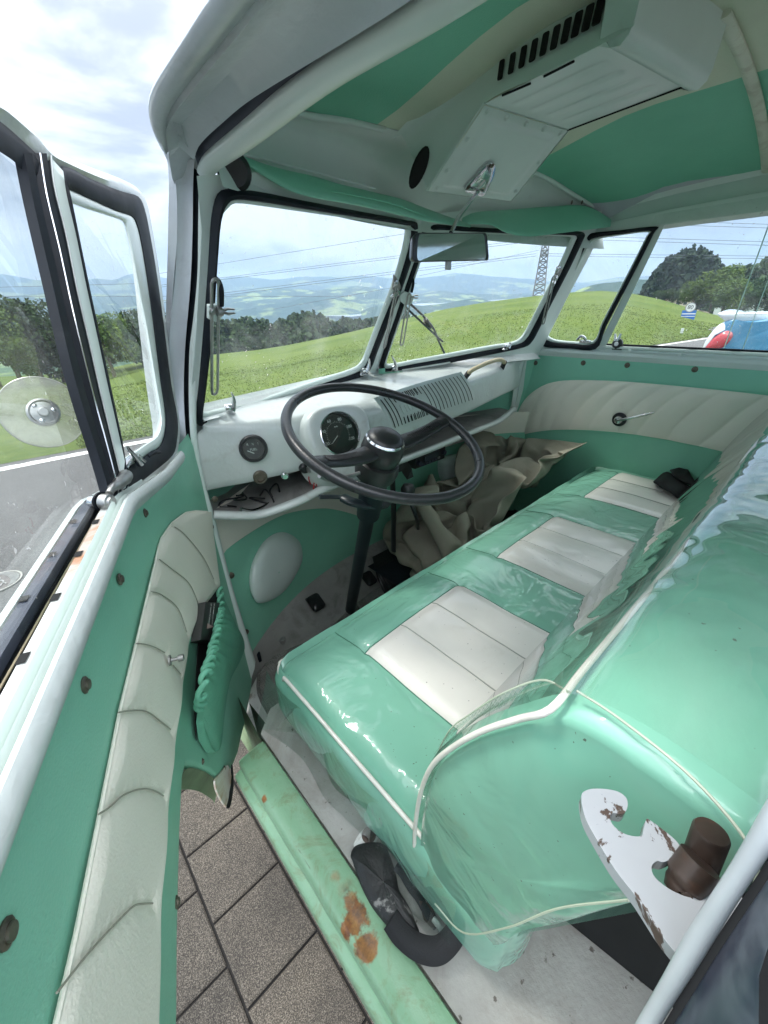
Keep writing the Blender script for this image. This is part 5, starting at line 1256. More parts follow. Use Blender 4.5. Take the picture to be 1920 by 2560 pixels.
def on_d(x, y, off=0):
    """sight line against the door's inner surface"""
    r = ray(x, y); best = None; L = 0
    for _ in range(6):
        hit = None
        for i in range(len(plan) - 1):
            d = (plan[i + 1] - plan[i]); nn = V((d.y, -d.x, 0)).normalized()
            a = plan[i] + nn * (off + L); det = r.x * d.y - r.y * d.x
            if abs(det) < 1e-9: continue
            t = (a.x * d.y - a.y * d.x) / det; u = (a.x * r.y - a.y * r.x) / det
            if t > 0 and -.02 <= u <= 1.02: hit = (t, aa[i] + u * (aa[i + 1] - aa[i])); break
        if hit is None:                 # fall back to the straight plane
            t = (DH + DN * (off + L)).dot(DN) / r.dot(DN); p = r * t; hit = (t, 1.45 - (DH - p).dot(DD)) if t > 0 else (1, 0)
        z = r.z * hit[0]; L2 = lean(hit[1], z)
        if abs(L2 - L) < 1e-5: break
        L = .5 * L + .5 * L2
    return hit[1], z
def od(x, y, off=0): s, z = on_d(x, y, off); return dpt(s, z, off)
# inner panel outline in (s,z)
top_tab = [on_d(x, y, .022) for x, y in [(289, 1095), (306, 1082), (330, 1062), (367, 1031), (397, 990)]]
frt = [on_d(x, y) for x, y in [(420, 1040), (447, 1110), (474, 1180), (510, 1300), (543, 1400)]]
SF = max(f[0] for f in frt)
def ztop(s): return interp(s, [(0, -.197), (top_tab[0][0], top_tab[0][1])] + sorted(top_tab[1:]))
ZB_T = sorted(on_d(x, y) for x, y in [(547, 1440), (546, 1490), (535, 1560), (518, 1625), (500, 1668), (480, 1690), (455, 1672), (425, 1660), (405, 1657), (397, 1690), (394, 1780), (391, 1900), (390, 2050), (391, 2212)])
def zbot(s): return interp(s, ZB_T)
rows = []
NS, NZ = 170, 60
for i in range(NS + 1):
    s = lerp(0, STOT - .002, i / NS); zt, zb = ztop(s), zbot(s); row = []
    for j in range(NZ + 1):
        t = j / NZ; z = lerp(zt, zb, t)
        wv = .0025 * fb((s * 1.0, z * .6, 0), 5) * sstep(0, .05, t)
        e = min(1, min(t, 1 - t) * 30)
        row.append(dpt(s, z, -.006 + .006 * e + wv))
    rows.append(row)
pn_ = loft('door_panel', rows, 'vinyl_green', door, angle=180)
# cream insert, proud of the panel, with its pleats
Lc = [(447, 1106), (420, 1104), (397, 1108), (367, 1130), (343, 1163), (330, 1215), (316, 1271), (289, 1382), (269, 1460), (249, 1540), (203, 1765), (150, 2020), (105, 2212), (60, 2400)]
Rc = [(447, 1106), (452, 1150), (462, 1215), (471, 1268), (452, 1292), (431, 1319), (412, 1360), (403, 1390), (390, 1465), (375, 1570), (360, 1682), (345, 1832), (336, 1945), (322, 2212), (312, 2400)]
Lc3 = resamp([V((*on_d(x, y), 0)) for x, y in Lc], 150); Rc3 = resamp([V((*on_d(x, y), 0)) for x, y in Rc], 150)
def tosz(l): return [(a.x, a.y) for a in cr([V((*on_d(x, y, .006), 0)) for x, y in l], 6)]
pleats = [tosz(l) for l in [[(366, 1131), (400, 1155), (440, 1205), (466, 1260)], [(333, 1198), (370, 1228), (410, 1262), (433, 1316)], [(315, 1276), (350, 1285), (385, 1315), (407, 1376)], [(288, 1390), (310, 1391), (335, 1398), (360, 1412)], [(370, 1432), (382, 1446), (392, 1458)],
        [(247, 1541), (275, 1536), (315, 1536), (345, 1556), (373, 1579)], [(203, 1765), (235, 1745), (270, 1716), (308, 1704), (335, 1708), (357, 1721)], [(112, 2160), (150, 2110), (206, 2042), (260, 1985), (290, 1957), (312, 1952), (334, 1951)]]]
M['pleat_shade'] = mat('pleat_thread', (.30, .30, .24), .7)
rows = []
for j in range(61):
    t = j / 60; row = []
    for a, b in zip(Lc3, Rc3):
        s, z = a.x + (b.x - a.x) * t, a.y + (b.y - a.y) * t
        d = min(pdist((s, z), c) for c in pleats); e = min(1, min(t, 1 - t) * 14) ** .6
        row.append(dpt(s, z, .0035 + .0065 * e * (.35 + .65 * (1 - math.exp(-(d / .022) ** 1.2))) - .003 * math.exp(-(d / .0028) ** 2)))
    rows.append(row)
loft('door_panel_insert', rows, 'vinyl_cream', door, angle=180)
for j, C_ in enumerate((Lc3, Rc3)): tube('welt', [dpt(a.x, a.y, .0035) for a in C_[2:]], .0016, 'headliner_green' if j else 'vinyl_cream', door, 6)
for pl_ in pleats: tube('pleat_stitch', [dpt(a, b, .0058) for a, b in pl_[2:-1]], .0007, 'pleat_shade', door, 5)
for x, y in [(315, 1108), (261, 1251), (186, 1479), (18, 2015), (459, 1138)]:
    s, z = on_d(x, y, .002); p = dpt(s, z, .001); _, d = plan_at(s); screw(p, (d.y, -d.x, 0), door, .0042)
s, z = on_d(383, 1948, .0); screw(dpt(s, z, .0), DN, door, .004)
for x, y in [(436, 1645), (483, 1660)]: s, z = on_d(x, y); screw(dpt(s, z, .001), DN, door, .0035)
# bare window crank spindle
s, z = on_d(365, 1427, .01); p = dpt(s, z, .010)
turn('crank_spindle', [(.0065, 0), (.0065, .002), (.0022, .0025), (.0022, .010), (.0042, .0105), (.0042, .016), (.0025, .017), (.0001, .017)], p, (DN + V((0, 0, -.05))).normalized(), 'steel', door, 16)
# belt rail: lips, channel and beads, section (offset, z) swept along the door's plan
def sweep(name, sec, m, s0, s1, n=50, dz=None, par_=door, angle=40):
    rows = []
    for i in range(n + 1):
        s = lerp(s0, s1, i / n); r = []
        for (o_, z_) in sec:
            p, d = plan_at(s, o_); r.append(V((p.x, p.y, z_ + (ztop(s) + .197))))
        rows.append(r)
    return loft(name, rows, m, par_, angle=angle)
SE = top_tab[-1][0] - .004
sweep('belt_rail', [(.004, -.215), (.022, -.202), (.026, -.194), (.0255, -.187), (.022, -.182), (.0185, -.183), (.017, -.188), (.017, -.193)], 'paint_white', 0, SE)
SR = sd_of(.40)
sweep('belt_rail', [(.017, -.1915), (.0145, -.192)], 'paint_worn', 0, SE)
sweep('belt_bead', [(.0145, -.192), (.0145, -.1855), (.0135, -.1835), (.0125, -.1855), (.0125, -.195)], 'paint', 0, SR + .05)
sweep('channel_gap', [(.0127, -.1935), (.0103, -.1945)], 'rubber', 0, SR)
sweep('belt_bead', [(.0105, -.195), (.0103, -.1835), (.0088, -.181), (.0073, -.183), (.007, -.190)], 'paint', 0, SR)
M['strip_rust'] = mat('rust_streaked_strip', (.42, .43, .41), .45, var=.08, vs=12, dirt=.9, dirtc=(.30, .13, .05), ds=9, dlo=.53, dhi=.64)
sweep('channel_strip', [(.007, -.188), (-.003, -.188), (-.004, -.197)], 'strip_rust', 0, SR)
sweep('window_channel', [(-.004, -.19), (-.004, -.214), (-.012, -.214), (-.012, -.187)], 'rubber', 0, SR)
sweep('channel_rubber', [(-.0115, -.192), (-.0115, -.1845), (-.0195, -.1835), (-.0205, -.19)], 'rubber_blue', 0, SR)
tube('channel_bead', [plan_at(lerp(0, SR, k / 20), -.0118)[0] + V((0, 0, -.186)) for k in range(21)], .0009, 'beige', door, 6)
sweep('belt_lip', [(-.0205, -.19), (-.021, -.183), (-.025, -.182), (-.0275, -.187), (-.030, -.22), (-.030, -.5)], 'paint_white', 0, SE)
ncs = []
for k in range(9):
    a = sd_of(.44) - .012 - k * .058
    if a < 0: break
    for o1, o2, w_ in ((-.0038, .0015, .009), (-.0200, -.0150, .007)):
        q = [plan_at(a, o1)[0], plan_at(a, o2)[0], plan_at(a + w_, o2)[0], plan_at(a + w_, o1)[0]]
        zz = -.1873 if o1 > -.01 else -.1828
        ncs.append(mk('n', [V((p.x, p.y, zz + (ztop(a) + .197))) for p in q], [(0, 1, 2, 3)], 'void', None, False))
join('channel_notches', ncs, door)
# outer skin of the door
rows = []
for i in range(41):
    s = lerp(0, STOT, i / 40); zb = zbot(s) - .02; rows.append([V((*plan_at(s, -.031 - .012 * math.sin(math.pi * t) + lean(s, lerp(-.2, zb, t)))[0].xy, lerp(-.21, zb, t))) for t in [k / 8 for k in range(9)]])
loft('door_skin', rows, 'paint_white', door, angle=180)
# metal lip under the pocket and its torn white flap
sk_ = cr([od(400, 1663), od(415, 1658), od(445, 1668), od(472, 1690), od(478, 1700)], 4)
loft('door_bottom_lip', [sk_, [p + V((-.012, .0, -.012)) for p in sk_], [p + V((-.02, -.0, -.03)) for p in sk_]], 'step', door)
fl_ = [od(488, 1656), od(496, 1680), od(496, 1720), od(488, 1748), od(468, 1722), od(460, 1690), od(474, 1672)]
M['flap'] = mat('stained_white_flap', (.60, .57, .50), .6, var=.1, dirt=.9, dirtc=(.42, .22, .07), ds=14, dlo=.45, dhi=.6)
plate('torn_flap', cr([p + V((.004, 0, 0)) for p in fl_], 4, True), .003, 'flap', door)
plate('torn_flap', cr([od(497, 1655) + V((.005, 0, 0)), od(500, 1700) + V((.005, 0, 0)), od(492, 1748) + V((.005, 0, 0)), od(484, 1740) + V((.004, 0, 0)), od(494, 1700) + V((.004, 0, 0))], 3, True), .002, 'rubber', door)
# --- pocket
pk = empty('door_pocket', tuple(od(460, 1480)), parent=door)
cav = [od(x, y, .004) for x, y in [(437, 1300), (452, 1282), (468, 1272), (470, 1300), (476, 1330), (460, 1400), (440, 1470), (425, 1540), (424, 1600), (420, 1560), (422, 1480), (428, 1380)]]
plate('pocket_cavity', cr(cav, 3, True), .001, 'void', pk, nrm=DN)
strip_l = [(403, 1655), (408, 1560), (413, 1480), (420, 1400), (432, 1330), (448, 1290), (470, 1270)]
# pouch: gathered along its elastic, sewn down along the outer line
el = cr([od(x, y, o_) for x, y, o_ in [(472, 1274, .008), (474, 1312, .018), (470, 1345, .028), (462, 1380, .034), (454, 1410, .036), (446, 1440, .036), (436, 1470, .034), (430, 1500, .028), (428, 1530, .018)]], 8)
sw2 = cr([od(x, y, .004) for x, y in [(474, 1272), (490, 1305), (510, 1350), (530, 1388), (520, 1425), (498, 1470), (486, 1540), (478, 1610), (462, 1626)]], 8)
lo2 = cr([od(x, y, .004) for x, y in [(428, 1530), (424, 1560), (430, 1600), (445, 1625), (462, 1626)]], 6)
NE = 90; el = resamp(el, NE); sw2 = resamp(sw2, NE); rows = []
for i in range(31):
    t = i / 30; row = []
    for j, (a, b) in enumerate(zip(el, sw2)):
        u = j / (NE - 1); p = a.lerp(b, t); nrm2 = V((.75, -.62, .1)).normalized()
        g = math.exp(-t * 7) * .0055 * math.sin(u * 78 + 2 * fb((u * 4, 0, 0), 2)) + math.exp(-t * 2.5) * .004 * fb((u * 5, t * 1.2, 2), 2.5) + .012 * math.sin(math.pi * min(1, t * 1.05)) * math.sin(math.pi * u) * (1 + .3 * math.sin(u * 9))
        row.append(p + nrm2 * g)
    rows.append(row)
M['cloth_green'] = mat('green_pocket_cloth', (.13, .40, .27), .6, grain=.3, gs=300, var=.06, wave=.2, ws=20)
pch = loft('pouch', rows, 'cloth_green', pk, angle=180)
l1 = resamp(lo2, 40); l2 = resamp([rows[k][-1] for k in range(31)][::1], 40)
# lower fill between the elastic's end and the bottom seam
lowa = resamp([el[-1], od(424, 1560, .008), od(430, 1600, .005), od(446, 1626, .004), sw2[-1]], 40); lowb = resamp([rows[k][-1] for k in range(31)], 40)
loft('pouch', [[a.lerp(b, t) + DN * .004 * math.sin(math.pi * t) for a, b in zip(lowa, lowb)] for t in [k / 6 for k in range(7)]], 'cloth_green', pk, angle=180)
ruf = []
for j in range(NE * 3):
    u = j / (NE * 3 - 1); i0 = min(NE - 2, int(u * (NE - 1))); p = el[i0].lerp(el[i0 + 1], u * (NE - 1) - i0)
    ruf.append(p + V((.0055 * math.cos(u * 118), 0, .0055 * math.sin(u * 118 + .6 * math.sin(u * 31)))) + DN * .003)
tube('ruffle', ruf, .0040, 'cloth_green', pk, 8)
for of_ in (0, 5): tube('pocket_stitch', cr([od(x - of_, y + of_ * .6, .0035) for x, y in [(478, 1300), (498, 1335), (532, 1388), (518, 1412), (505, 1440)]], 2), .0008, 'headliner_green', pk, 5)
# box standing in the pocket (a thing of its own)
b0, b1_, b2, b3_ = od(444, 1300, .020), od(475, 1302, .020), od(462, 1386, .020), od(433, 1382, .020)
bn = (b1_ - b0).cross(b3_ - b0).normalized(); bn = bn if bn.dot(DN) > 0 else -bn
bx_ = plate('card_box', [b0, b1_, b2, b3_], -.022, mat('grey_black_card', (.035, .036, .034), .45, var=.1), None, nrm=bn, bevel=.0008)
tag(bx_, 'slim dark grey box with small white print standing in the green door pocket', 'box')
dr = (b3_ - b0).normalized(); dw = (b1_ - b0).normalized()
def bp(u, v): return b0.lerp(b1_, u).lerp(b3_.lerp(b2, u), v) + bn * .0005
text3('box_print', 'DE  BATTERIEN FUR FUNKK,', bp(.60, .34), dr, dw, .0048, 'printed', bx_, .0001)
text3('box_print', 'DE  WEGER FUR SERVICE', bp(.38, .32), dr, dw, .0048, 'printed', bx_, .0001)
tr_ = mk('warning_triangle', [bp(.3, .72), bp(.3, .58), bp(.78, .66)], [(0, 1, 2)], mat('pink_print', (.65, .42, .40), .5), bx_, False)
# --- window frame of the door
def dl(l, off=0, k=4, closed=False): return cr([od(x, y, off) for x, y in l], k, closed)
# outer painted frame and black channel along the top and vent
fo = [(-40, 195), (0, 221), (67, 279), (101, 316), (140, 338), (200, 363), (269, 390), (300, 410), (318, 440), (330, 500), (345, 600), (358, 710), (374, 840), (386, 925), (382, 975), (372, 1002), (340, 1040), (300, 1086)]
fi = [(-40, 245), (0, 262), (50, 305), (95, 350), (124, 365), (190, 395), (258, 420), (290, 428), (304, 455), (316, 510), (332, 600), (347, 710), (362, 830), (376, 905), (374, 955), (364, 985), (335, 1012), (285, 1068)]
a_, b_ = dl(fo, 0), dl(fi, 0)
back = -.045
loft('window_frame', [[p + DN * back for p in a_], a_, [p.lerp(q, .5) + DN * .006 for p, q in zip(a_, b_)], b_], 'paint_white', door, angle=60)
# black rubber of the vent window
ro_ = [(122, 368), (140, 362), (190, 388), (258, 414), (292, 424), (306, 450), (318, 505), (334, 600), (349, 710), (364, 830), (378, 905), (376, 955), (366, 985), (325, 1020), (284, 1050), (262, 1066), (258, 1040), (245, 960), (222, 860), (196, 740), (170, 620), (150, 520), (133, 430)]
ri_ = [(133, 408), (146, 410), (190, 430), (245, 455), (278, 466), (290, 485), (300, 525), (314, 610), (328, 712), (341, 820), (351, 893), (350, 935), (340, 965), (310, 985), (280, 1004), (262, 1016), (257, 1000), (249, 950), (230, 860), (204, 740), (178, 620), (158, 525), (141, 445)]
dv = empty('vent_window', tuple(od(250, 700)), parent=door)
ra_, rb2 = dl(ro_, .001, 3, True), dl(ri_, .001, 3, True)
ring('vent_seal', ra_, rb2, DN, .008, 'rubber', dv)
gi_ = [(136, 432), (150, 437), (190, 452), (240, 468), (263, 477), (270, 490), (280, 535), (296, 622), (314, 712), (331, 815), (343, 887), (345, 915), (336, 943), (310, 962), (286, 978), (262, 992), (259, 982), (251, 945), (233, 860), (208, 745), (182, 625), (160, 525), (143, 455)]
rc2 = dl(gi_, .002, 3, True)
ring('vent_frame', rb2, rc2, DN, .005, 'paint', dv)
plate('vent_glass', [p.lerp(q, .3) for p, q in zip(rc2, rb2)], 0, 'glass', dv, nrm=DN)
# bar between the panes and the black run channel
bl1 = [(101, 330), (108, 400), (133, 500), (157, 620), (184, 735), (208, 843), (230, 935), (250, 1018), (256, 1060)]
bl2 = [(133, 405), (141, 440), (160, 525), (180, 620), (204, 735), (226, 840), (247, 935), (262, 1010), (266, 1050)]
loft('divider_bar', [dl(bl1, .001), [p.lerp(q, .5) + DN * .008 for p, q in zip(dl(bl1, .001), dl(bl2, .001))], dl(bl2, .001)], 'paint', door, angle=60)
ch1 = [(34, 335), (62, 450), (97, 588), (124, 718), (146, 735), (172, 835), (203, 978), (222, 1050), (228, 1085)]
ch1 = [(40, 330), (62, 440), (92, 570), (122, 700), (146, 800), (172, 890), (203, 985), (222, 1050), (230, 1085)]
c1_, c2_ = dl(ch1, 0), dl(bl1, 0)
def ln(t, o_): return [p.lerp(q, t) + DN * o_ for p, q in zip(c1_, c2_)]
loft('run_channel', [ln(0, -.004), ln(.0, .004), ln(.18, .006), ln(.22, .0), ln(.42, 0), ln(.46, .005), ln(.72, .006), ln(.78, .001), ln(.94, .002), ln(1.0, .004)], 'rubber', door, angle=40)
tube('channel_lip', ln(.46, .006), .0010, 'chrome', door, 6); tube('channel_lip', ln(.93, .005), .0009, 'paint_white', door, 6)
t1, t2 = dl([(-40, 240), (0, 262), (50, 305), (100, 352)], 0), dl([(-40, 300), (0, 328), (34, 352), (62, 385)], 0)
loft('run_channel', [t1, [p.lerp(q, .4) + DN * .005 for p, q in zip(t1, t2)], t2], 'rubber', door)
# big pane
mg = [od(-40, 310, -.008), od(0, 330, -.008), od(45, 370, -.008), od(75, 500, -.008), od(125, 700, -.008), od(175, 880, -.008), od(222, 1060, -.008), V((*plan_at(sd_of(.75), -.012)[0].xy, -.20)), V((*plan_at(sd_of(1.2), -.012)[0].xy, -.20)), V((*plan_at(sd_of(1.2), -.008)[0].xy, .17))]
plate('door_window', mg, 0, 'glass', door, nrm=DN)
# clear round disc stuck on the pane
dc = hd(94, 891, .64); RD = .5 * (hd(-3, 885, .64) - hd(190, 897, .64)).length; DNs = DN; DN = (-dc.normalized() + V((.05, -.05, .12))).normalized()
pr_ = od(0, 880, -.004); rdisc = .5 * ((od(190, 935, -.004) - od(-4, 870, -.004)).length)
u_, w_, _ = frame_of(DN); 
turn('clear_disc', [(RD, -.001), (RD, .001), (RD * .95, .002), (RD * .5, .003), (.0001, .003)], dc, DN, glassmat('dusty_plastic', (.80, .80, .70), .62, .25, .70, .1), door, 48)
hb = turn('disc_hub', [(RD * .40, .002), (RD * .39, .005), (RD * .34, .006), (RD * .3, .004), (RD * .14, .005), (RD * .13, .009), (RD * .1, .010), (.0001, .010)], dc, DN, 'steel', door, 36)
for q in range(3): screw(dc + DN * .0045 + (u_ * math.cos(q * 2.1 + .6) + w_ * math.sin(q * 2.1 + .6)) * RD * .25, DN, hb, .0018, 'chrome')
DN = DNs
tube('disc_rim', [dc + (u_ * math.cos(q * .1309) + w_ * math.sin(q * .1309)) * RD for q in range(48)], .0009, 'steel', door, 6, closed=True)
# vent catch and lower pivot
v0 = od(300, 985, .010); vcm = empty('vent_catch', tuple(v0), parent=dv)
tube('catch_body', cr([od(268, 1012, .006), od(280, 994, .009), od(294, 986, .010), od(310, 997, .009)], 4), [.0045] * 4 + [.0055] * 5 + [.0035] * 4, 'chrome', vcm, 12, flat=.7)
tube('catch_lever', cr([od(303, 1004, .012), od(292, 988, .016), od(280, 973, .019), od(273, 962, .020)], 4), [.0042, .0042, .004, .0038, .0036, .0034, .003, .0028, .0025, .0022, .002, .0016, .0012], 'chrome', vcm, 10, flat=.6)
tube('catch_hook', cr([od(318, 987, .005), od(335, 977, .007), od(352, 981, .005)], 4), .0034, 'rubber', vcm)
tube('pivot_elbow', cr([od(236, 1066, .006), od(243, 1054, .008), od(256, 1045, .010), od(268, 1034, .010), od(272, 1026, .009)], 5), [.0035] * 5 + [.0045] * 5 + [.0065] * 5 + [.0075] * 5 + [.005], 'steel', vcm, 16)
pa_ = (DD * -.5 + DN).normalized()
turn('pivot_boss', [(.008, -.005), (.0085, 0), (.0075, .003), (.0055, .0035), (.005, .006), (.0001, .006)], od(232, 1084, .004), pa_, 'steel', vcm, 24)
turn('pivot_washer', [(.010, -.007), (.010, -.005), (.0001, -.005)], od(230, 1084, .002), pa_, 'rubber', vcm, 24)
turn('pivot_nut', [(.0065, -.014), (.007, -.008), (.0001, -.008)], od(226, 1084, .002), pa_, 'chrome', vcm, 24)
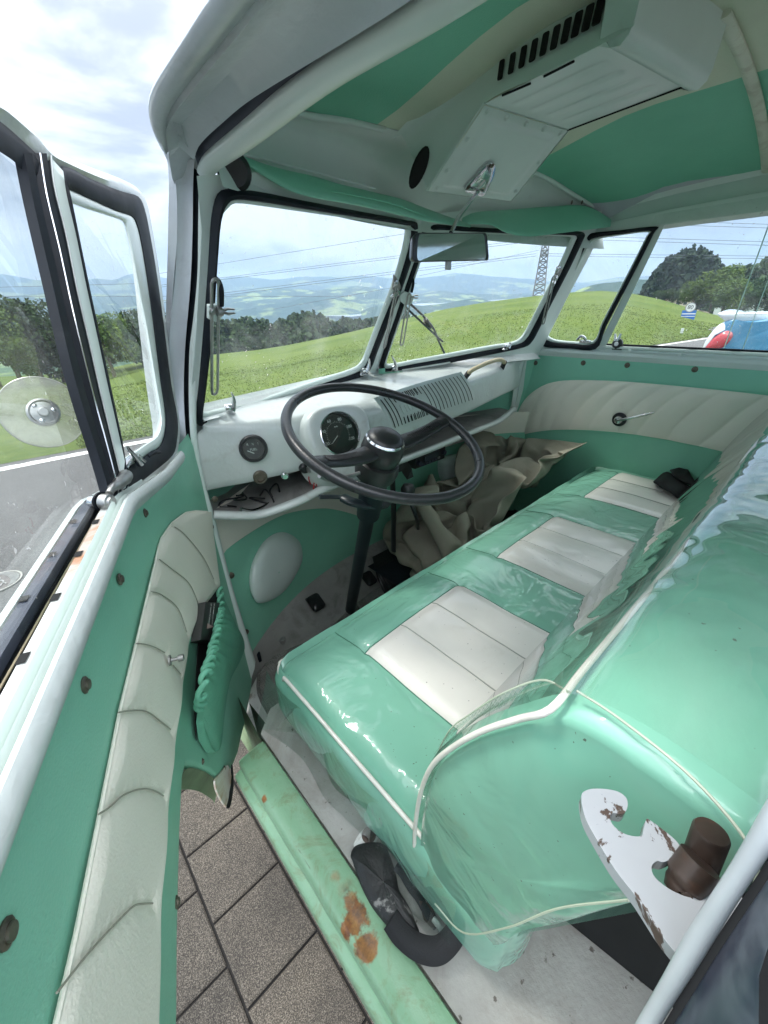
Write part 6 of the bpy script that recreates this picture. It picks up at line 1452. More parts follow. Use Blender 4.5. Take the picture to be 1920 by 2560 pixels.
# ---- canvas tarp heaped in the footwell -----------------------------------------
# A grid of vertices: x, y and z of each one in whole millimetres, each number the
# step from the vertex before it.
M['canvas'] = mat('beige_canvas', (.235, .225, .175), .8, grain=.5, gs=700, var=.1, vs=5, dirt=.5, dirtc=(.12, .10, .06), ds=6, dlo=.58, dhi=.75)
CNX, CNY, CLO = 62, 45, (0.8429, 0.4813, -0.9625)
CGRID = [
    [160,-16,-15,-9,4,0,21,13,2,3,18,10,-5,-7,21,26,15,21,-2,-18,-22,-22,5,24,28,-27,8,26,22,24,23,16,22,20,21,24,17,23,24,22,8,-7,-1,-17,-19,20,22,21,19,17,18,5,8,9,20,23,24,25,23,22,
     24,25,24,-698,-16,-15,-6,-2,14,21,6,7,1,15,17,-7,2,25,26,9,13,15,-10,-18,-25,0,22,-2,8,17,23,24,24,23,18,22,22,15,2,17,25,22,12,-2,4,-8,-13,21,21,21,21,17,22,19,9,9,9,9,21,24,
     24,23,22,22,23,25,-735,-15,-15,-4,11,10,20,0,9,7,7,20,-2,9,28,25,19,-16,20,7,-25,-5,2,22,-23,24,22,21,25,24,24,24,20,12,-2,2,20,23,15,1,4,-4,6,21,21,22,21,20,18,22,19,6,15,11,
     -4,23,24,23,22,21,24,23,24,-771,-16,-16,14,12,11,9,-3,6,12,7,18,22,14,4,24,22,-23,16,15,-14,26,-3,-7,3,18,26,18,25,23,23,18,14,13,2,2,0,24,0,1,10,14,24,24,23,22,21,20,16,16,22,
     17,10,10,-7,21,23,23,20,23,24,24,24,-810,-12,-7,0,14,14,12,-3,12,11,13,11,21,21,1,23,22,-24,12,10,14,7,25,5,-4,19,9,28,21,20,16,11,5,20,-6,4,9,25,24,7,-9,21,24,25,24,23,24,21,
     18,11,19,21,14,7,-8,20,12,26,25,23,22,25,26,-806,-11,-20,-12,-1,9,14,15,15,14,14,15,1,9,18,24,20,-12,-9,26,5,22,16,13,15,9,4,22,19,13,16,1,11,23,-8,4,17,26,27,-15,25,23,24,24,23,
     24,25,25,3,27,19,14,-11,10,25,-5,26,22,26,25,23,25,23,-801,-6,-15,-19,-14,-4,6,11,15,15,16,8,0,17,23,19,23,17,-23,-1,18,16,14,13,26,2,27,16,15,13,10,-2,26,14,-13,26,24,8,13,26,15,25,
     24,23,23,23,24,25,12,16,17,-11,8,27,13,-3,21,25,25,25,27,25,5,-780,-10,-4,-17,-17,-17,-7,1,10,15,20,-2,20,10,20,20,21,19,0,-26,13,14,16,25,19,12,21,6,17,17,7,13,28,6,-1,27,24,12,17,
     19,24,26,25,25,24,21,23,19,26,15,-10,4,23,9,-12,23,25,23,26,26,26,19,14,-770,-7,-9,-17,-14,-17,-17,-12,-4,10,19,28,-15,19,20,18,20,13,9,7,-22,15,24,28,1,20,23,21,-6,16,18,22,28,-9,26,27,
     15,18,22,23,22,23,26,26,24,24,23,21,20,21,-8,10,11,-21,2,28,27,27,27,25,21,11,17,-742,-9,-13,-15,-20,-10,-15,-18,-22,1,24,18,18,-9,16,24,3,25,-7,20,15,-16,24,8,8,24,23,27,-9,24,27,15,10,
     20,26,26,8,27,26,22,22,25,24,26,26,26,25,23,20,17,-5,-1,-11,9,16,-4,27,29,28,25,23,7,16,-763,16,-5,-9,-12,-13,-15,-20,-16,-22,10,18,4,9,23,1,16,15,-5,19,19,20,-11,13,19,26,22,-1,26,26,
     26,21,14,6,24,27,27,6,25,26,25,26,26,27,27,24,16,13,14,26,15,-5,-10,23,15,-2,-3,29,28,21,24,23,2,-781,16,0,-2,-4,-2,-8,-17,-17,-25,-22,16,12,15,14,-7,14,19,19,8,21,28,7,-4,26,22,23,
     1,25,26,27,25,13,-5,22,22,28,23,25,25,24,26,26,27,24,22,-5,9,22,27,26,19,-6,6,21,6,-1,-4,27,29,28,14,5,-793,5,-4,-3,-4,-1,2,2,-21,-7,-22,-14,2,16,15,-7,20,17,19,22,27,25,-8,24,
     25,24,6,18,25,10,22,28,27,3,21,7,28,26,21,27,20,25,20,26,20,22,23,15,1,28,17,13,23,6,22,-2,-22,16,27,26,23,13,7,-814,-2,-4,-4,-2,-2,2,12,0,-24,13,-26,-19,8,19,25,22,11,24,0,24,
     27,17,2,18,22,25,25,16,22,16,9,29,24,12,5,27,21,27,22,26,24,13,24,22,21,7,14,15,27,10,22,9,26,20,-16,-2,28,18,16,13,11,17,-835,-4,-3,-2,-3,4,-3,14,20,-5,-26,8,-23,19,-9,25,28,24,
     -3,17,22,17,20,25,13,10,24,27,22,20,21,2,16,19,19,19,23,21,22,25,26,13,19,21,21,13,12,20,24,22,12,4,28,26,-4,1,25,16,-9,17,13,15,13,-818,-11,-7,-5,-3,-4,5,13,15,21,-2,-24,13,-4,-17,
     16,27,26,16,21,8,26,22,18,4,18,20,21,22,21,21,22,19,18,19,19,20,18,21,26,12,19,-1,20,21,21,22,19,22,7,21,25,17,19,-11,23,13,6,-9,9,14,16,26,-784,-11,-10,-11,2,-27,1,3,14,20,8,8,
     -19,5,5,-13,23,24,23,26,27,-11,22,20,26,24,24,23,21,21,20,20,21,19,15,8,24,4,21,26,-1,16,4,19,21,21,23,21,23,25,24,22,-9,21,-3,21,0,6,8,21,23,22,22,-776,-9,-15,-6,-18,-1,1,-22,-1,
     6,6,25,13,11,-12,4,0,25,25,23,1,24,23,23,24,23,22,17,17,16,14,22,14,28,23,17,-7,21,12,15,3,21,16,28,27,23,-5,23,22,24,25,20,17,-6,-1,6,9,18,24,27,20,12,14,-749,-9,-17,-2,-20,-20,
     -12,2,5,-6,10,13,21,15,4,2,1,7,25,-5,26,26,21,20,10,27,16,21,18,16,17,10,27,27,14,11,23,24,20,4,5,10,13,29,11,25,27,5,24,22,24,14,10,2,-18,16,25,28,27,23,17,12,6,-724,-12,-15,
     -16,-14,-12,-11,0,1,0,8,10,19,17,-14,-29,2,28,7,26,27,20,10,29,3,27,18,12,19,18,11,27,25,23,-2,28,18,24,26,23,6,1,21,21,1,26,24,21,-3,23,23,11,3,3,11,23,27,26,27,19,16,6,1,
     -693,-15,-15,-14,-13,-20,0,1,0,-2,-9,11,22,19,-21,-24,-14,29,8,27,17,14,28,22,1,27,17,5,18,19,26,24,26,12,8,27,26,26,18,26,20,4,21,1,16,25,-3,23,18,4,12,11,20,26,9,23,12,28,25,20,
     14,-1,-5,-661,-22,-1,-14,-23,-13,-15,14,-17,-11,24,-24,8,25,-20,-22,19,0,26,24,14,22,1,26,7,25,3,24,19,23,20,26,18,4,26,27,25,19,25,27,9,19,26,-2,27,0,25,-9,26,10,-5,24,28,25,22,16,4,
     28,24,15,12,-13,-7,-638,2,-21,-9,-21,-20,-4,5,-2,-11,-10,-6,18,-13,8,-29,1,25,14,27,-3,25,10,21,7,25,5,23,24,22,18,24,7,27,25,25,20,26,25,9,24,28,-4,27,11,23,-3,6,24,-13,16,22,24,24,
     27,29,0,26,24,11,9,-1,0,-628,-19,2,-21,-19,-11,-1,-2,-24,-4,1,-1,18,-13,-17,-25,-11,25,24,26,10,8,24,-4,21,9,17,21,25,20,21,25,24,12,25,26,26,26,28,12,22,-6,23,19,25,27,-2,0,-3,24,18,
     22,17,13,26,28,28,9,25,14,10,5,4,-644,-4,-15,-6,-16,-23,-29,-11,8,7,6,5,-1,-15,-20,-27,-22,26,27,24,1,15,19,7,8,22,22,24,13,25,19,26,25,19,25,25,26,26,8,29,4,23,22,23,17,-6,-5,22,
     20,20,23,-10,16,24,28,28,27,27,21,9,7,3,6,-618,-23,3,-23,-27,-22,-25,-27,27,14,6,-7,-11,-10,-24,-22,-28,25,26,25,-1,18,8,21,-5,21,22,26,20,24,26,27,26,24,25,26,26,24,8,25,22,22,16,23,2,
     -21,14,17,28,23,2,16,19,13,25,26,27,25,21,14,9,5,5,-609,-28,-3,-19,-21,-27,-27,-27,-1,13,5,-4,-6,-7,-23,-22,13,-13,26,26,23,-4,12,9,13,21,12,24,27,28,26,26,26,27,22,25,25,27,20,21,26,18,
     21,17,-25,0,23,4,26,28,11,-3,27,23,21,13,26,26,22,18,13,5,7,-619,-15,-21,-20,-24,-22,-25,-22,-5,2,2,-10,21,-13,-14,-19,-20,22,28,17,-4,2,23,24,19,-7,20,24,28,26,27,27,26,27,27,26,26,19,25,
     27,23,27,8,13,-8,7,25,-8,15,26,-5,23,23,14,10,26,25,25,25,20,16,13,5,-647,-15,-15,-18,-24,-23,-17,-9,-11,-13,-9,24,-10,-12,-13,-17,-4,23,20,4,27,11,-3,22,24,26,-9,23,24,26,26,26,29,27,27,28,
     27,26,26,18,26,26,25,19,-1,7,-13,4,14,0,7,24,17,11,25,25,24,25,25,12,21,10,24,-655,-25,-22,-13,-23,-18,-22,-19,21,-3,-23,-3,-8,-13,-13,-9,22,21,15,26,-22,11,22,22,23,19,18,16,18,26,23,26,21,
     28,27,27,27,26,19,25,26,22,26,29,20,-18,16,2,13,-18,13,24,-6,16,25,26,26,22,22,10,8,28,25,-649,-28,-24,-25,-23,-20,-20,-13,23,-8,-23,-11,-12,-13,3,23,16,19,11,-14,2,27,24,24,19,22,22,19,18,11,
     19,28,26,14,28,27,27,26,22,24,17,26,26,15,22,22,-8,20,-8,12,14,-5,15,8,20,20,13,21,20,19,19,21,23,-671,-2,-16,-18,-27,-20,-10,-23,2,-19,-2,-8,-25,-8,24,19,6,-3,6,14,25,8,26,25,24,23,24,
     -5,20,24,26,16,20,25,26,27,27,24,23,17,15,26,23,19,27,5,23,2,17,15,-5,12,16,5,13,23,-8,21,26,0,21,26,27,-693,-1,-2,-20,-4,-14,-14,-27,-12,-25,7,-27,-8,23,16,-12,26,-3,22,10,6,25,21,25,
     22,13,23,-8,27,28,16,27,24,7,27,23,24,25,22,14,25,26,22,23,27,14,14,17,-3,17,28,4,-16,22,26,-11,22,24,-11,12,26,26,27,-697,-10,-8,-10,-11,-10,-2,-20,-19,5,-27,-23,8,21,-16,22,23,14,-1,29,0,
     16,25,26,19,18,3,16,15,26,19,26,6,16,25,25,24,13,19,27,26,25,24,25,25,23,18,-12,28,1,27,29,-10,1,11,23,15,4,5,10,26,27,24,-722,-18,-8,-9,-10,-11,-2,-11,21,-26,-27,-14,4,4,18,24,22,25,
     -17,25,3,12,27,22,20,19,18,-15,27,29,23,21,6,23,14,14,23,22,20,22,23,22,23,25,24,23,21,20,-14,18,27,26,16,11,2,14,24,13,5,-7,24,23,24,-750,-8,-11,-18,-10,-2,-13,7,25,-26,-26,0,1,19,8,
     26,19,5,0,25,24,-16,22,27,-2,19,16,21,23,20,11,27,20,13,-9,25,23,21,19,21,23,23,25,26,25,25,24,11,22,18,-3,18,22,27,23,-7,16,23,19,-7,19,21,5,-767,-11,-7,-10,-12,-14,-5,20,4,4,-26,21,
     -2,16,13,-2,6,7,22,24,-2,16,17,25,9,-15,20,22,20,24,16,16,20,11,20,14,9,21,23,25,26,26,20,25,26,25,26,23,2,22,22,-7,24,22,24,23,-15,21,22,23,17,15,9,-807,-10,-8,-9,-13,-9,-3,17,16,
     -12,6,20,20,15,12,2,5,4,5,26,8,17,-10,24,27,-7,-9,19,21,21,20,25,-2,19,21,7,18,26,26,25,26,25,20,22,26,25,27,29,22,-12,18,0,23,22,25,21,21,-6,27,11,29,19,9,-828,-15,-11,-9,-7,3,
     3,6,11,18,17,19,20,16,1,5,12,-4,10,1,15,4,22,5,21,20,-9,-9,27,10,26,26,-9,24,25,-6,25,26,25,24,24,25,24,26,26,26,25,17,20,2,1,7,24,23,22,20,21,17,1,27,25,26,5,-824,-11,-7,
     -5,2,2,4,7,12,16,20,19,9,27,2,4,12,-9,16,-8,9,22,-8,26,19,4,-3,-18,26,9,24,22,-7,21,25,-3,24,25,25,25,25,25,23,26,25,24,20,20,16,-6,8,28,19,11,21,19,18,21,23,12,26,28,21,
     -823,-6,-2,2,5,1,1,9,3,21,19,0,27,11,22,7,-22,-20,24,21,14,9,4,-12,23,21,-21,2,19,14,12,7,6,21,20,-2,24,25,26,25,25,24,22,24,22,22,21,20,11,-5,28,8,20,13,20,17,24,24,16,26,
     22,28,19,-800,3,3,3,4,5,-20,9,13,19,-4,19,25,4,29,-2,-11,-26,8,24,26,5,8,-19,21,22,-19,23,5,27,-12,-6,26,8,12,5,26,25,25,24,23,24,21,22,22,21,21,15,11,24,0,20,4,18,20,24,23,
     24,24,24,23,21,19,-757,4,3,3,-1,-19,-8,15,6,0,7,24,21,16,5,6,-5,-25,11,24,21,-2,10,-3,-12,23,8,26,-6,27,2,-17,-3,20,7,25,27,22,27,5,22,21,22,23,21,19,16,19,18,11,7,21,5,19,
     24,23,24,24,25,24,24,18,22,-729,8,-1,5,-17,-9,7,-7,10,13,-7,24,1,-1,11,20,3,-18,13,17,15,-10,20,4,-24,25,5,13,18,23,14,-1,-17,-7,26,27,27,16,8,15,21,13,21,22,19,16,18,19,16,8,18,
     16,9,21,25,25,24,24,24,25,24,19,27,-709,8,12,-11,-12,2,6,-13,7,-2,19,-7,-24,3,15,20,20,-7,11,27,-6,-14,20,13,-14,12,-19,18,21,20,20,18,7,-11,11,24,-1,13,18,14,15,18,20,21,15,18,18,17,
     13,12,19,18,13,25,24,24,24,25,25,25,21,27,26,-689,17,9,-3,-15,6,3,-16,10,2,-2,-27,-13,-15,16,20,19,27,7,3,-15,-7,21,13,10,-19,20,-19,22,18,19,18,19,27,-3,24,-12,-11,16,16,17,18,20,17,16,
     18,17,17,15,14,16,17,25,26,24,22,23,25,25,26,27,25,27],
    [335,-23,-9,13,28,14,-15,-14,-7,-8,-19,-13,-11,-12,-13,4,18,4,-26,-21,-15,-15,-28,-14,-2,7,-3,-5,17,7,-2,-20,-9,-1,-3,9,18,19,16,19,15,-20,-29,-15,-17,-4,-1,7,15,22,-6,-25,-24,-22,-14,-14,-13,-14,-12,-12,
     -12,-13,-12,349,-26,-13,17,21,-14,-15,-10,-11,-6,-16,-16,-9,-16,-10,7,20,18,-23,-25,-22,-5,-28,-15,10,25,-23,-14,4,6,9,-16,-4,-2,10,12,19,14,18,22,-2,-27,-26,-14,-9,-9,-4,2,20,13,-3,-20,-21,-23,6,-17,-10,
     -13,-11,-12,-13,-10,-13,336,-26,-19,20,-14,-13,-15,-5,-13,-10,-10,-16,-12,-17,-5,10,16,21,-6,-25,-5,-20,-28,5,4,13,-16,-20,-1,0,0,1,6,10,11,12,14,14,20,11,-26,-17,-12,-13,-13,-9,-8,-5,19,3,3,-24,-11,-15,
     20,-15,-13,-11,-8,-14,-10,-10,-14,325,-25,-26,-14,-13,-13,-14,-2,-10,-14,-11,-14,-12,-14,28,7,0,9,6,-18,-21,-6,-26,21,5,-21,11,-23,-2,3,5,8,9,9,12,11,12,12,1,3,-12,-4,-9,-15,-14,-17,-12,-11,-6,-2,15,
     -10,-20,10,21,-5,-12,-11,-18,-7,-9,-15,-11,312,-27,-27,-28,-22,-18,-15,-3,-13,-13,-12,-13,-11,10,28,-14,-1,12,12,-24,7,-27,8,9,14,-20,-22,-1,7,9,8,8,5,12,8,12,15,10,-1,-4,0,-15,-8,-12,-13,-14,-17,-13,
     -12,5,-19,-3,2,12,21,-16,-25,-2,5,-12,-16,-4,-10,285,-27,-18,-26,-28,-28,-23,-13,-12,-12,-12,-12,5,26,6,-13,-15,18,19,-1,-23,16,13,8,8,-23,-21,8,8,7,8,3,8,12,7,12,16,8,4,-18,-5,-11,-8,-11,-15,
     -10,-9,-14,-6,-4,-20,4,-1,13,-9,-27,-7,12,-1,-10,-14,-6,1,262,-29,-25,-17,-24,-28,-27,-24,-17,-15,-13,-2,25,7,-6,-12,-3,13,5,22,5,11,5,12,5,-26,-3,9,9,7,7,1,5,16,4,4,4,25,-24,-3,5,-12,
     -11,-10,-10,-7,-9,-11,-12,-19,3,0,5,-3,-25,-28,18,-10,7,-13,-6,0,9,231,-28,-29,-21,-14,-20,-26,-27,-25,-17,8,-21,5,12,-6,-8,3,10,28,0,17,16,16,-12,22,-19,5,-5,13,15,4,9,2,15,8,3,-16,23,-21,
     17,-1,-8,-12,-13,-10,-5,-6,-20,-10,-18,10,0,-9,-24,-24,-14,7,13,-10,-2,1,6,6,199,-28,-27,-19,-24,-7,-18,-24,-27,-23,17,-4,-9,-21,2,3,4,23,17,20,15,16,-13,0,7,15,7,-1,2,13,14,11,1,9,4,-1,
     -23,19,-16,5,6,9,-7,-10,-11,-13,-6,-17,-8,-18,8,-8,-24,-15,-28,1,4,4,4,3,5,6,6,164,-27,-25,-23,-15,-26,-9,-14,-16,-26,-9,20,-12,-21,19,10,-10,6,17,8,18,21,-16,16,18,11,9,10,1,12,7,-21,26,
     14,0,-2,-28,4,3,7,6,4,4,-12,-6,-9,-12,-16,-8,-13,6,-27,-26,-25,-15,24,5,4,4,3,4,6,6,120,-6,-26,-27,-24,-24,-22,-15,13,-12,-19,20,-27,-5,5,23,4,-11,18,14,-10,14,26,17,16,8,-18,22,6,-1,
     3,-15,24,-8,-2,2,2,24,5,5,3,-1,-4,-7,-9,-11,-24,-26,19,-1,-21,-28,-25,-15,-14,23,22,5,5,1,5,4,9,99,-3,-27,-27,-27,-28,-26,-19,14,11,-15,-21,-8,20,-7,18,-13,17,12,20,-9,0,28,23,4,-11,12,
     -14,13,0,1,0,0,-11,18,17,2,13,10,7,6,-1,-4,-8,-12,-18,-27,-25,10,-7,-12,-19,-27,14,-18,13,21,25,3,4,-2,9,9,95,-18,-30,-30,-28,-21,-23,-22,-15,23,13,-20,-18,18,-20,18,11,18,11,15,1,-10,24,9,
     -6,-5,-8,-9,12,-4,5,-2,-2,-5,16,20,5,10,14,0,10,-9,2,-7,-15,-14,-12,-20,-2,-8,-21,-20,15,15,-17,16,13,22,-1,9,11,9,9,79,-28,-29,-29,-27,-28,-22,-1,-16,-7,24,2,-15,-24,-18,10,14,17,9,23,10,
     2,0,1,-1,-4,-12,-2,1,2,1,0,-4,-2,20,20,8,16,4,13,-7,8,-18,-7,-7,-16,-10,-11,-18,-8,-3,2,21,-13,17,5,23,-4,20,16,10,7,13,55,-29,-29,-27,-27,-23,-25,8,-3,-16,0,16,-13,-16,-24,-8,2,11,
     25,11,10,-1,-5,5,-4,-6,-4,-9,0,1,2,-1,7,12,11,12,16,15,13,8,-10,-1,-18,2,-18,-11,-14,-13,-13,11,27,-14,-2,8,11,23,9,16,4,22,8,12,9,38,-26,-27,-28,-26,-27,-17,-12,17,2,-26,-12,13,-9,-17,
     -19,1,-1,10,14,4,3,-2,-2,-4,-6,-5,-5,0,0,2,0,9,10,11,12,15,15,14,6,5,-18,9,-17,-16,-17,-14,-13,6,27,16,14,-9,15,6,16,19,14,4,14,12,13,12,3,-22,-23,-23,-27,-4,-18,-18,-5,14,-20,-20,
     -17,-9,22,-12,-12,10,-12,1,7,9,-7,-12,-6,1,1,1,3,5,7,6,6,7,16,19,7,20,17,-2,-23,10,-18,-19,-12,-14,-14,0,4,12,12,15,21,18,14,17,4,15,21,13,6,-7,-10,9,-21,-22,-23,-12,-10,-7,4,-6,
     -26,-18,5,-19,-24,0,11,13,-6,-8,12,-27,1,1,-2,9,1,7,6,7,6,5,7,3,6,13,11,13,17,-19,5,-21,0,-12,0,8,-14,-14,1,1,11,9,19,18,8,24,6,18,18,12,2,-11,-17,-14,20,-21,-21,-20,-18,-18,
     -6,4,4,9,-20,-19,-14,2,-23,16,4,23,-8,-6,-10,-1,3,-1,2,8,5,7,7,6,7,1,7,6,11,6,-12,5,5,16,-22,9,-13,-1,-26,2,2,7,2,-2,-14,25,25,21,14,21,15,5,-1,-7,-14,-18,-18,27,-22,-22,
     -23,-20,-11,23,6,8,1,-15,-16,-15,-3,-16,2,3,0,23,-2,-4,5,-3,3,2,8,5,2,10,7,1,4,9,8,1,1,1,6,5,8,-22,14,-14,-16,-5,2,-7,1,-22,-14,13,26,28,23,14,13,-2,2,2,-11,-14,-20,-19,
     33,-24,-22,-21,-17,18,8,3,5,-4,-26,-14,14,1,-14,-7,23,-3,17,-4,6,1,2,4,1,8,5,-1,8,8,-2,9,8,9,3,2,-10,5,12,2,-19,12,-16,-27,2,-11,-22,-2,12,-25,25,19,11,9,16,15,-13,3,9,-12,
     -15,-19,-17,32,-12,-26,-19,16,-12,-12,10,-3,-4,11,1,6,-4,-4,-6,20,2,1,0,22,-2,-4,11,4,7,-3,6,7,5,4,6,10,4,-3,-1,3,6,-8,7,-6,-18,-7,-5,-6,-21,-11,1,-2,-4,-4,-1,3,14,16,20,-18,
     3,11,-15,-16,-12,-16,21,18,-11,-22,-19,-18,-6,4,11,20,23,3,-19,17,-5,1,8,14,-2,3,-7,-3,23,14,3,7,-2,3,10,6,3,6,4,0,3,3,4,3,-9,5,-13,-8,-15,2,-25,-11,-1,4,-7,-11,8,-2,-4,0,
     5,3,22,-13,-12,-17,-18,-14,-13,51,-12,2,-20,-20,-21,8,20,10,21,-15,26,-3,9,12,2,6,13,1,2,-8,-7,12,26,7,0,4,3,10,5,5,6,-3,8,3,3,2,-8,2,3,-15,-18,1,-18,-14,-6,-2,-26,18,-12,-12,
     7,10,5,5,5,2,0,-10,-18,-18,-18,-17,14,28,-25,-26,-3,-1,6,10,26,-23,16,15,22,11,12,3,4,7,8,1,-11,-4,10,8,26,3,4,1,6,11,4,3,0,6,-4,5,1,-5,3,-4,-11,-18,2,-15,-14,-18,-15,-2,
     -11,18,-14,9,10,9,-1,3,3,3,-12,-17,-19,-19,-17,-3,-1,-3,0,2,-2,6,1,-5,8,16,17,20,15,7,11,2,9,7,1,-11,-3,7,11,11,7,3,11,9,9,8,2,1,5,-6,1,0,1,4,-5,-16,-18,-14,-12,-4,
     -19,-6,-15,2,-12,13,12,-19,22,8,-11,8,12,-11,-17,-17,-18,-19,-6,8,-2,-2,-2,4,-3,3,-27,22,-11,18,13,21,10,11,17,25,7,4,-10,0,9,-4,24,4,6,10,5,6,6,7,6,3,-7,-1,5,1,-17,-17,-7,3,
     -14,-12,-14,-5,-16,-18,-2,2,11,-19,0,13,17,4,7,0,-6,-14,-16,-18,-18,-5,11,-4,-2,-6,-15,7,-15,5,-25,21,9,-8,14,15,14,22,13,4,3,29,8,14,-1,-7,25,16,8,5,4,5,3,7,3,0,-1,-5,-18,-9,
     -3,3,-3,-14,-17,-4,-27,-3,-21,-22,4,26,-3,-4,15,7,6,0,0,-2,-10,-15,-16,-18,-30,9,17,0,-13,-5,-9,7,-26,-4,8,-12,2,4,16,23,25,13,-14,19,7,11,26,13,9,7,7,11,8,9,9,8,1,-2,-2,-2,
     -2,-3,-3,3,-1,-2,-14,-21,-27,-21,-12,-25,15,-18,16,1,16,12,3,0,1,-1,-2,-22,2,-21,2,-29,-2,2,14,-10,3,-12,-15,1,-12,-11,-18,11,0,3,24,15,13,20,-6,14,9,12,12,10,2,17,2,9,7,8,9,0,
     -2,-2,-2,-2,-2,2,-1,0,4,-9,-6,-11,-22,-24,-28,-1,20,12,1,23,-23,-9,-5,-2,1,3,22,-17,4,3,-30,-1,0,2,-6,-4,-2,-15,4,-14,-13,-26,-7,6,21,13,-12,15,11,23,-7,1,13,14,19,-6,15,20,1,-7,
     14,3,7,-10,-2,-2,-2,-2,2,2,6,0,-10,8,2,-16,-24,-18,-18,9,10,28,16,-5,-13,-15,-24,4,7,14,15,11,3,-54,22,-5,-8,6,-3,-14,-2,-9,-16,-14,-8,-12,7,13,-16,-16,25,19,7,-8,20,11,9,8,2,3,
     13,-1,11,-2,4,6,10,-2,-4,-6,-7,-10,4,9,-3,-2,11,-10,21,-10,-16,-24,-22,27,4,22,20,-23,-12,0,4,5,10,15,11,8,-82,22,20,-9,5,-8,-11,1,-20,-8,-24,-3,-6,4,-14,-23,0,28,-4,3,9,7,3,10,
     6,3,4,11,7,4,-2,3,7,15,-6,3,3,-9,-17,9,4,-10,6,6,-4,20,-16,16,-28,1,6,16,22,-15,6,-4,-1,-6,13,16,11,11,10,-120,24,24,26,-3,-2,-28,-16,19,-23,-8,-4,-9,3,-21,-15,-13,19,-24,3,26,
     -14,-1,10,4,5,4,13,5,1,-1,10,9,10,7,-11,4,-8,-8,4,-5,-2,4,4,9,11,15,11,-7,2,5,6,-11,28,3,-9,-22,19,12,-22,13,5,4,-83,7,18,24,23,-7,-28,0,10,-8,-8,-5,-9,-4,-18,-15,-13,-13,
     -21,-2,25,-19,0,-4,5,5,17,3,2,1,2,8,9,14,2,5,-9,-11,-7,10,7,9,11,13,14,11,15,2,-3,12,6,3,-23,9,26,-21,-10,1,2,-22,-2,2,3,-55,22,15,4,24,-18,-8,25,9,-6,-6,-7,-9,-13,-28,
     0,-11,-20,-25,1,5,13,-2,-6,-14,16,-11,-9,15,22,-25,-2,16,5,26,-12,-8,0,8,14,15,14,13,13,12,2,-2,24,-18,2,28,-22,12,7,6,-3,-18,16,-21,-11,-3,-15,-18,-50,25,27,19,-11,2,13,20,2,10,-6,-13,
     -6,-24,-17,0,-21,-18,-9,-4,1,19,1,-8,-17,-1,-6,-3,19,8,-21,7,8,-15,17,24,-24,15,16,13,10,9,17,13,6,8,0,-6,13,-11,18,5,12,-2,6,2,-17,-16,-13,10,0,-16,-18,-81,27,27,23,-3,12,16,14,17,
     -6,5,-14,-14,-22,-15,-14,-17,-12,5,-10,-23,14,21,-11,1,-7,-5,-7,19,-7,2,9,-14,-2,2,6,14,11,9,10,12,11,18,17,10,-1,1,6,4,-6,14,9,2,-2,5,-2,-14,-20,-3,17,-3,-15,-18,-100,21,21,23,23,19,
     17,13,15,-1,-9,-10,-14,-21,-11,-15,-19,-5,0,-19,-19,18,-10,28,-8,-10,-3,-3,4,7,9,6,-17,3,4,1,12,12,11,11,12,10,12,12,12,11,-6,-24,8,27,-28,26,6,2,-6,-14,-13,18,-12,-4,14,-7,-20,-104,22,23,
     22,21,20,17,13,-15,-4,11,-12,-25,6,-12,-14,-20,-1,-7,-14,-14,-17,26,3,14,-3,-4,-3,4,5,10,2,-17,-4,14,2,11,12,12,11,12,10,11,11,5,-11,-22,-16,13,28,-22,0,10,17,-12,-16,20,12,4,-17,2,7,-15,
     -106,21,21,17,7,26,23,9,-1,-10,-15,-24,-4,26,-16,-19,1,-16,3,-18,-23,-21,23,24,14,0,-6,-1,-14,22,-24,29,-12,-5,16,3,11,12,11,11,11,11,5,-1,-16,-19,-19,-6,23,27,6,-20,-7,14,-18,20,1,4,19,2,
     -7,2,-17,-96,18,15,14,13,10,-1,9,24,-17,-23,-18,9,26,-1,-19,-18,-2,-22,-14,0,-21,21,18,18,17,-7,-8,-11,-2,5,6,11,-8,12,8,12,12,11,10,4,1,-9,-18,-18,-18,-12,11,21,16,25,-5,-23,-9,17,10,-2,
     1,9,10,13,-11,-17,-100,13,12,12,3,-2,2,24,26,-24,-22,-9,16,19,26,-18,-19,-7,-24,-1,-11,-21,21,22,20,14,-7,-2,-7,-2,-1,11,-4,5,10,-10,3,18,-4,26,3,-15,-18,-17,-19,-14,15,22,21,-2,26,3,-22,-9,
     9,12,0,4,7,10,13,-15,-10,-133,16,8,14,-6,1,21,18,25,-10,-27,4,25,6,24,2,-19,-14,-22,7,-16,-23,19,22,9,5,20,-18,15,-1,-3,-7,12,4,-12,-9,-2,21,15,-18,4,-11,-20,-19,-15,17,21,21,14,-8,13,
     19,-20,-5,6,6,6,9,8,9,5,-15,7,-181,16,20,-2,-3,12,28,9,24,-17,4,24,-3,19,14,3,-2,-20,-11,-3,-16,-21,17,20,16,10,-14,1,2,16,4,-1,-12,18,-18,-15,10,10,14,-20,-16,-18,-19,-17,18,22,21,18,
     3,2,9,15,-17,4,6,5,8,8,6,10,-9,8,9,-231,19,18,11,-11,22,28,0,26,-9,28,8,17,12,-1,-5,12,-2,-10,-7,-21,-17,16,19,20,-4,-1,-13,15,-7,10,3,3,2,-4,-13,12,2,-20,-23,-19,-18,-18,21,22,
     21,19,14,7,5,5,1,4,6,5,5,4,4,6,5,7,9,8],
    [413,-14,-24,-24,-8,-22,-10,-22,-27,-25,-7,21,25,25,13,-6,-15,-15,3,-1,-4,-7,0,2,1,8,28,12,9,13,15,15,17,18,17,-11,-12,-8,-6,-3,-22,-19,-1,14,14,17,19,19,14,9,23,11,13,15,15,11,5,5,4,4,
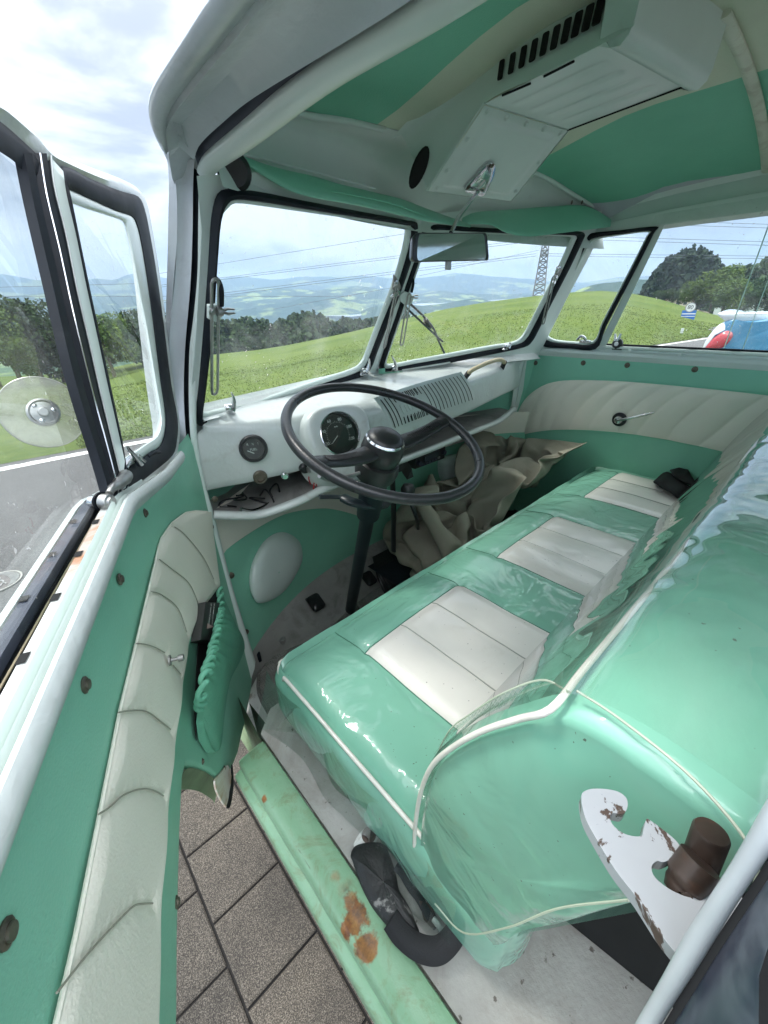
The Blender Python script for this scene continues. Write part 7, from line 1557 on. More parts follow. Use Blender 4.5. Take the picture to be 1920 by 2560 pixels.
     4,5,4,-150,-8,-21,-21,-19,-19,-9,-27,-26,-26,-15,12,25,24,6,-7,-16,-16,-3,0,-1,-10,-1,3,27,13,2,9,15,13,11,16,18,19,21,25,-13,-3,-9,-15,-28,2,-9,-20,15,16,18,19,12,15,22,18,17,13,26,-6,11,
     5,10,3,-1,7,2,-143,2,-16,-20,-22,-21,-13,-28,-24,-24,-23,-1,24,20,2,-10,-12,-3,-17,-8,8,-16,1,16,18,7,7,6,14,14,15,16,19,25,25,26,16,-5,-15,-27,-11,-22,-25,-13,13,15,17,18,12,20,20,15,22,20,
     20,-2,8,9,12,-2,5,9,-2,-145,7,3,-22,-20,-21,-22,-28,-25,-21,-24,-12,10,20,0,-11,-16,10,-21,-14,6,-1,-7,17,28,-6,7,2,14,16,18,21,23,24,27,25,25,10,-30,-28,-23,-24,-10,-2,-4,6,13,16,23,25,6,
     19,19,24,17,15,9,7,-5,10,9,-1,4,-142,-4,-6,-7,-12,-16,-21,-28,-20,-22,-19,-20,14,-17,1,0,-15,6,-22,7,-21,2,6,25,25,-2,-18,4,18,22,24,26,27,16,26,26,21,7,-14,-28,-26,-3,-10,-7,-6,-5,2,14,
     19,25,0,18,24,24,17,9,4,7,11,5,2,10,7,-154,-3,-13,-6,-5,-6,-9,-17,-19,-18,-20,-20,-27,4,-20,-1,13,-18,-17,-3,-12,1,19,24,23,-14,-20,18,21,27,23,27,24,9,26,26,18,2,0,-14,-10,-6,-9,-9,-5,
     -7,-11,0,28,11,-3,23,25,22,9,4,1,10,8,6,3,9,15,-163,0,-4,-17,-9,-4,-4,-8,-13,-14,-19,-26,-14,-20,-13,17,-16,-18,15,-15,-20,19,24,21,-9,-13,-10,23,24,25,27,27,8,18,24,14,16,7,-1,-7,24,-6,
     -7,-9,-10,-10,-11,-8,22,-15,21,25,26,5,-3,5,8,2,8,6,7,13,26,-179,-2,4,-10,-18,-10,-5,-4,-8,-14,-18,-17,-19,-23,18,-16,-18,-18,9,-7,16,16,13,-8,-1,-18,20,28,21,18,27,23,-5,22,26,11,0,6,2,
     12,15,8,1,-3,-7,-15,-14,7,0,-17,24,28,12,-12,4,-3,9,9,1,10,13,21,23,-184,3,-3,-12,-6,-19,-12,-7,-4,-12,-14,-1,-21,-4,-17,-19,-17,9,-20,17,7,15,-3,-10,27,-8,15,22,28,20,19,14,-5,25,10,8,
     -3,6,4,14,14,14,8,6,2,-3,-16,1,-20,-7,24,24,-9,-10,-2,4,6,7,9,16,20,24,22,-192,-1,-8,-8,-13,1,-20,-16,-9,-12,-12,-1,-16,-13,-3,-6,-25,-9,19,-15,14,1,-1,20,20,14,14,-2,28,12,10,11,6,
     15,9,6,-3,7,6,14,14,13,13,4,9,7,3,-3,-20,-20,26,-3,-6,-8,17,16,2,5,7,13,16,26,22,-194,-22,-8,-5,-3,-4,-7,-13,-20,-15,-17,-2,-3,-26,-8,12,-21,-20,19,14,-17,12,-1,19,11,10,9,18,10,11,
     10,14,9,27,16,-6,-5,12,9,10,10,9,8,8,6,6,-2,1,-15,-10,11,-2,-7,8,20,18,18,3,0,20,12,13,25,-206,-22,-12,-9,-6,-3,-5,-11,-19,-9,-5,-8,-21,-7,-21,17,-18,1,-13,19,-16,4,7,13,10,14,8,
     25,3,10,12,11,27,27,-5,-5,-3,11,9,9,11,9,9,7,5,5,1,7,-16,-7,2,9,4,25,-7,25,20,13,7,5,-2,22,23,-212,-22,-5,-3,3,-19,-15,-18,-11,-11,3,-11,-19,-12,14,-18,-12,2,-13,6,-6,-6,9,12,
     11,12,26,20,5,26,20,9,11,28,-8,19,1,9,13,2,15,-5,18,7,-10,-10,-9,9,30,-7,-8,-14,-1,23,-3,23,14,7,5,8,12,22,24,-218,-11,-2,-1,-8,-8,-17,-25,-23,-11,3,-9,-10,-9,5,-2,-9,-17,0,-14,-10,
     -5,21,29,22,14,-2,13,23,18,23,28,4,15,18,21,5,11,6,10,1,9,-16,10,13,-10,-24,20,14,-8,-28,-17,17,2,8,22,15,-1,9,16,22,24,16,-221,-4,-6,-6,-5,-16,-11,-23,-20,-21,5,-20,-9,2,-4,-4,-7,-8,
     -5,-17,-10,23,20,12,25,26,15,2,15,19,19,28,23,19,19,19,11,11,7,10,0,-24,8,15,1,-22,-20,13,-2,-14,1,-27,-2,3,26,16,7,17,27,7,23,19,22,-256,-2,-3,-5,-5,-1,-23,-22,-13,-16,-3,4,-19,-24,-3,
     -6,-6,-6,18,-2,-25,9,18,22,28,22,20,17,16,16,18,18,19,20,18,20,18,16,11,-3,-24,6,25,-3,-11,-10,-12,-15,-14,-4,-7,-3,-21,13,25,3,17,23,27,24,19,19,3,-239,-14,-12,-10,1,-1,-22,-20,-22,-14,-5,14,
     5,-24,-17,-22,-12,6,4,5,6,20,16,13,9,15,16,16,15,16,18,19,19,19,18,20,14,20,12,-8,16,-18,19,1,-15,-14,-12,-18,-15,-4,-4,-6,17,-11,25,5,28,23,18,15,15,13,11,-207,-17,-6,-16,17,-25,-27,-17,-25,
     -7,-17,-3,12,-2,-24,-26,-24,-3,6,9,12,14,13,13,11,16,17,21,20,22,23,16,23,1,13,18,24,7,18,22,-16,15,-18,-1,9,-11,-24,-16,-18,-8,-6,6,9,27,-16,27,20,12,11,12,16,19,17,-183,-18,-1,-20,-5,-5,
     -25,-28,-25,-26,-15,-12,10,23,-14,-24,-27,-12,9,26,-11,6,18,19,28,1,22,16,19,22,21,25,6,4,20,26,-10,14,19,21,-16,22,-20,-3,5,-13,8,-25,-16,14,-3,6,7,-17,16,11,3,8,10,14,17,19,20,-162,-12,-6,
     -4,-13,-22,-14,-29,-25,-26,-18,-19,2,22,-16,-6,-29,6,-11,7,3,17,27,7,29,1,20,24,15,19,25,4,12,12,26,-3,19,11,11,11,-16,25,10,9,-28,-9,-11,16,-16,0,14,4,-8,-15,-18,10,9,7,9,15,17,20,22,
     -148,2,-9,-14,-16,0,-27,-28,-25,-26,-1,-18,2,-19,-12,-11,-7,-7,22,10,-18,23,6,19,28,3,21,25,19,16,0,13,10,23,24,1,-2,11,18,4,-8,26,8,-5,24,-5,-18,16,-15,4,-5,-18,-19,3,-21,7,21,3,-5,15,
     18,20,24,-140,-14,11,-17,0,-22,-19,-20,-20,-23,-6,-11,-22,13,-21,-14,-5,-28,9,9,12,14,28,1,27,4,26,10,17,11,18,1,19,26,1,0,13,20,-10,6,27,-11,10,28,5,-19,6,27,2,-25,-26,-15,-5,-6,-6,-12,22,
     3,-7,18,18,22,23,-113,-21,-14,-16,6,4,-26,-26,-24,-15,-1,-26,6,-18,-26,6,-28,-8,23,3,27,14,-11,15,27,9,27,15,3,15,20,-7,27,2,7,9,19,10,-11,26,-6,4,26,10,-10,-11,24,26,-11,-20,-21,-18,-14,-13,
     -10,-3,18,-2,1,19,21,24,24,-85,-18,-28,3,4,-16,-28,-20,-7,-16,-23,-8,-19,-23,-21,17,-27,-5,14,12,25,25,-2,-9,18,27,22,18,-2,18,17,-9,10,22,7,7,7,-4,4,25,-11,23,18,-12,-3,4,27,0,22,-9,-16,
     -16,-19,-21,-7,-8,-1,26,-3,18,20,22,21,-108,2,-6,-12,-23,-17,4,-24,-8,-14,-22,-23,-16,-21,-16,8,-18,5,3,14,25,24,-16,25,-6,19,19,17,23,-2,18,7,-9,18,-5,10,5,-1,26,-4,26,-6,19,5,-16,17,24,17,
     -17,10,-5,-24,-19,-10,-1,-4,-1,1,16,20,22,23,22,-130,18,-28,-17,-13,-20,11,-5,-3,-23,-22,-21,-16,-21,-14,-12,-5,0,7,13,25,23,-25,12,25,17,18,4,19,10,9,0,-7,12,-9,4,4,13,27,12,11,8,-18,7,29,
     6,23,-15,-2,-9,23,-19,2,-10,-6,2,-1,-6,16,19,20,22,23,-129,-3,-28,-21,-21,-9,-7,-2,2,-10,-26,-22,-23,14,-13,-12,-19,7,8,9,13,28,-24,26,-6,18,23,3,7,6,8,5,4,7,15,8,-6,3,6,9,12,23,
     -9,19,0,30,1,-21,-5,6,21,21,1,-8,-8,-23,7,9,13,17,19,22,22,-131,-22,-20,-21,-16,9,-10,2,-27,-5,-17,-26,-11,-19,-20,-14,1,11,3,22,1,27,-9,15,18,9,9,9,9,10,8,10,5,7,7,7,7,5,7,
     4,-14,10,24,-18,28,-1,12,14,0,5,2,15,16,-19,-24,7,11,10,11,16,17,19,22,-134,-23,-19,-22,-8,-15,19,-24,1,-23,-24,-6,-26,-26,-17,-2,12,10,-10,18,3,23,8,16,11,7,21,8,8,9,9,8,9,7,6,7,
     8,2,1,-19,7,9,-4,0,7,20,-18,10,17,20,22,16,-14,-20,8,9,10,10,11,12,18,15,15,-138,-14,-19,-22,-12,-21,9,-11,-18,-23,12,-22,-24,-26,-25,10,6,12,0,4,7,23,13,14,13,-18,13,23,19,3,11,-9,21,
     7,7,8,7,5,-19,4,11,15,0,3,-17,-8,1,4,24,8,21,14,16,-3,2,1,3,16,16,10,20,2,14,-149,-3,-12,-14,-14,-18,-18,-19,-14,-19,5,8,-26,-25,-19,1,-19,8,21,5,24,8,6,5,1,15,5,3,22,24,
     -14,4,8,22,7,7,7,6,-14,13,20,11,-4,-24,19,-10,9,-6,-21,24,23,0,18,27,13,8,0,16,16,13,13,-14,14,-146,-15,-23,-20,-5,-18,-22,-11,-25,9,24,-27,-5,-26,-11,5,-19,-5,18,22,-2,-18,6,6,6,13,15,
     24,21,-8,8,23,-17,4,7,7,9,10,10,23,22,-11,-16,19,-6,14,-14,-22,1,8,7,26,9,20,5,9,25,17,4,24,10,1,-1,-142,-18,-19,-16,-27,-21,-22,-8,13,-2,-14,3,-26,-13,16,-2,-7,-5,-18,26,-25,-7,18,1,
     12,23,16,24,-8,4,24,10,-10,20,-1,16,14,9,4,24,-15,-2,16,16,-1,13,-19,-14,2,-24,0,24,8,13,7,23,13,13,20,18,1,2,1,-144,-12,-12,-2,-25,-26,3,-10,-10,-14,0,-15,-26,16,5,3,8,-16,-10,-6,10,
     -14,-10,3,17,23,28,19,-23,11,22,-3,26,19,9,2,-13,24,20,-13,11,12,14,14,10,7,-13,-23,-7,-29,4,3,25,3,25,7,-7,20,23,11,0,5,13,-115,-22,-20,-9,-11,-23,1,-25,-16,-2,-1,-23,-27,26,11,-3,-3,4,
     5,-6,9,-16,-10,-16,18,21,14,22,-9,0,17,18,23,-3,24,-22,11,14,18,16,17,15,11,7,4,3,-8,-20,-26,-20,0,10,-1,24,10,-6,6,25,27,-12,13,17,13,-97,-17,-21,-18,-10,-21,-23,-14,-2,-9,-10,-27,-26,18,-4,
     11,15,17,12,-10,-13,-18,-16,6,24,13,19,17,5,0,10,8,-6,23,3,7,13,20,19,14,10,5,3,1,2,-8,-13,-8,10,-22,4,5,-10,2,11,26,12,-3,8,24,-20,10,20,-83,-14,0,-16,-22,-24,-24,6,-28,-25,-10,-15,
     -27,2,18,28,17,18,-13,13,-28,-10,-20,12,20,24,20,16,-4,14,11,-23,16,22,9,7,14,12,5,2,1,1,7,3,-5,-4,-11,-16,26,14,4,-27,2,15,13,14,15,9,12,10,-23,17,19,-95,-8,-1,-11,-25,-24,-23,-18,-16,
     -25,-28,-16,-16,10,20,23,20,24,-26,3,11,-13,-13,11,4,25,27,18,-4,20,-21,-9,23,22,20,-27,16,0,-1,0,2,2,8,6,2,-12,-12,1,19,24,15,-27,14,16,14,15,10,18,7,-20,5,16,19,-92,-14,-15,-14,-14,-21,
     -22,-24,-22,-22,-20,-18,-17,8,26,22,13,25,-24,19,10,-21,-10,-2,16,17,26,27,7,-26,-8,10,21,15,15,-28,-1,2,3,6,9,-6,-6,2,3,5,14,1,19,7,3,7,13,15,14,11,10,-10,24,1,0,10,21,-88,-15,-16,
     -17,-19,-21,-24,-23,-19,-22,-17,-19,-11,-9,26,22,14,25,-20,24,-20,-3,-3,9,-13,26,27,23,13,-27,-10,19,24,20,-3,-28,-6,3,5,6,6,3,-7,6,12,12,-1,12,18,-8,18,0,18,19,11,7,-8,11,12,16,6,6,15,
     -85,-18,-21,-22,-27,-14,-18,-24,-27,-14,-15,-16,-7,-6,7,19,12,8,12,2,-3,13,-12,-7,-1,18,16,29,-14,10,9,0,28,21,-15,-28,-6,0,0,4,4,7,15,14,8,-4,9,20,14,-7,-1,18,19,19,5,-3,13,12,7,8,
     15,9,16,-93,-22,-24,-25,-26,-27,-20,-26,5,-14,-15,-14,-5,-4,-3,20,18,7,12,4,-6,15,-12,-5,-2,-2,20,14,-25,3,25,28,11,27,-24,-27,-5,-4,1,9,14,15,15,-1,-5,7,17,21,16,0,-10,18,14,18,6,10,13,
     13,9,8,7,15,14,-112,-24,-26,-26,-29,-22,-27,0,10,-16,-14,-11,-4,-8,-8,20,19,11,11,-13,11,16,-12,-16,-12,7,26,-11,-26,8,28,22,29,21,-26,-3,-5,-3,-2,7,14,9,-6,-7,6,15,19,1,8,26,1,16,14,19,
     11,9,14,11,10,9,7,14,15,-148,-20,-26,-25,-21,-28,-19,21,9,-23,-4,-11,-9,-25,5,20,20,15,10,-20,17,14,-7,-16,-8,6,-15,-17,-15,18,26,28,21,28,-2,-3,-5,-3,-21,13,16,-22,-2,4,14,16,3,5,20,26,14,
     11,17,19,13,12,12,8,9,10,12,14,3,-173,-20,-16,-25,-25,-25,-4,24,11,-21,-20,-9,-12,-19,17,19,20,19,-23,7,22,12,-6,-13,-16,-22,-15,-22,19,12,23,23,26,22,20,0,-26,-21,14,14,-16,-13,-1,8,14,3,6,15,
     25,25,19,15,20,16,12,12,9,11,11,9,16,0,-7,-187,-12,-18,-25,-21,-14,3,24,6,-26,-4,-3,-18,-21,22,18,17,-6,-24,26,9,23,-1,-13,-15,-20,-20,-15,7,24,22,22,22,12,29,-4,-21,-24,10,3,-10,-9,-2,10,6,
     4,11,21,24,23,22,22,16,12,13,14,14,13,12,12,0,-6,-3],
]
_ax = []
for k in range(3):
    t_, l_ = 0, []
    for v in CGRID[k]: t_ += v; l_.append(CLO[k] + t_ * .001)
    _ax.append(l_)
c1o = mk('canvas_tarp', [V((a if a < 1.58 else 1.58 + (a - 1.58) * .75, b if b > .61 else .61 + (b - .61) * .2, c if c < -.56 else -.56 + (c + .56) * .35)) for a, b, c in zip(*_ax)], [(j * (CNX + 1) + i, j * (CNX + 1) + i + 1, (j + 1) * (CNX + 1) + i + 1, (j + 1) * (CNX + 1) + i) for j in range(CNY) for i in range(CNX)], 'canvas', None, True, 180)
_s = c1o.modifiers.new('smooth', 'SUBSURF'); _s.levels = _s.render_levels = 2; mod_solid(c1o, .0015, 0)
tag(c1o, 'crumpled beige canvas tarp heaped in the footwell below the dashboard', 'tarp')
loft('footwell_floor', [[V((x, .60, -.95)), V((x, 1.05, -.95))] for x in (.86, 1.3, 1.74)], 'rubber', van)
# ================================================================ OUTSIDE
ZG = -1.5
def struct(o): o['kind'] = 'structure'; return o
# ---- paving slabs: one sheet with real joints ---------------------------------
def slab_grid():
    vs, fs = [], []; T = .2055; g = .0065; b = .004
    for i in range(-11, 16):
        for j in range(-12, 12):
            x0 = -.060 + i * T; y0 = .772 + j * T + (T / 2 if i % 2 == 0 else 0) - T
            if not (-2.3 < x0 < 3.0 and y0 + T < 2.4): continue
            dz = .0008 * random.uniform(-1, 1); lo, hi = (x0 + g / 2, y0 + g / 2), (x0 + T - g / 2, y0 + T - g / 2); k = len(vs)
            for (e, z) in ((0, -.012), (0, .003), (b, .006)):
                for (x, y) in ((lo[0] + e, lo[1] + e), (hi[0] - e, lo[1] + e), (hi[0] - e, hi[1] - e), (lo[0] + e, hi[1] - e)): vs.append(V((x, y, ZG + z + dz)))
            for r in range(2):
                for q in range(4): fs.append((k + r * 4 + q, k + r * 4 + (q + 1) % 4, k + (r + 1) * 4 + (q + 1) % 4, k + (r + 1) * 4 + q))
            fs.append((k + 8, k + 9, k + 10, k + 11))
    return vs, fs
v_, f_ = slab_grid()
struct(mk('paving', v_, f_, 'paving', smooth=False))
M['joint'] = mat('joint_sand', (.012, .011, .010), .95, var=.3, vs=40)
struct(mk('paving_bed', [(-2.4, -3, ZG - .0025), (3.2, -3, ZG - .0025), (3.2, 2.42, ZG - .0025), (-2.4, 2.42, ZG - .0025)], [(0, 1, 2, 3)], 'joint'))
# ---- road ---------------------------------------------------------------------
border = [(-60, 9.5), (-20, 6.9), (-6, 6.2), (0, 6.1), (1.4, 6.06), (8, 5.75), (13, 5.45), (17.6, 5.12), (24.4, 4.33), (31, 3.7), (45, 2.0), (70, -2.5)]
bd = cr([V((x, y, ZG)) for x, y in border], 6)
rows = [[p + V((0, -11.5 if p.x > 8 else lerp(-11.5, -11.5, 0), -.004)) for p in bd], [p + V((0, -4, -.004)) for p in bd], [p + V((0, .05, -.004)) for p in bd]]
road = struct(loft('road', rows, 'asphalt', None, smooth=False))
def strip(off, w, z=.0): return [[p + V((0, off, z)) for p in bd], [p + V((0, off - w, z)) for p in bd]]
# dashed-tooth edge line: one sheet with a bitten outer edge
vs, fs = [], []
bb = resamp(bd, 2600)
e1_ = [p + V((0, -.16 + (.012 if (i // 2) % 2 else 0), 0.0)) for i, p in enumerate(bb)]; e2_ = [p + V((0, -.30, 0.0)) for p in bb]
struct(loft('edge_line', [e1_, e2_], 'roadmark', None, smooth=False))
struct(mk('ground', [(-9000, -9000, -60), (9000, -9000, -60), (9000, 9000, -60), (-9000, 9000, -60)], [(0, 1, 2, 3)], m_hill('valley_floor', (.05, .09, .03), (.14, .19, .06), .5, .004)))
apron = struct(mk('verge', [(-60, -60, ZG - .03), (60, -60, ZG - .03), (60, 6, ZG - .03), (-60, 6, ZG - .03)], [(0, 1, 2, 3)], 'asphalt'))
# ---- meadow -------------------------------------------------------------------
crest = [(-420, 850, 60), (-200, 838, 56), (0, 832, 52), (120, 828, 50), (217, 819, 48), (322, 792, 52), (440, 779, 60), (560, 764, 66), (620, 752, 70), (700, 733, 74), (760, 719, 78), (800, 708, 80), (870, 690, 86), (960, 668, 92), (1060, 651, 96), (1160, 639, 100), (1240, 631, 100), (1300, 628, 98), (1360, 633, 94), (1420, 645, 88), (1480, 662, 80), (1510, 672, 76), (1560, 684, 74), (1620, 692, 74), (1720, 705, 74), (1900, 735, 74)]
def crest_at(x): return interp(x, [(a, b) for a, b, _ in crest]), interp(x, [(a, c) for a, _, c in crest])
def border_hit(d):                    # where the azimuth d crosses the road border
    for a, b in zip(bd, bd[1:]):
        e = b - a; det = d.x * e.y - d.y * e.x
        if abs(det) < 1e-9: continue
        t = (a.x * e.y - a.y * e.x) / det; u = (a.x * d.y - a.y * d.x) / det
        if t > 0 and 0 <= u <= 1: return t
    return 60
def fbig(p, sc, k): return noise.fractal(V((p.x * sc, p.y * sc, k)), 1.0, 2.0, 4)
cols = []
for i in range(261):
    x = lerp(-420, 1900, i / 260); y, dist = crest_at(x); r = ray(x, y); h = math.hypot(r.x, r.y); d = V((r.x / h, r.y / h, 0)); zc_ = r.z / h * dist
    t0 = border_hit(d); col_ = []
    for j in range(61):
        s = (j / 60) ** 1.6; dd = lerp(t0, dist, s)
        sm_ = lerp(ZG + .0, zc_, s ** .85 if zc_ > -2.5 else s ** 1.05)
        lim = r.z / h * dd                      # never rises over the sight line to the crest
        z = sm_ + (.16 * fbig(d * dd, .12, 1) + .03 * fbig(d * dd, .8, 2)) * sstep(0, .15, s) * sstep(1, .85, s)
        z = min(z, lim - .02 * (1 - s)) if s > .2 else z
        col_.append(d * dd + V((0, 0, z)))
    for k, (e, q) in enumerate([(6, .12), (14, .6), (30, 3), (70, 12), (150, 30), (260, 50)]): col_.append(d * (dist + e) + V((0, 0, zc_ - q)))
    cols.append(col_)
struct(loft('meadow', cols, 'grass', None, angle=180))
# grass blades on the near part of the meadow
def m_blade():
    m, t, n, k, b = ng('grass_blades'); o = tramp(t, tnoise(t, 1.2, 4, .7), [(.3, (.05, .08, .016)), (.55, (.10, .13, .028)), (.75, (.16, .175, .05))])
    k.new(o, b.inputs['Base Color']); b.inputs['Roughness'].default_value = .8; b.inputs['Specular IOR Level'].default_value = .2; return m
rg = random.Random(5); vs, fs = [], []
def meadow_z(i, j): return cols[i][j]
for _ in range(30000):
    fi_ = rg.uniform(60, 250); i = int(fi_); s = rg.random() ** 1.5 * .34; fj = 60 * (s ** (1 / 1.6)); j = int(fj)
    if j >= 59: continue
    a = cols[i][j].lerp(cols[i + 1][j], fi_ - i); b = cols[i][j + 1].lerp(cols[i + 1][j + 1], fi_ - i); p = a.lerp(b, fj - j)
    dist = p.length; hh = rg.uniform(.012, .03) * (1 + dist * .02); ww = .006 + dist * .0009; an = rg.uniform(0, 6.28); k = len(vs)
    w = V((math.cos(an), math.sin(an), 0)) * ww; l = V((rg.uniform(-.5, .5), rg.uniform(-.5, .5), 1)) * hh
    vs += [p - w, p + w, p + l]; fs.append((k, k + 1, k + 2))
gb_ = mk('grass', vs, fs, m_blade(), None, False); tag(gb_, 'short green meadow grass', 'grass', kind='stuff')
# ---- hills, lake and far ranges -----------------------------------------------
def hill(name, prof, dist, depth, drop, mt, rough=1.0, n=260, sc=.012, kind='structure'):
    p2 = cr([V((a, b, 0)) for a, b in prof], 6); p2 = resamp(p2, n); cols_ = []
    for q in p2:
        jit = rough * (1.6 * noise.fractal(V((q.x * .03, dist * .01, 0)), 1, 2, 5) + .5 * noise.noise(V((q.x * .4, dist, 0))))
        r = ray(q.x, q.y + jit); h = math.hypot(r.x, r.y); d = V((r.x / h, r.y / h, 0)); z = r.z / h * dist; c = []
        for k in range(24):
            t = k / 23; dd = dist - depth * (1 - t); rr = 1 - (1 - t) ** 1.5
            zz = lerp(-58, z, rr) + drop * .05 * noise.fractal(V((d.x * dd * sc, d.y * dd * sc, 3)), 1, 2, 4) * math.sin(math.pi * t)
            c.append(d * dd + V((0, 0, zz)))
        for e in (.05, .3): c.append(d * (dist + depth * e * 3) + V((0, 0, lerp(z, -58, e * 2))))
        cols_.append(c)
    o = loft(name, cols_, mt, None, angle=180); return struct(o) if kind == 'structure' else o
H1 = m_hill('far_hills', (.035, .065, .05), (.16, .20, .08), .56, .0045)
H2 = m_hill('middle_hills', (.03, .055, .03), (.20, .25, .09), .57, .010)
hill('hill', [(-500, 560), (-300, 585), (-120, 570), (0, 591), (50, 600), (100, 607), (150, 603), (170, 601), (210, 602), (245, 604), (275, 594), (300, 590), (330, 596), (380, 602), (462, 604), (500, 598), (535, 598), (580, 603), (612, 603), (645, 598), (700, 597), (760, 596), (800, 597), (840, 600), (900, 601), (945, 596), (985, 591), (1020, 592), (1060, 597), (1110, 600), (1180, 606), (1240, 610), (1300, 605), (1345, 598), (1420, 596), (1550, 590), (1750, 600), (2000, 590)], 3600, 900, 60, H1, .7)
hill('hill', [(-500, 640), (-200, 625), (0, 640), (120, 632), (300, 640), (420, 655), (462, 650), (520, 632), (600, 622), (680, 626), (760, 618), (830, 626), (900, 634), (950, 628), (1010, 634), (1080, 636), (1150, 634)], 2500, 700, 50, H2, 1.0)
hill('hill', [(300, 700), (420, 690), (490, 679), (530, 668), (580, 657), (620, 653), (650, 645), (695, 639), (740, 645), (775, 656), (800, 664), (830, 672)], 1700, 260, 30, H1, .8)
hill('hill', [(780, 673), (800, 664), (830, 657), (870, 652), (905, 660), (960, 655), (1000, 648), (1035, 645), (1060, 650), (1100, 655)], 1500, 200, 20, H2, .5)
hill('hill', [(1225, 640), (1260, 622), (1300, 612), (1345, 608), (1390, 604), (1460, 606), (1520, 600)], 900, 160, 20, H2, .8)
lk_ = mk('lake', [hd(x, y, D) for x, y, D in [(700, 682, 1500), (745, 669, 1800), (800, 661, 2200), (905, 657, 2300), (985, 648, 2400), (1080, 640, 2600), (1170, 634, 2700), (1250, 634, 2700), (1250, 642, 2200), (1120, 652, 1900), (990, 662, 1700), (860, 672, 1600), (760, 684, 1450)]],
    [tuple(range(13))], mat('lake_water', (.35, .40, .44), .25, var=.02), None, False); struct(lk_)
# ---- trees ---------------------------------------------------------------------
LEAF = {'bright': m_leaf('leaves_bright', (.035, .075, .012), (.12, .17, .04)), 'dark': m_leaf('leaves_dark', (.018, .04, .014), (.055, .09, .03)), 'conifer': m_leaf('needles', (.012, .028, .016), (.04, .065, .035))}
def crown_mesh(rg, w, h, n, leaf, lobes=9, conifer=False):
    vs, fs = [], []; L = []
    if conifer: pass
    else:
        for _ in range(lobes):
            a = rg.uniform(0, 6.28); r = rg.uniform(.15, .62) * w; L.append((V((math.cos(a) * r, math.sin(a) * r, rg.uniform(.25, .85) * h)), rg.uniform(.28, .46) * w))
        L.append((V((0, 0, h * .55)), w * .6))
    for _ in range(n):
        if conifer:
            t = rg.random() ** .8; r = w * (1 - t) * (.55 + .45 * abs(math.sin(t * 26))) * rg.uniform(.5, 1.05); a = rg.uniform(0, 6.28); p = V((math.cos(a) * r, math.sin(a) * r, h * t)); nz = -.2
        else:
            c, rad = rg.choice(L); u = V((rg.gauss(0, 1), rg.gauss(0, 1), rg.gauss(0, 1))).normalized(); p = c + u * rad * rg.uniform(.72, 1.05); p.z = max(p.z, .06 * h * rg.random())
        s = leaf * rg.uniform(.6, 1.4); u = V((rg.gauss(0, 1), rg.gauss(0, 1), rg.gauss(0, .7))).normalized(); v = u.cross(V((rg.gauss(0, 1), rg.gauss(0, 1), rg.gauss(0, 1)))).normalized()
        k = len(vs); vs += [p - u * s, p + v * s * .7, p + u * s, p - v * s * .6]; fs.append((k, k + 1, k + 2, k + 3))
    return vs, fs
TPL = {}
def template(kind, seed):
    if (kind, seed) in TPL: return TPL[(kind, seed)]
    rg = random.Random(seed); con = kind == 'conifer'
    v, f = crown_mesh(rg, .30 if con else .62, 1.0, 2600 if con else 5200, .024 if con else .026, conifer=con, lobes=11)
    me = bpy.data.meshes.new('crown'); me.from_pydata([tuple(p) for p in v], [], f); me.materials.append(LEAF[kind]); TPL[(kind, seed)] = me; return me
tr_v = tube_rows([V((0, 0, -.25)), V((.01, 0, .05)), V((-.01, .01, .4)), V((0, 0, .8))], [.035, .03, .02, .006], 8)
tm = bpy.data.meshes.new('trunk'); _v = [p for r in tr_v for p in r]; tm.from_pydata([tuple(p) for p in _v], [], [(i * 8 + j, i * 8 + (j + 1) % 8, (i + 1) * 8 + (j + 1) % 8, (i + 1) * 8 + j) for i in range(3) for j in range(8)]); tm.materials.append(M['bark'])
def tree(x, ytop, ybase, D, kind, label, group='trees round the meadow', wide=1.0, name='tree', parts=True, seed=None, lift=.0):
    """a tree whose foot and top are seen at these heights, D metres away"""
    rb = ray(x, ybase); rt = ray(x, ytop); h = math.hypot(rb.x, rb.y); b = rb * (D / h); ht = math.hypot(rt.x, rt.y); top = rt.z / ht * D; H = top - b.z
    rg = random.Random(int(x * 7 + ytop)); sd = seed if seed is not None else rg.randrange(4)
    me = template(kind, sd); cw = bpy.data.objects.new('crown', me); col.objects.link(cw)
    base = b + V((0, 0, H * lift)); s = H * (1 - lift)
    root = empty(name, tuple(b)); root.rotation_euler = (0, 0, rg.uniform(0, 6.28)); cw.parent = root; cw.location = (0, 0, H * lift); cw.scale = (s * wide, s * wide, s)
    tk = bpy.data.objects.new('trunk', tm); col.objects.link(tk); tk.parent = root; tk.scale = (H, H, H)
    tag(root, label, 'tree', group); return root
tree(246, 676, 812, 42, 'bright', 'round broadleaf tree at the meadow edge seen through the open vent window', wide=1.05, seed=1, lift=.10)
tree(318, 662, 808, 52, 'dark', 'dark tree right behind the round tree at the meadow edge', wide=1.0, seed=2, lift=.05)
tree(205, 680, 818, 54, 'dark', 'dark tree left behind the round tree at the meadow edge', wide=1.0, seed=3, lift=.05)
tree(95, 652, 828, 46, 'dark', 'tall dark tree behind the big pane of the open door, nearest the black bar', wide=.85, seed=0, lift=.03)
tree(48, 640, 832, 46, 'dark', 'tall dark tree in the middle of the three behind the big door pane', wide=.8, seed=1, lift=.03)
tree(-2, 620, 834, 42, 'bright', 'leafy green tree at the left edge of the photo behind the open door', wide=.9, seed=2, lift=.03)
tree(-60, 615, 838, 40, 'dark', 'dark tree just beyond the left edge behind the open door', wide=.9, seed=3, lift=.03)
tree(348, 668, 800, 56, 'dark', 'dark tree between the open door frame and the front pillar', wide=.9, seed=2, lift=.03)
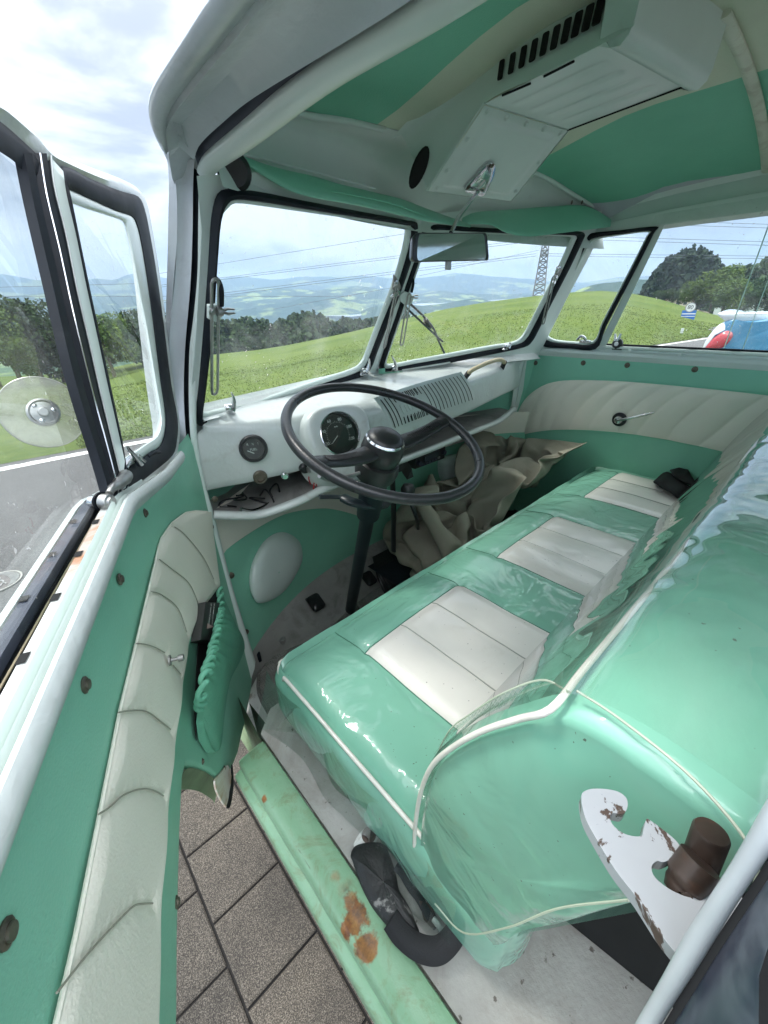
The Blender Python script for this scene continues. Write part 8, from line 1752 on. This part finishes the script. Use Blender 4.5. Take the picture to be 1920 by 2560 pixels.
tree(142, 690, 828, 50, 'dark', 'low dark tree hidden mostly by the door divider bar', wide=1.0, seed=1, lift=.02)
# near wood behind the meadow, one mass
rg = random.Random(9); vs, fs = [], []
woods = []
def wood(name, prof_top, prof_bot, D0, D1, n, leafs, mt, lab, con=.5, s0=.9):
    rg = random.Random(len(name) + int(D0)); vs, fs = [], []
    x0, x1 = prof_top[0][0], prof_top[-1][0]
    trees_ = []
    for k in range(n):
        x = lerp(x0, x1, (k + rg.random()) / n); f = rg.random(); D = lerp(D0, D1, f)
        yt = interp(x, prof_top) + rg.uniform(-2, 9) + (1 - f) * 16; yb = interp(x, prof_bot) + 25
        r = ray(x, yt); h = math.hypot(r.x, r.y); d = V((r.x / h, r.y / h, 0)); zt = r.z / h * D; r2 = ray(x, yb); h2 = math.hypot(r2.x, r2.y); zb = r2.z / h2 * D
        H = zt - zb; base = d * D; cone = rg.random() < con; W = H * rg.uniform(.14, .20) * (1 if cone else 1.7)
        for _ in range(leafs):
            t = rg.random()
            if cone: rad = W * (1 - t) * rg.uniform(.4, 1.0) + .1
            else: rad = W * math.sin(math.pi * min(1, .25 + t * .75)) ** .6 * rg.uniform(.6, 1.0)
            a = rg.uniform(0, 6.28); p = base + V((math.cos(a) * rad, math.sin(a) * rad, zb + H * t)); s = s0 * rg.uniform(.5, 1.3)
            u = V((rg.gauss(0, 1), rg.gauss(0, 1), rg.gauss(0, .8))).normalized(); v = u.cross(V((rg.gauss(0, 1), rg.gauss(0, 1), rg.gauss(0, 1)))).normalized()
            k_ = len(vs); vs += [p - u * s, p + v * s * .8, p + u * s, p - v * s * .7]; fs.append((k_, k_ + 1, k_ + 2, k_ + 3))
    o = mk(name, vs, fs, mt, None, False); tag(o, lab, 'forest', kind='stuff'); return o
wood('forest', [(395, 690), (440, 684), (470, 686), (520, 684), (600, 686), (630, 678), (642, 666), (655, 672), (685, 672), (710, 684), (760, 684), (800, 679), (840, 668), (870, 664), (900, 672)], [(395, 790), (470, 776), (560, 764), (700, 733), (800, 706), (900, 682)], 110, 190, 170, 330, None, LEAF['dark'], 'dark mixed forest beyond the meadow seen through the left windscreen', .45, .8) if False else wood('forest', [(395, 690), (440, 684), (470, 686), (520, 684), (600, 686), (630, 678), (642, 666), (655, 672), (685, 672), (710, 684), (760, 684), (800, 679), (840, 672), (870, 672), (900, 680)], [(395, 790), (470, 776), (560, 764), (700, 733), (800, 706), (900, 682)], 110, 190, 170, 330, LEAF['dark'], 'dark mixed forest beyond the meadow seen through the left windscreen', .45, .8)
wood('forest', [(880, 690), (905, 680), (940, 672), (980, 668), (1010, 664)], [(880, 700), (1010, 670)], 260, 330, 26, 150, LEAF['dark'], 'thin dark tree line just over the meadow crest behind the wiper', .6, .7)
# right-hand wooded hill with single trees in front
wood('forest', [(1395, 615), (1412, 585), (1435, 560), (1465, 540), (1490, 532), (1515, 530), (1540, 545), (1555, 562), (1575, 590)], [(1395, 640), (1500, 672), (1600, 690)], 140, 200, 110, 420, LEAF['conifer'], 'dark dome of conifers on the hill behind the sign', .8, .75)
wood('forest', [(1560, 590), (1580, 575), (1610, 566), (1640, 560), (1680, 548), (1760, 540), (1860, 530)], [(1560, 672), (1700, 690), (1860, 700)], 130, 180, 80, 380, LEAF['dark'], 'mixed wood right of the conifer dome at the right edge', .5, .75)
for (x, yt, yb, D, kd, lab, w) in [(1530, 575, 676, 84, 'bright', 'bushy light green tree in front of the conifer dome', 1.0), (1500, 607, 672, 86, 'bright', 'lower bushy tree left of the light green tree on the hill', 1.1), (1556, 604, 680, 80, 'bright', 'rounded tree right of the light green tree, above the blue car', 1.1),
                                  (1420, 628, 655, 92, 'dark', 'small dark bush at the left foot of the wooded hill', 1.3), (1450, 622, 662, 92, 'dark', 'small dark tree right of the bush at the foot of the wooded hill', 1.2), (1590, 615, 682, 90, 'dark', 'dark tree right behind the spoiler of the blue car', 1.0), (1625, 600, 690, 92, 'dark', 'dark tree at the right edge behind the window pane edge', 1.0)]:
    tree(x, yt, yb, D, kd, lab, wide=w, lift=.02)
# ---- pylon and power lines -------------------------------------------------------
def pylon(x0, y0, x1, y1, D, label):
    b = hd(x1, y1, 1); s = D / math.hypot(b.x, b.y); b = b * s; t = hd(x0, y0, 1); t = t * (D / math.hypot(t.x, t.y)); H = t.z - b.z; b = b - V((0, 0, 8)); H += 8
    root = empty('lattice_pylon', tuple(b)); tag(root, label, 'pylon')
    st_ = mat('pylon_steel', (.18, .19, .21), .6, var=.05); w0, w1 = H * .085, H * .028; tw = V((1, .5, 0)).normalized(); tn = V((-.5, 1, 0)).normalized()
    def c(sx, sy, t): w = lerp(w0, w1, t); return b + tw * sx * w + tn * sy * w + V((0, 0, H * t))
    legs, br = [], []; r = .14
    for sx, sy in ((1, 1), (1, -1), (-1, -1), (-1, 1)): legs.append(tube('l', [c(sx, sy, 0), c(sx, sy, 1.35)], r * 1.2, st_, None, 4))
    join('leg', legs, root).name = 'lattice_legs'
    n = 17; q = [(1, 1), (1, -1), (-1, -1), (-1, 1)]
    for k in range(n + 4):
        a, e = k / n, (k + 1) / n
        for (s1, s2) in zip(q, q[1:] + q[:1]):
            br.append(tube('b', [c(*s1, a), c(*s2, e)], r * .6, st_, None, 4)); br.append(tube('b', [c(*s2, a), c(*s1, e)], r * .6, st_, None, 4)); br.append(tube('b', [c(*s1, e), c(*s2, e)], r * .6, st_, None, 4))
    join('lattice_bracing', br, root)
    arms = []
    for t in (.80, 1.0, 1.22):
        for sgn in (1, -1):
            tip = b + tw * sgn * H * .22 + V((0, 0, H * t))
            for s2 in (1, -1): arms.append(tube('a', [c(sgn, s2, t - .03), tip], r * .7, st_, None, 4)); arms.append(tube('a', [c(sgn, s2, t + .03), tip], r * .7, st_, None, 4))
    join('cross_arms', arms, root); return root
pylon(1186, 500, 1163, 640, 135, 'tall steel lattice pylon on the meadow crest seen through the right windscreen')
def wire(p, q, D0, D1, sag, lab, r=.05):
    a, b = hd(*p, 1), hd(*q, 1); a = a * (D0 / math.hypot(a.x, a.y)); b = b * (D1 / math.hypot(b.x, b.y)); n = 30
    p = [a.lerp(b, k / n) - V((0, 0, sag * 4 * (k / n) * (1 - k / n))) for k in range(n + 1)]
    o = tube('power_line', p, r, 'wirem', None, 5); tag(o, lab, 'cable', 'power lines'); return o
M['wirem'] = mat('cable_grey', (.10, .11, .13), .6)
for i, (p, q, s, lab) in enumerate([((300, 622), (1163, 515), 0, 'third power line from the top across the left windscreen, upper of a pair'), ((300, 626), (1163, 520), 0, 'power line across the left windscreen, lower of the middle pair'), ((300, 598), (905, 500), 0, 'highest faint power line across the left windscreen'),
        ((300, 656), (1158, 548), 0, 'upper of the two power lines crossing the far hills in the left windscreen'), ((300, 661), (1158, 553), 0, 'lower of the two power lines crossing the far hills in the left windscreen'), ((-60, 640), (760, 640), 0, 'power line crossing the open vent window below the ridge'),
        ((-60, 622), (320, 612), 0, 'power line behind the open door just under the ridge'), ((590, 668), (900, 612), 0, 'single low power line above the forest in the left windscreen')]):
    wire(p, q, 150, 135, 0, lab)
for i, (p, q, s, lab) in enumerate([((1185, 548), (1900, 556), 0, 'power line right of the pylon at the height of the conifer tops'), ((1185, 553), (1900, 562), 0, 'lowest power line right of the pylon'), ((1190, 508), (1900, 530), 0, 'middle power line right of the pylon crossing both side windows'), ((1190, 515), (1900, 538), 0, 'power line just under the middle one right of the pylon'),
        ((1195, 470), (1900, 492), 0, 'top power line in the passenger side window'), ((1195, 478), (1900, 500), 0, 'second power line from the top in the passenger side window'), ((1190, 505), (1230, 496), 0, 'short power line stub at the pylon arm'), ((905, 596), (1166, 540), 0, 'power line rising to the pylon behind the interior mirror')]):
    wire(p, q, 135, 160, 0, lab)
# ---- signs, delineator, houses ---------------------------------------------------
def upright(x, y, D): r = hd(x, y, 1); return r * (D / math.hypot(r.x, r.y))
sb_ = upright(1481, 700, 42); sg = empty('road_sign', tuple(sb_)); tag(sg, 'grey round sign above a blue panel on a post by the field path', 'sign')
mt_ = upright(1484, 664, 42); fx = V((sb_.y, -sb_.x, 0)).normalized(); fn = V((-sb_.x, -sb_.y, 0)).normalized()
H_ = mt_.z - sb_.z
tube('post', [sb_, sb_ + V((0, 0, H_ + .2))], .035, 'steel', sg)
turn('speed_disc', [(.33, 0), (.33, .02), (.27, .022), (.0001, .022)], sb_ + V((0, 0, H_)) + fn * .05, fn, mat('sign_grey', (.62, .63, .64), .5), sg, 28)
turn('disc_rim', [(.34, .0), (.34, .026), (.285, .026), (.285, .0)], sb_ + V((0, 0, H_)) + fn * .05, fn, mat('sign_rim', (.25, .25, .27), .5), sg, 28, cap=False)
text3('sign_text', '80', sb_ + V((0, 0, H_)) + fn * .078, -fx if (-fx).cross(V((0, 0, 1))).dot(fn) > 0 else fx, (0, 0, 1), .38, 'rubber', sg, .002)
pb_ = upright(1479, 681, 42); zb_ = pb_.z
def rect(c, w, h, o): return [c + fx * -w + V((0, 0, -h)) + fn * o, c + fx * w + V((0, 0, -h)) + fn * o, c + fx * w + V((0, 0, h)) + fn * o, c + fx * -w + V((0, 0, h)) + fn * o]
cb_ = V((sb_.x, sb_.y, zb_))
plate('blue_panel', rect(cb_, .46, .34, .05), .02, mat('sign_blue', (.02, .12, .42), .4), sg, nrm=fn)
plate('white_band', rect(cb_ + V((0, 0, .10)), .44, .035, .073), .003, 'printed', sg, nrm=fn)
plate('white_band', rect(cb_ + V((0, 0, -.08)), .44, .02, .073), .003, 'printed', sg, nrm=fn)
d0 = upright(1468, 733, 26); dp = empty('delineator_post', tuple(d0)); tag(dp, 'white roadside marker post with black band at the grass edge', 'post')
dh = upright(1471, 709, 26).z - d0.z
tube('post', [d0 - V((0, 0, .1)), d0 + V((0, 0, dh))], .07, 'paint_white', dp, 12, flat=.7)
tube('black_band', [d0 + V((0, 0, dh * .68)), d0 + V((.02, 0, dh * .84))], .073, 'black', dp, 12, flat=.72)
h0 = upright(1462, 664, 110); hs = empty('farmhouse', tuple(h0)); tag(hs, 'small farmhouse with brown roof half hidden behind the meadow crest', 'house')
def house(root, c, w, dep, h, rh, wallm, roofm):
    u = V((c.y, -c.x, 0)).normalized(); f = V((-c.x, -c.y, 0)).normalized()
    def P_(a, b, z): return c + u * a * w + f * b * dep + V((0, 0, z))
    vs = [P_(-1, 1, -3), P_(1, 1, -3), P_(1, -1, -3), P_(-1, -1, -3), P_(-1, 1, h), P_(1, 1, h), P_(1, -1, h), P_(-1, -1, h), P_(0, 1, h + rh), P_(0, -1, h + rh)]
    mk('wall', vs, [(0, 1, 5, 8, 4), (1, 2, 6, 5), (2, 3, 7, 9, 6), (3, 0, 4, 7)], wallm, root, False)
    e = 1.15; vs = [P_(-e, 1.15, h - .4), P_(0, 1.15, h + rh + .1), P_(0, -1.15, h + rh + .1), P_(-e, -1.15, h - .4), P_(e, 1.15, h - .4), P_(e, -1.15, h - .4)]
    r = mk('roof', vs, [(0, 1, 2, 3), (1, 4, 5, 2)], roofm, root, False); mod_solid(r, .25)
    for a in (-.5, 0, .5): plate('window', [P_(a - .12, 1, h * .35) + f * .05, P_(a + .12, 1, h * .35) + f * .05, P_(a + .12, 1, h * .75) + f * .05, P_(a - .12, 1, h * .75) + f * .05], .05, 'rubber_blue', root, nrm=f)
M['tile'] = mat('roof_tiles', (.11, .07, .05), .8); M['plaster'] = mat('plaster', (.60, .52, .40), .8)
house(hs, h0, 2.4, 2.2, 1.4, 1.6, 'plaster', 'tile')
h1 = upright(1600, 655, 120); hs2 = empty('farmhouse', tuple(h1)); tag(hs2, 'white farm buildings low at the right edge above the blue car', 'house'); house(hs2, h1, 4, 3, 1.8, 1.5, 'paint_white', 'tile')
# field path winding down the slope: a worn sheet on the meadow
pth = [(1460, 702), (1490, 694), (1512, 687), (1530, 681), (1531, 676), (1520, 672), (1505, 669)]
pl_l = [upright(x, y, D) for (x, y), D in zip(pth, [46, 52, 60, 68, 76, 84, 90])]; pr_l = [upright(x, y + 3.2, D * .985) for (x, y), D in zip(pth, [46, 52, 60, 68, 76, 84, 90])]
struct(loft('path', [[p + V((0, 0, .05)) for p in cr(pl_l, 6)], [p + V((0, 0, .05)) for p in cr(pr_l, 6)]], mat('gravel_path', (.24, .22, .16), .9), None))
# ---- manhole cover -----------------------------------------------------------------
mc_ = hz(-6, 1259, ZG); mh = empty('manhole_cover', tuple(mc_)); tag(mh, 'round cast iron manhole cover with ribbed pattern in the asphalt', 'manhole cover')
iron = mat('cast_iron', (.12, .11, .105), .45, metal=.5, var=.2, vs=20)
rad = (hz(40, 1256, ZG) - mc_).length
turn('rim', [(rad, 0), (rad, .006), (rad * .93, .006), (rad * .92, .001)], mc_, (0, 0, 1), mat('worn_iron', (.33, .32, .29), .4, metal=.5), mh, 48, cap=False)
turn('cover', [(rad * .925, 0), (rad * .92, .003), (.0001, .003)], mc_, (0, 0, 1), iron, mh, 48)
bars = []
for k in range(-16, 17):
    o_ = k * rad * .055; L_ = math.sqrt(max(0, (rad * .88) ** 2 - o_ ** 2))
    for s1, s2 in ((-1, -.45), (.45, 1)): bars.append(box('b', (L_ * s1 if s1 < 0 else max(L_ * .55, 0), o_ - rad * .014, .003), (L_ * s2 if s1 > 0 else -L_ * .55, o_ + rad * .014, .007), M['chrome'] if False else 'steel', None, 0, Matrix.Rotation(.25, 3, 'Z'), mc_))
join('cover_ribs', bars, mh)
text3('cover_text', 'OCS', mc_ + V((.0, 0, .005)), (.25, -1, 0), (1, .25, 0), rad * .62, 'steel', mh, .003)
# ---- blue car with a white ducktail --------------------------------------------------
XC = 8.2
def cx(x, y, X=XC): return hx(x, y, X)
car = empty('parked_car', tuple(V((XC + .4, cx(1560, 720).y - 1.2, ZG)))); tag(car, 'blue classic sports car with white ducktail spoiler and red tail light', 'car')
blue = mat('blue_car_paint', (.03, .17, .30), .25, coat=1, var=.05); wht = mat('white_car_paint', (.70, .74, .76), .2, coat=1, var=.03); redl = mat('red_lens', (.42, .02, .03), .12, coat=1, var=.2, vs=60)
# side outline in the plane of its left flank (x = XC), tail towards the van's front
sil = [(1519, 760), (1524, 742), (1536, 718), (1552, 700), (1568, 690), (1580, 688), (1600, 692), (1640, 690), (1700, 680), (1760, 668), (1840, 640), (1920, 600), (2020, 590), (2150, 600), (2260, 650), (2400, 690), (2520, 720), (2560, 790), (2540, 900), (1800, 960), (1620, 940), (1530, 860), (1515, 800)]
def xs(l, dx, sc=1.0, c=None):
    o = [cx(*p) for p in l]; c = c or sum(o, V()) / len(o); return [V((XC + dx, c.y + (p.y - c.y) * sc, c.z + (p.z - c.z) * sc)) for p in o]
cc_ = sum([cx(*p) for p in sil], V()) / len(sil)
secs = [cr(xs(sil, dx, sc, cc_), 4, True) for dx, sc in [(-.02, .90), (.0, .955), (.05, .985), (.20, 1.0), (.8, 1.01), (1.4, 1.0), (1.55, .97), (1.60, .9)]]
vs = [p for r in secs for p in r]; n = len(secs[0]); fs = [(i * n + j, i * n + (j + 1) % n, (i + 1) * n + (j + 1) % n, (i + 1) * n + j) for i in range(len(secs) - 1) for j in range(n)] + [tuple(range(n)), tuple(len(vs) - n + k for k in range(n))]
mk('body', vs, fs, blue, car, True, 40)
tl_ = [(1522, 754), (1535, 736), (1552, 722), (1570, 713), (1582, 714), (1587, 722), (1580, 736), (1565, 750), (1545, 758), (1528, 760)]
def flat3(l, o): return cr([cx(*p, XC + .03) + V((-o, 0, 0)) for p in l], 4, True)
t0_ = flat3(tl_, .03); tc_ = sum(t0_, V()) / len(t0_)
loft('tail_light', [[p + V((.25, 0, 0)) for p in t0_], t0_, [p.lerp(tc_, .15) + V((-.045, .0, 0)) for p in t0_], [p.lerp(tc_, .5) + V((-.07, 0, 0)) for p in t0_], [p.lerp(tc_, .98) + V((-.075, 0, 0)) for p in t0_]], redl, car, cu=True)
wb = [(1516, 758), (1524, 738), (1540, 715), (1556, 700), (1572, 697), (1578, 706), (1570, 711), (1552, 719), (1535, 734), (1524, 752)]
w0_ = flat3(wb, .02); wc_ = sum(w0_, V()) / len(w0_)
loft('rear_bumper_trim', [[p + V((.5, 0, 0)) for p in w0_], w0_, [p.lerp(wc_, .3) + V((-.03, 0, 0)) for p in w0_], [p.lerp(wc_, .98) + V((-.035, 0, 0)) for p in w0_]], wht, car, cu=True)
so_ = [(1553, 680), (1556, 674), (1575, 671), (1610, 671), (1660, 673), (1720, 670), (1760, 672), (1740, 684), (1700, 690), (1650, 688), (1620, 690), (1600, 694), (1585, 688), (1566, 686)]
def deck(x, y, X): return hx(x, y, X)
# raised tray spoiler: rim around a dark opening
rim_o = [V((XC + a, p.y + b * 0, p.z)) for a, b, p in []]
def spo(dx, dy, dz): c = cx(1612, 683); return V((XC + dx, c.y + dy * .72, c.z + dz))
outr = [spo(-.02, .42, .015), spo(.05, .44, .04), spo(.5, .46, .06), spo(1.0, .46, .06), spo(1.45, .44, .04), spo(1.55, .40, .015), spo(1.45, -.1, .02), spo(1.2, -.45, .03), spo(.8, -.5, .04), spo(.4, -.45, .03), spo(.05, -.25, .0)]
inn = [spo(.16, .16, .0), spo(.28, .27, .02), spo(.5, .30, .03), spo(.9, .30, .03), spo(1.2, .27, .02), spo(1.35, .2, .0), spo(1.3, -.05, .0), spo(1.05, -.25, .0), spo(.8, -.3, .0), spo(.45, -.25, .0), spo(.22, -.1, .0)]
oc, ic = cr(outr, 5, True), cr(inn, 5, True)
loft('ducktail_spoiler', [[p + V((0, -.05, -.09)) for p in [q.lerp(r, .35) for q, r in zip(oc, ic)]], [p + V((0, -.01, -.02)) for p in [q.lerp(r, .04) for q, r in zip(oc, ic)]], oc, [p + V((0, 0, .015)) for p in oc], [p.lerp(q, .5) + V((0, 0, .02)) for p, q in zip(oc, ic)], ic, [p + V((0, 0, -.05)) for p in ic]], wht, car, cu=True)
plate('spoiler_well', [p + V((0, 0, -.045)) for p in ic], .01, 'rubber', car, nrm=(0, 0, 1))
for wy in (-.75, -3.1):
    for wx in (.10, 1.5):
        wc = V((XC + wx, cx(1560, 720).y + wy, ZG + .31)); wl_ = turn('wheel', [(.31, -.09), (.31, .09), (.26, .10), (.2, .08), (.0001, .08)], wc, (-1, 0, 0), 'rubber', car, 30); turn('rim', [(.2, .08), (.19, .1), (.0001, .1)], wc, (-1, 0, 0), 'steel', wl_, 24)
# ---- air ---------------------------------------------------------------------------
hz_ = box('haze', (-4500, -4000, -70), (4500, 4500, 330), 'paint')
hz_['kind'] = 'stuff'; hz_['label'] = 'pale summer haze over the valley'
m = bpy.data.materials.new('haze_air'); m.use_nodes = True; t = m.node_tree
for q in list(t.nodes):
    if q.type != 'OUTPUT_MATERIAL': t.nodes.remove(q)
pv = t.nodes.new('ShaderNodeVolumePrincipled'); pv.inputs['Density'].default_value = .00036; pv.inputs['Color'].default_value = (.52, .72, .98, 1); pv.inputs['Anisotropy'].default_value = .2
t.links.new(pv.outputs[0], [q for q in t.nodes if q.type == 'OUTPUT_MATERIAL'][0].inputs['Volume'])
hz_.data.materials.clear(); hz_.data.materials.append(m)
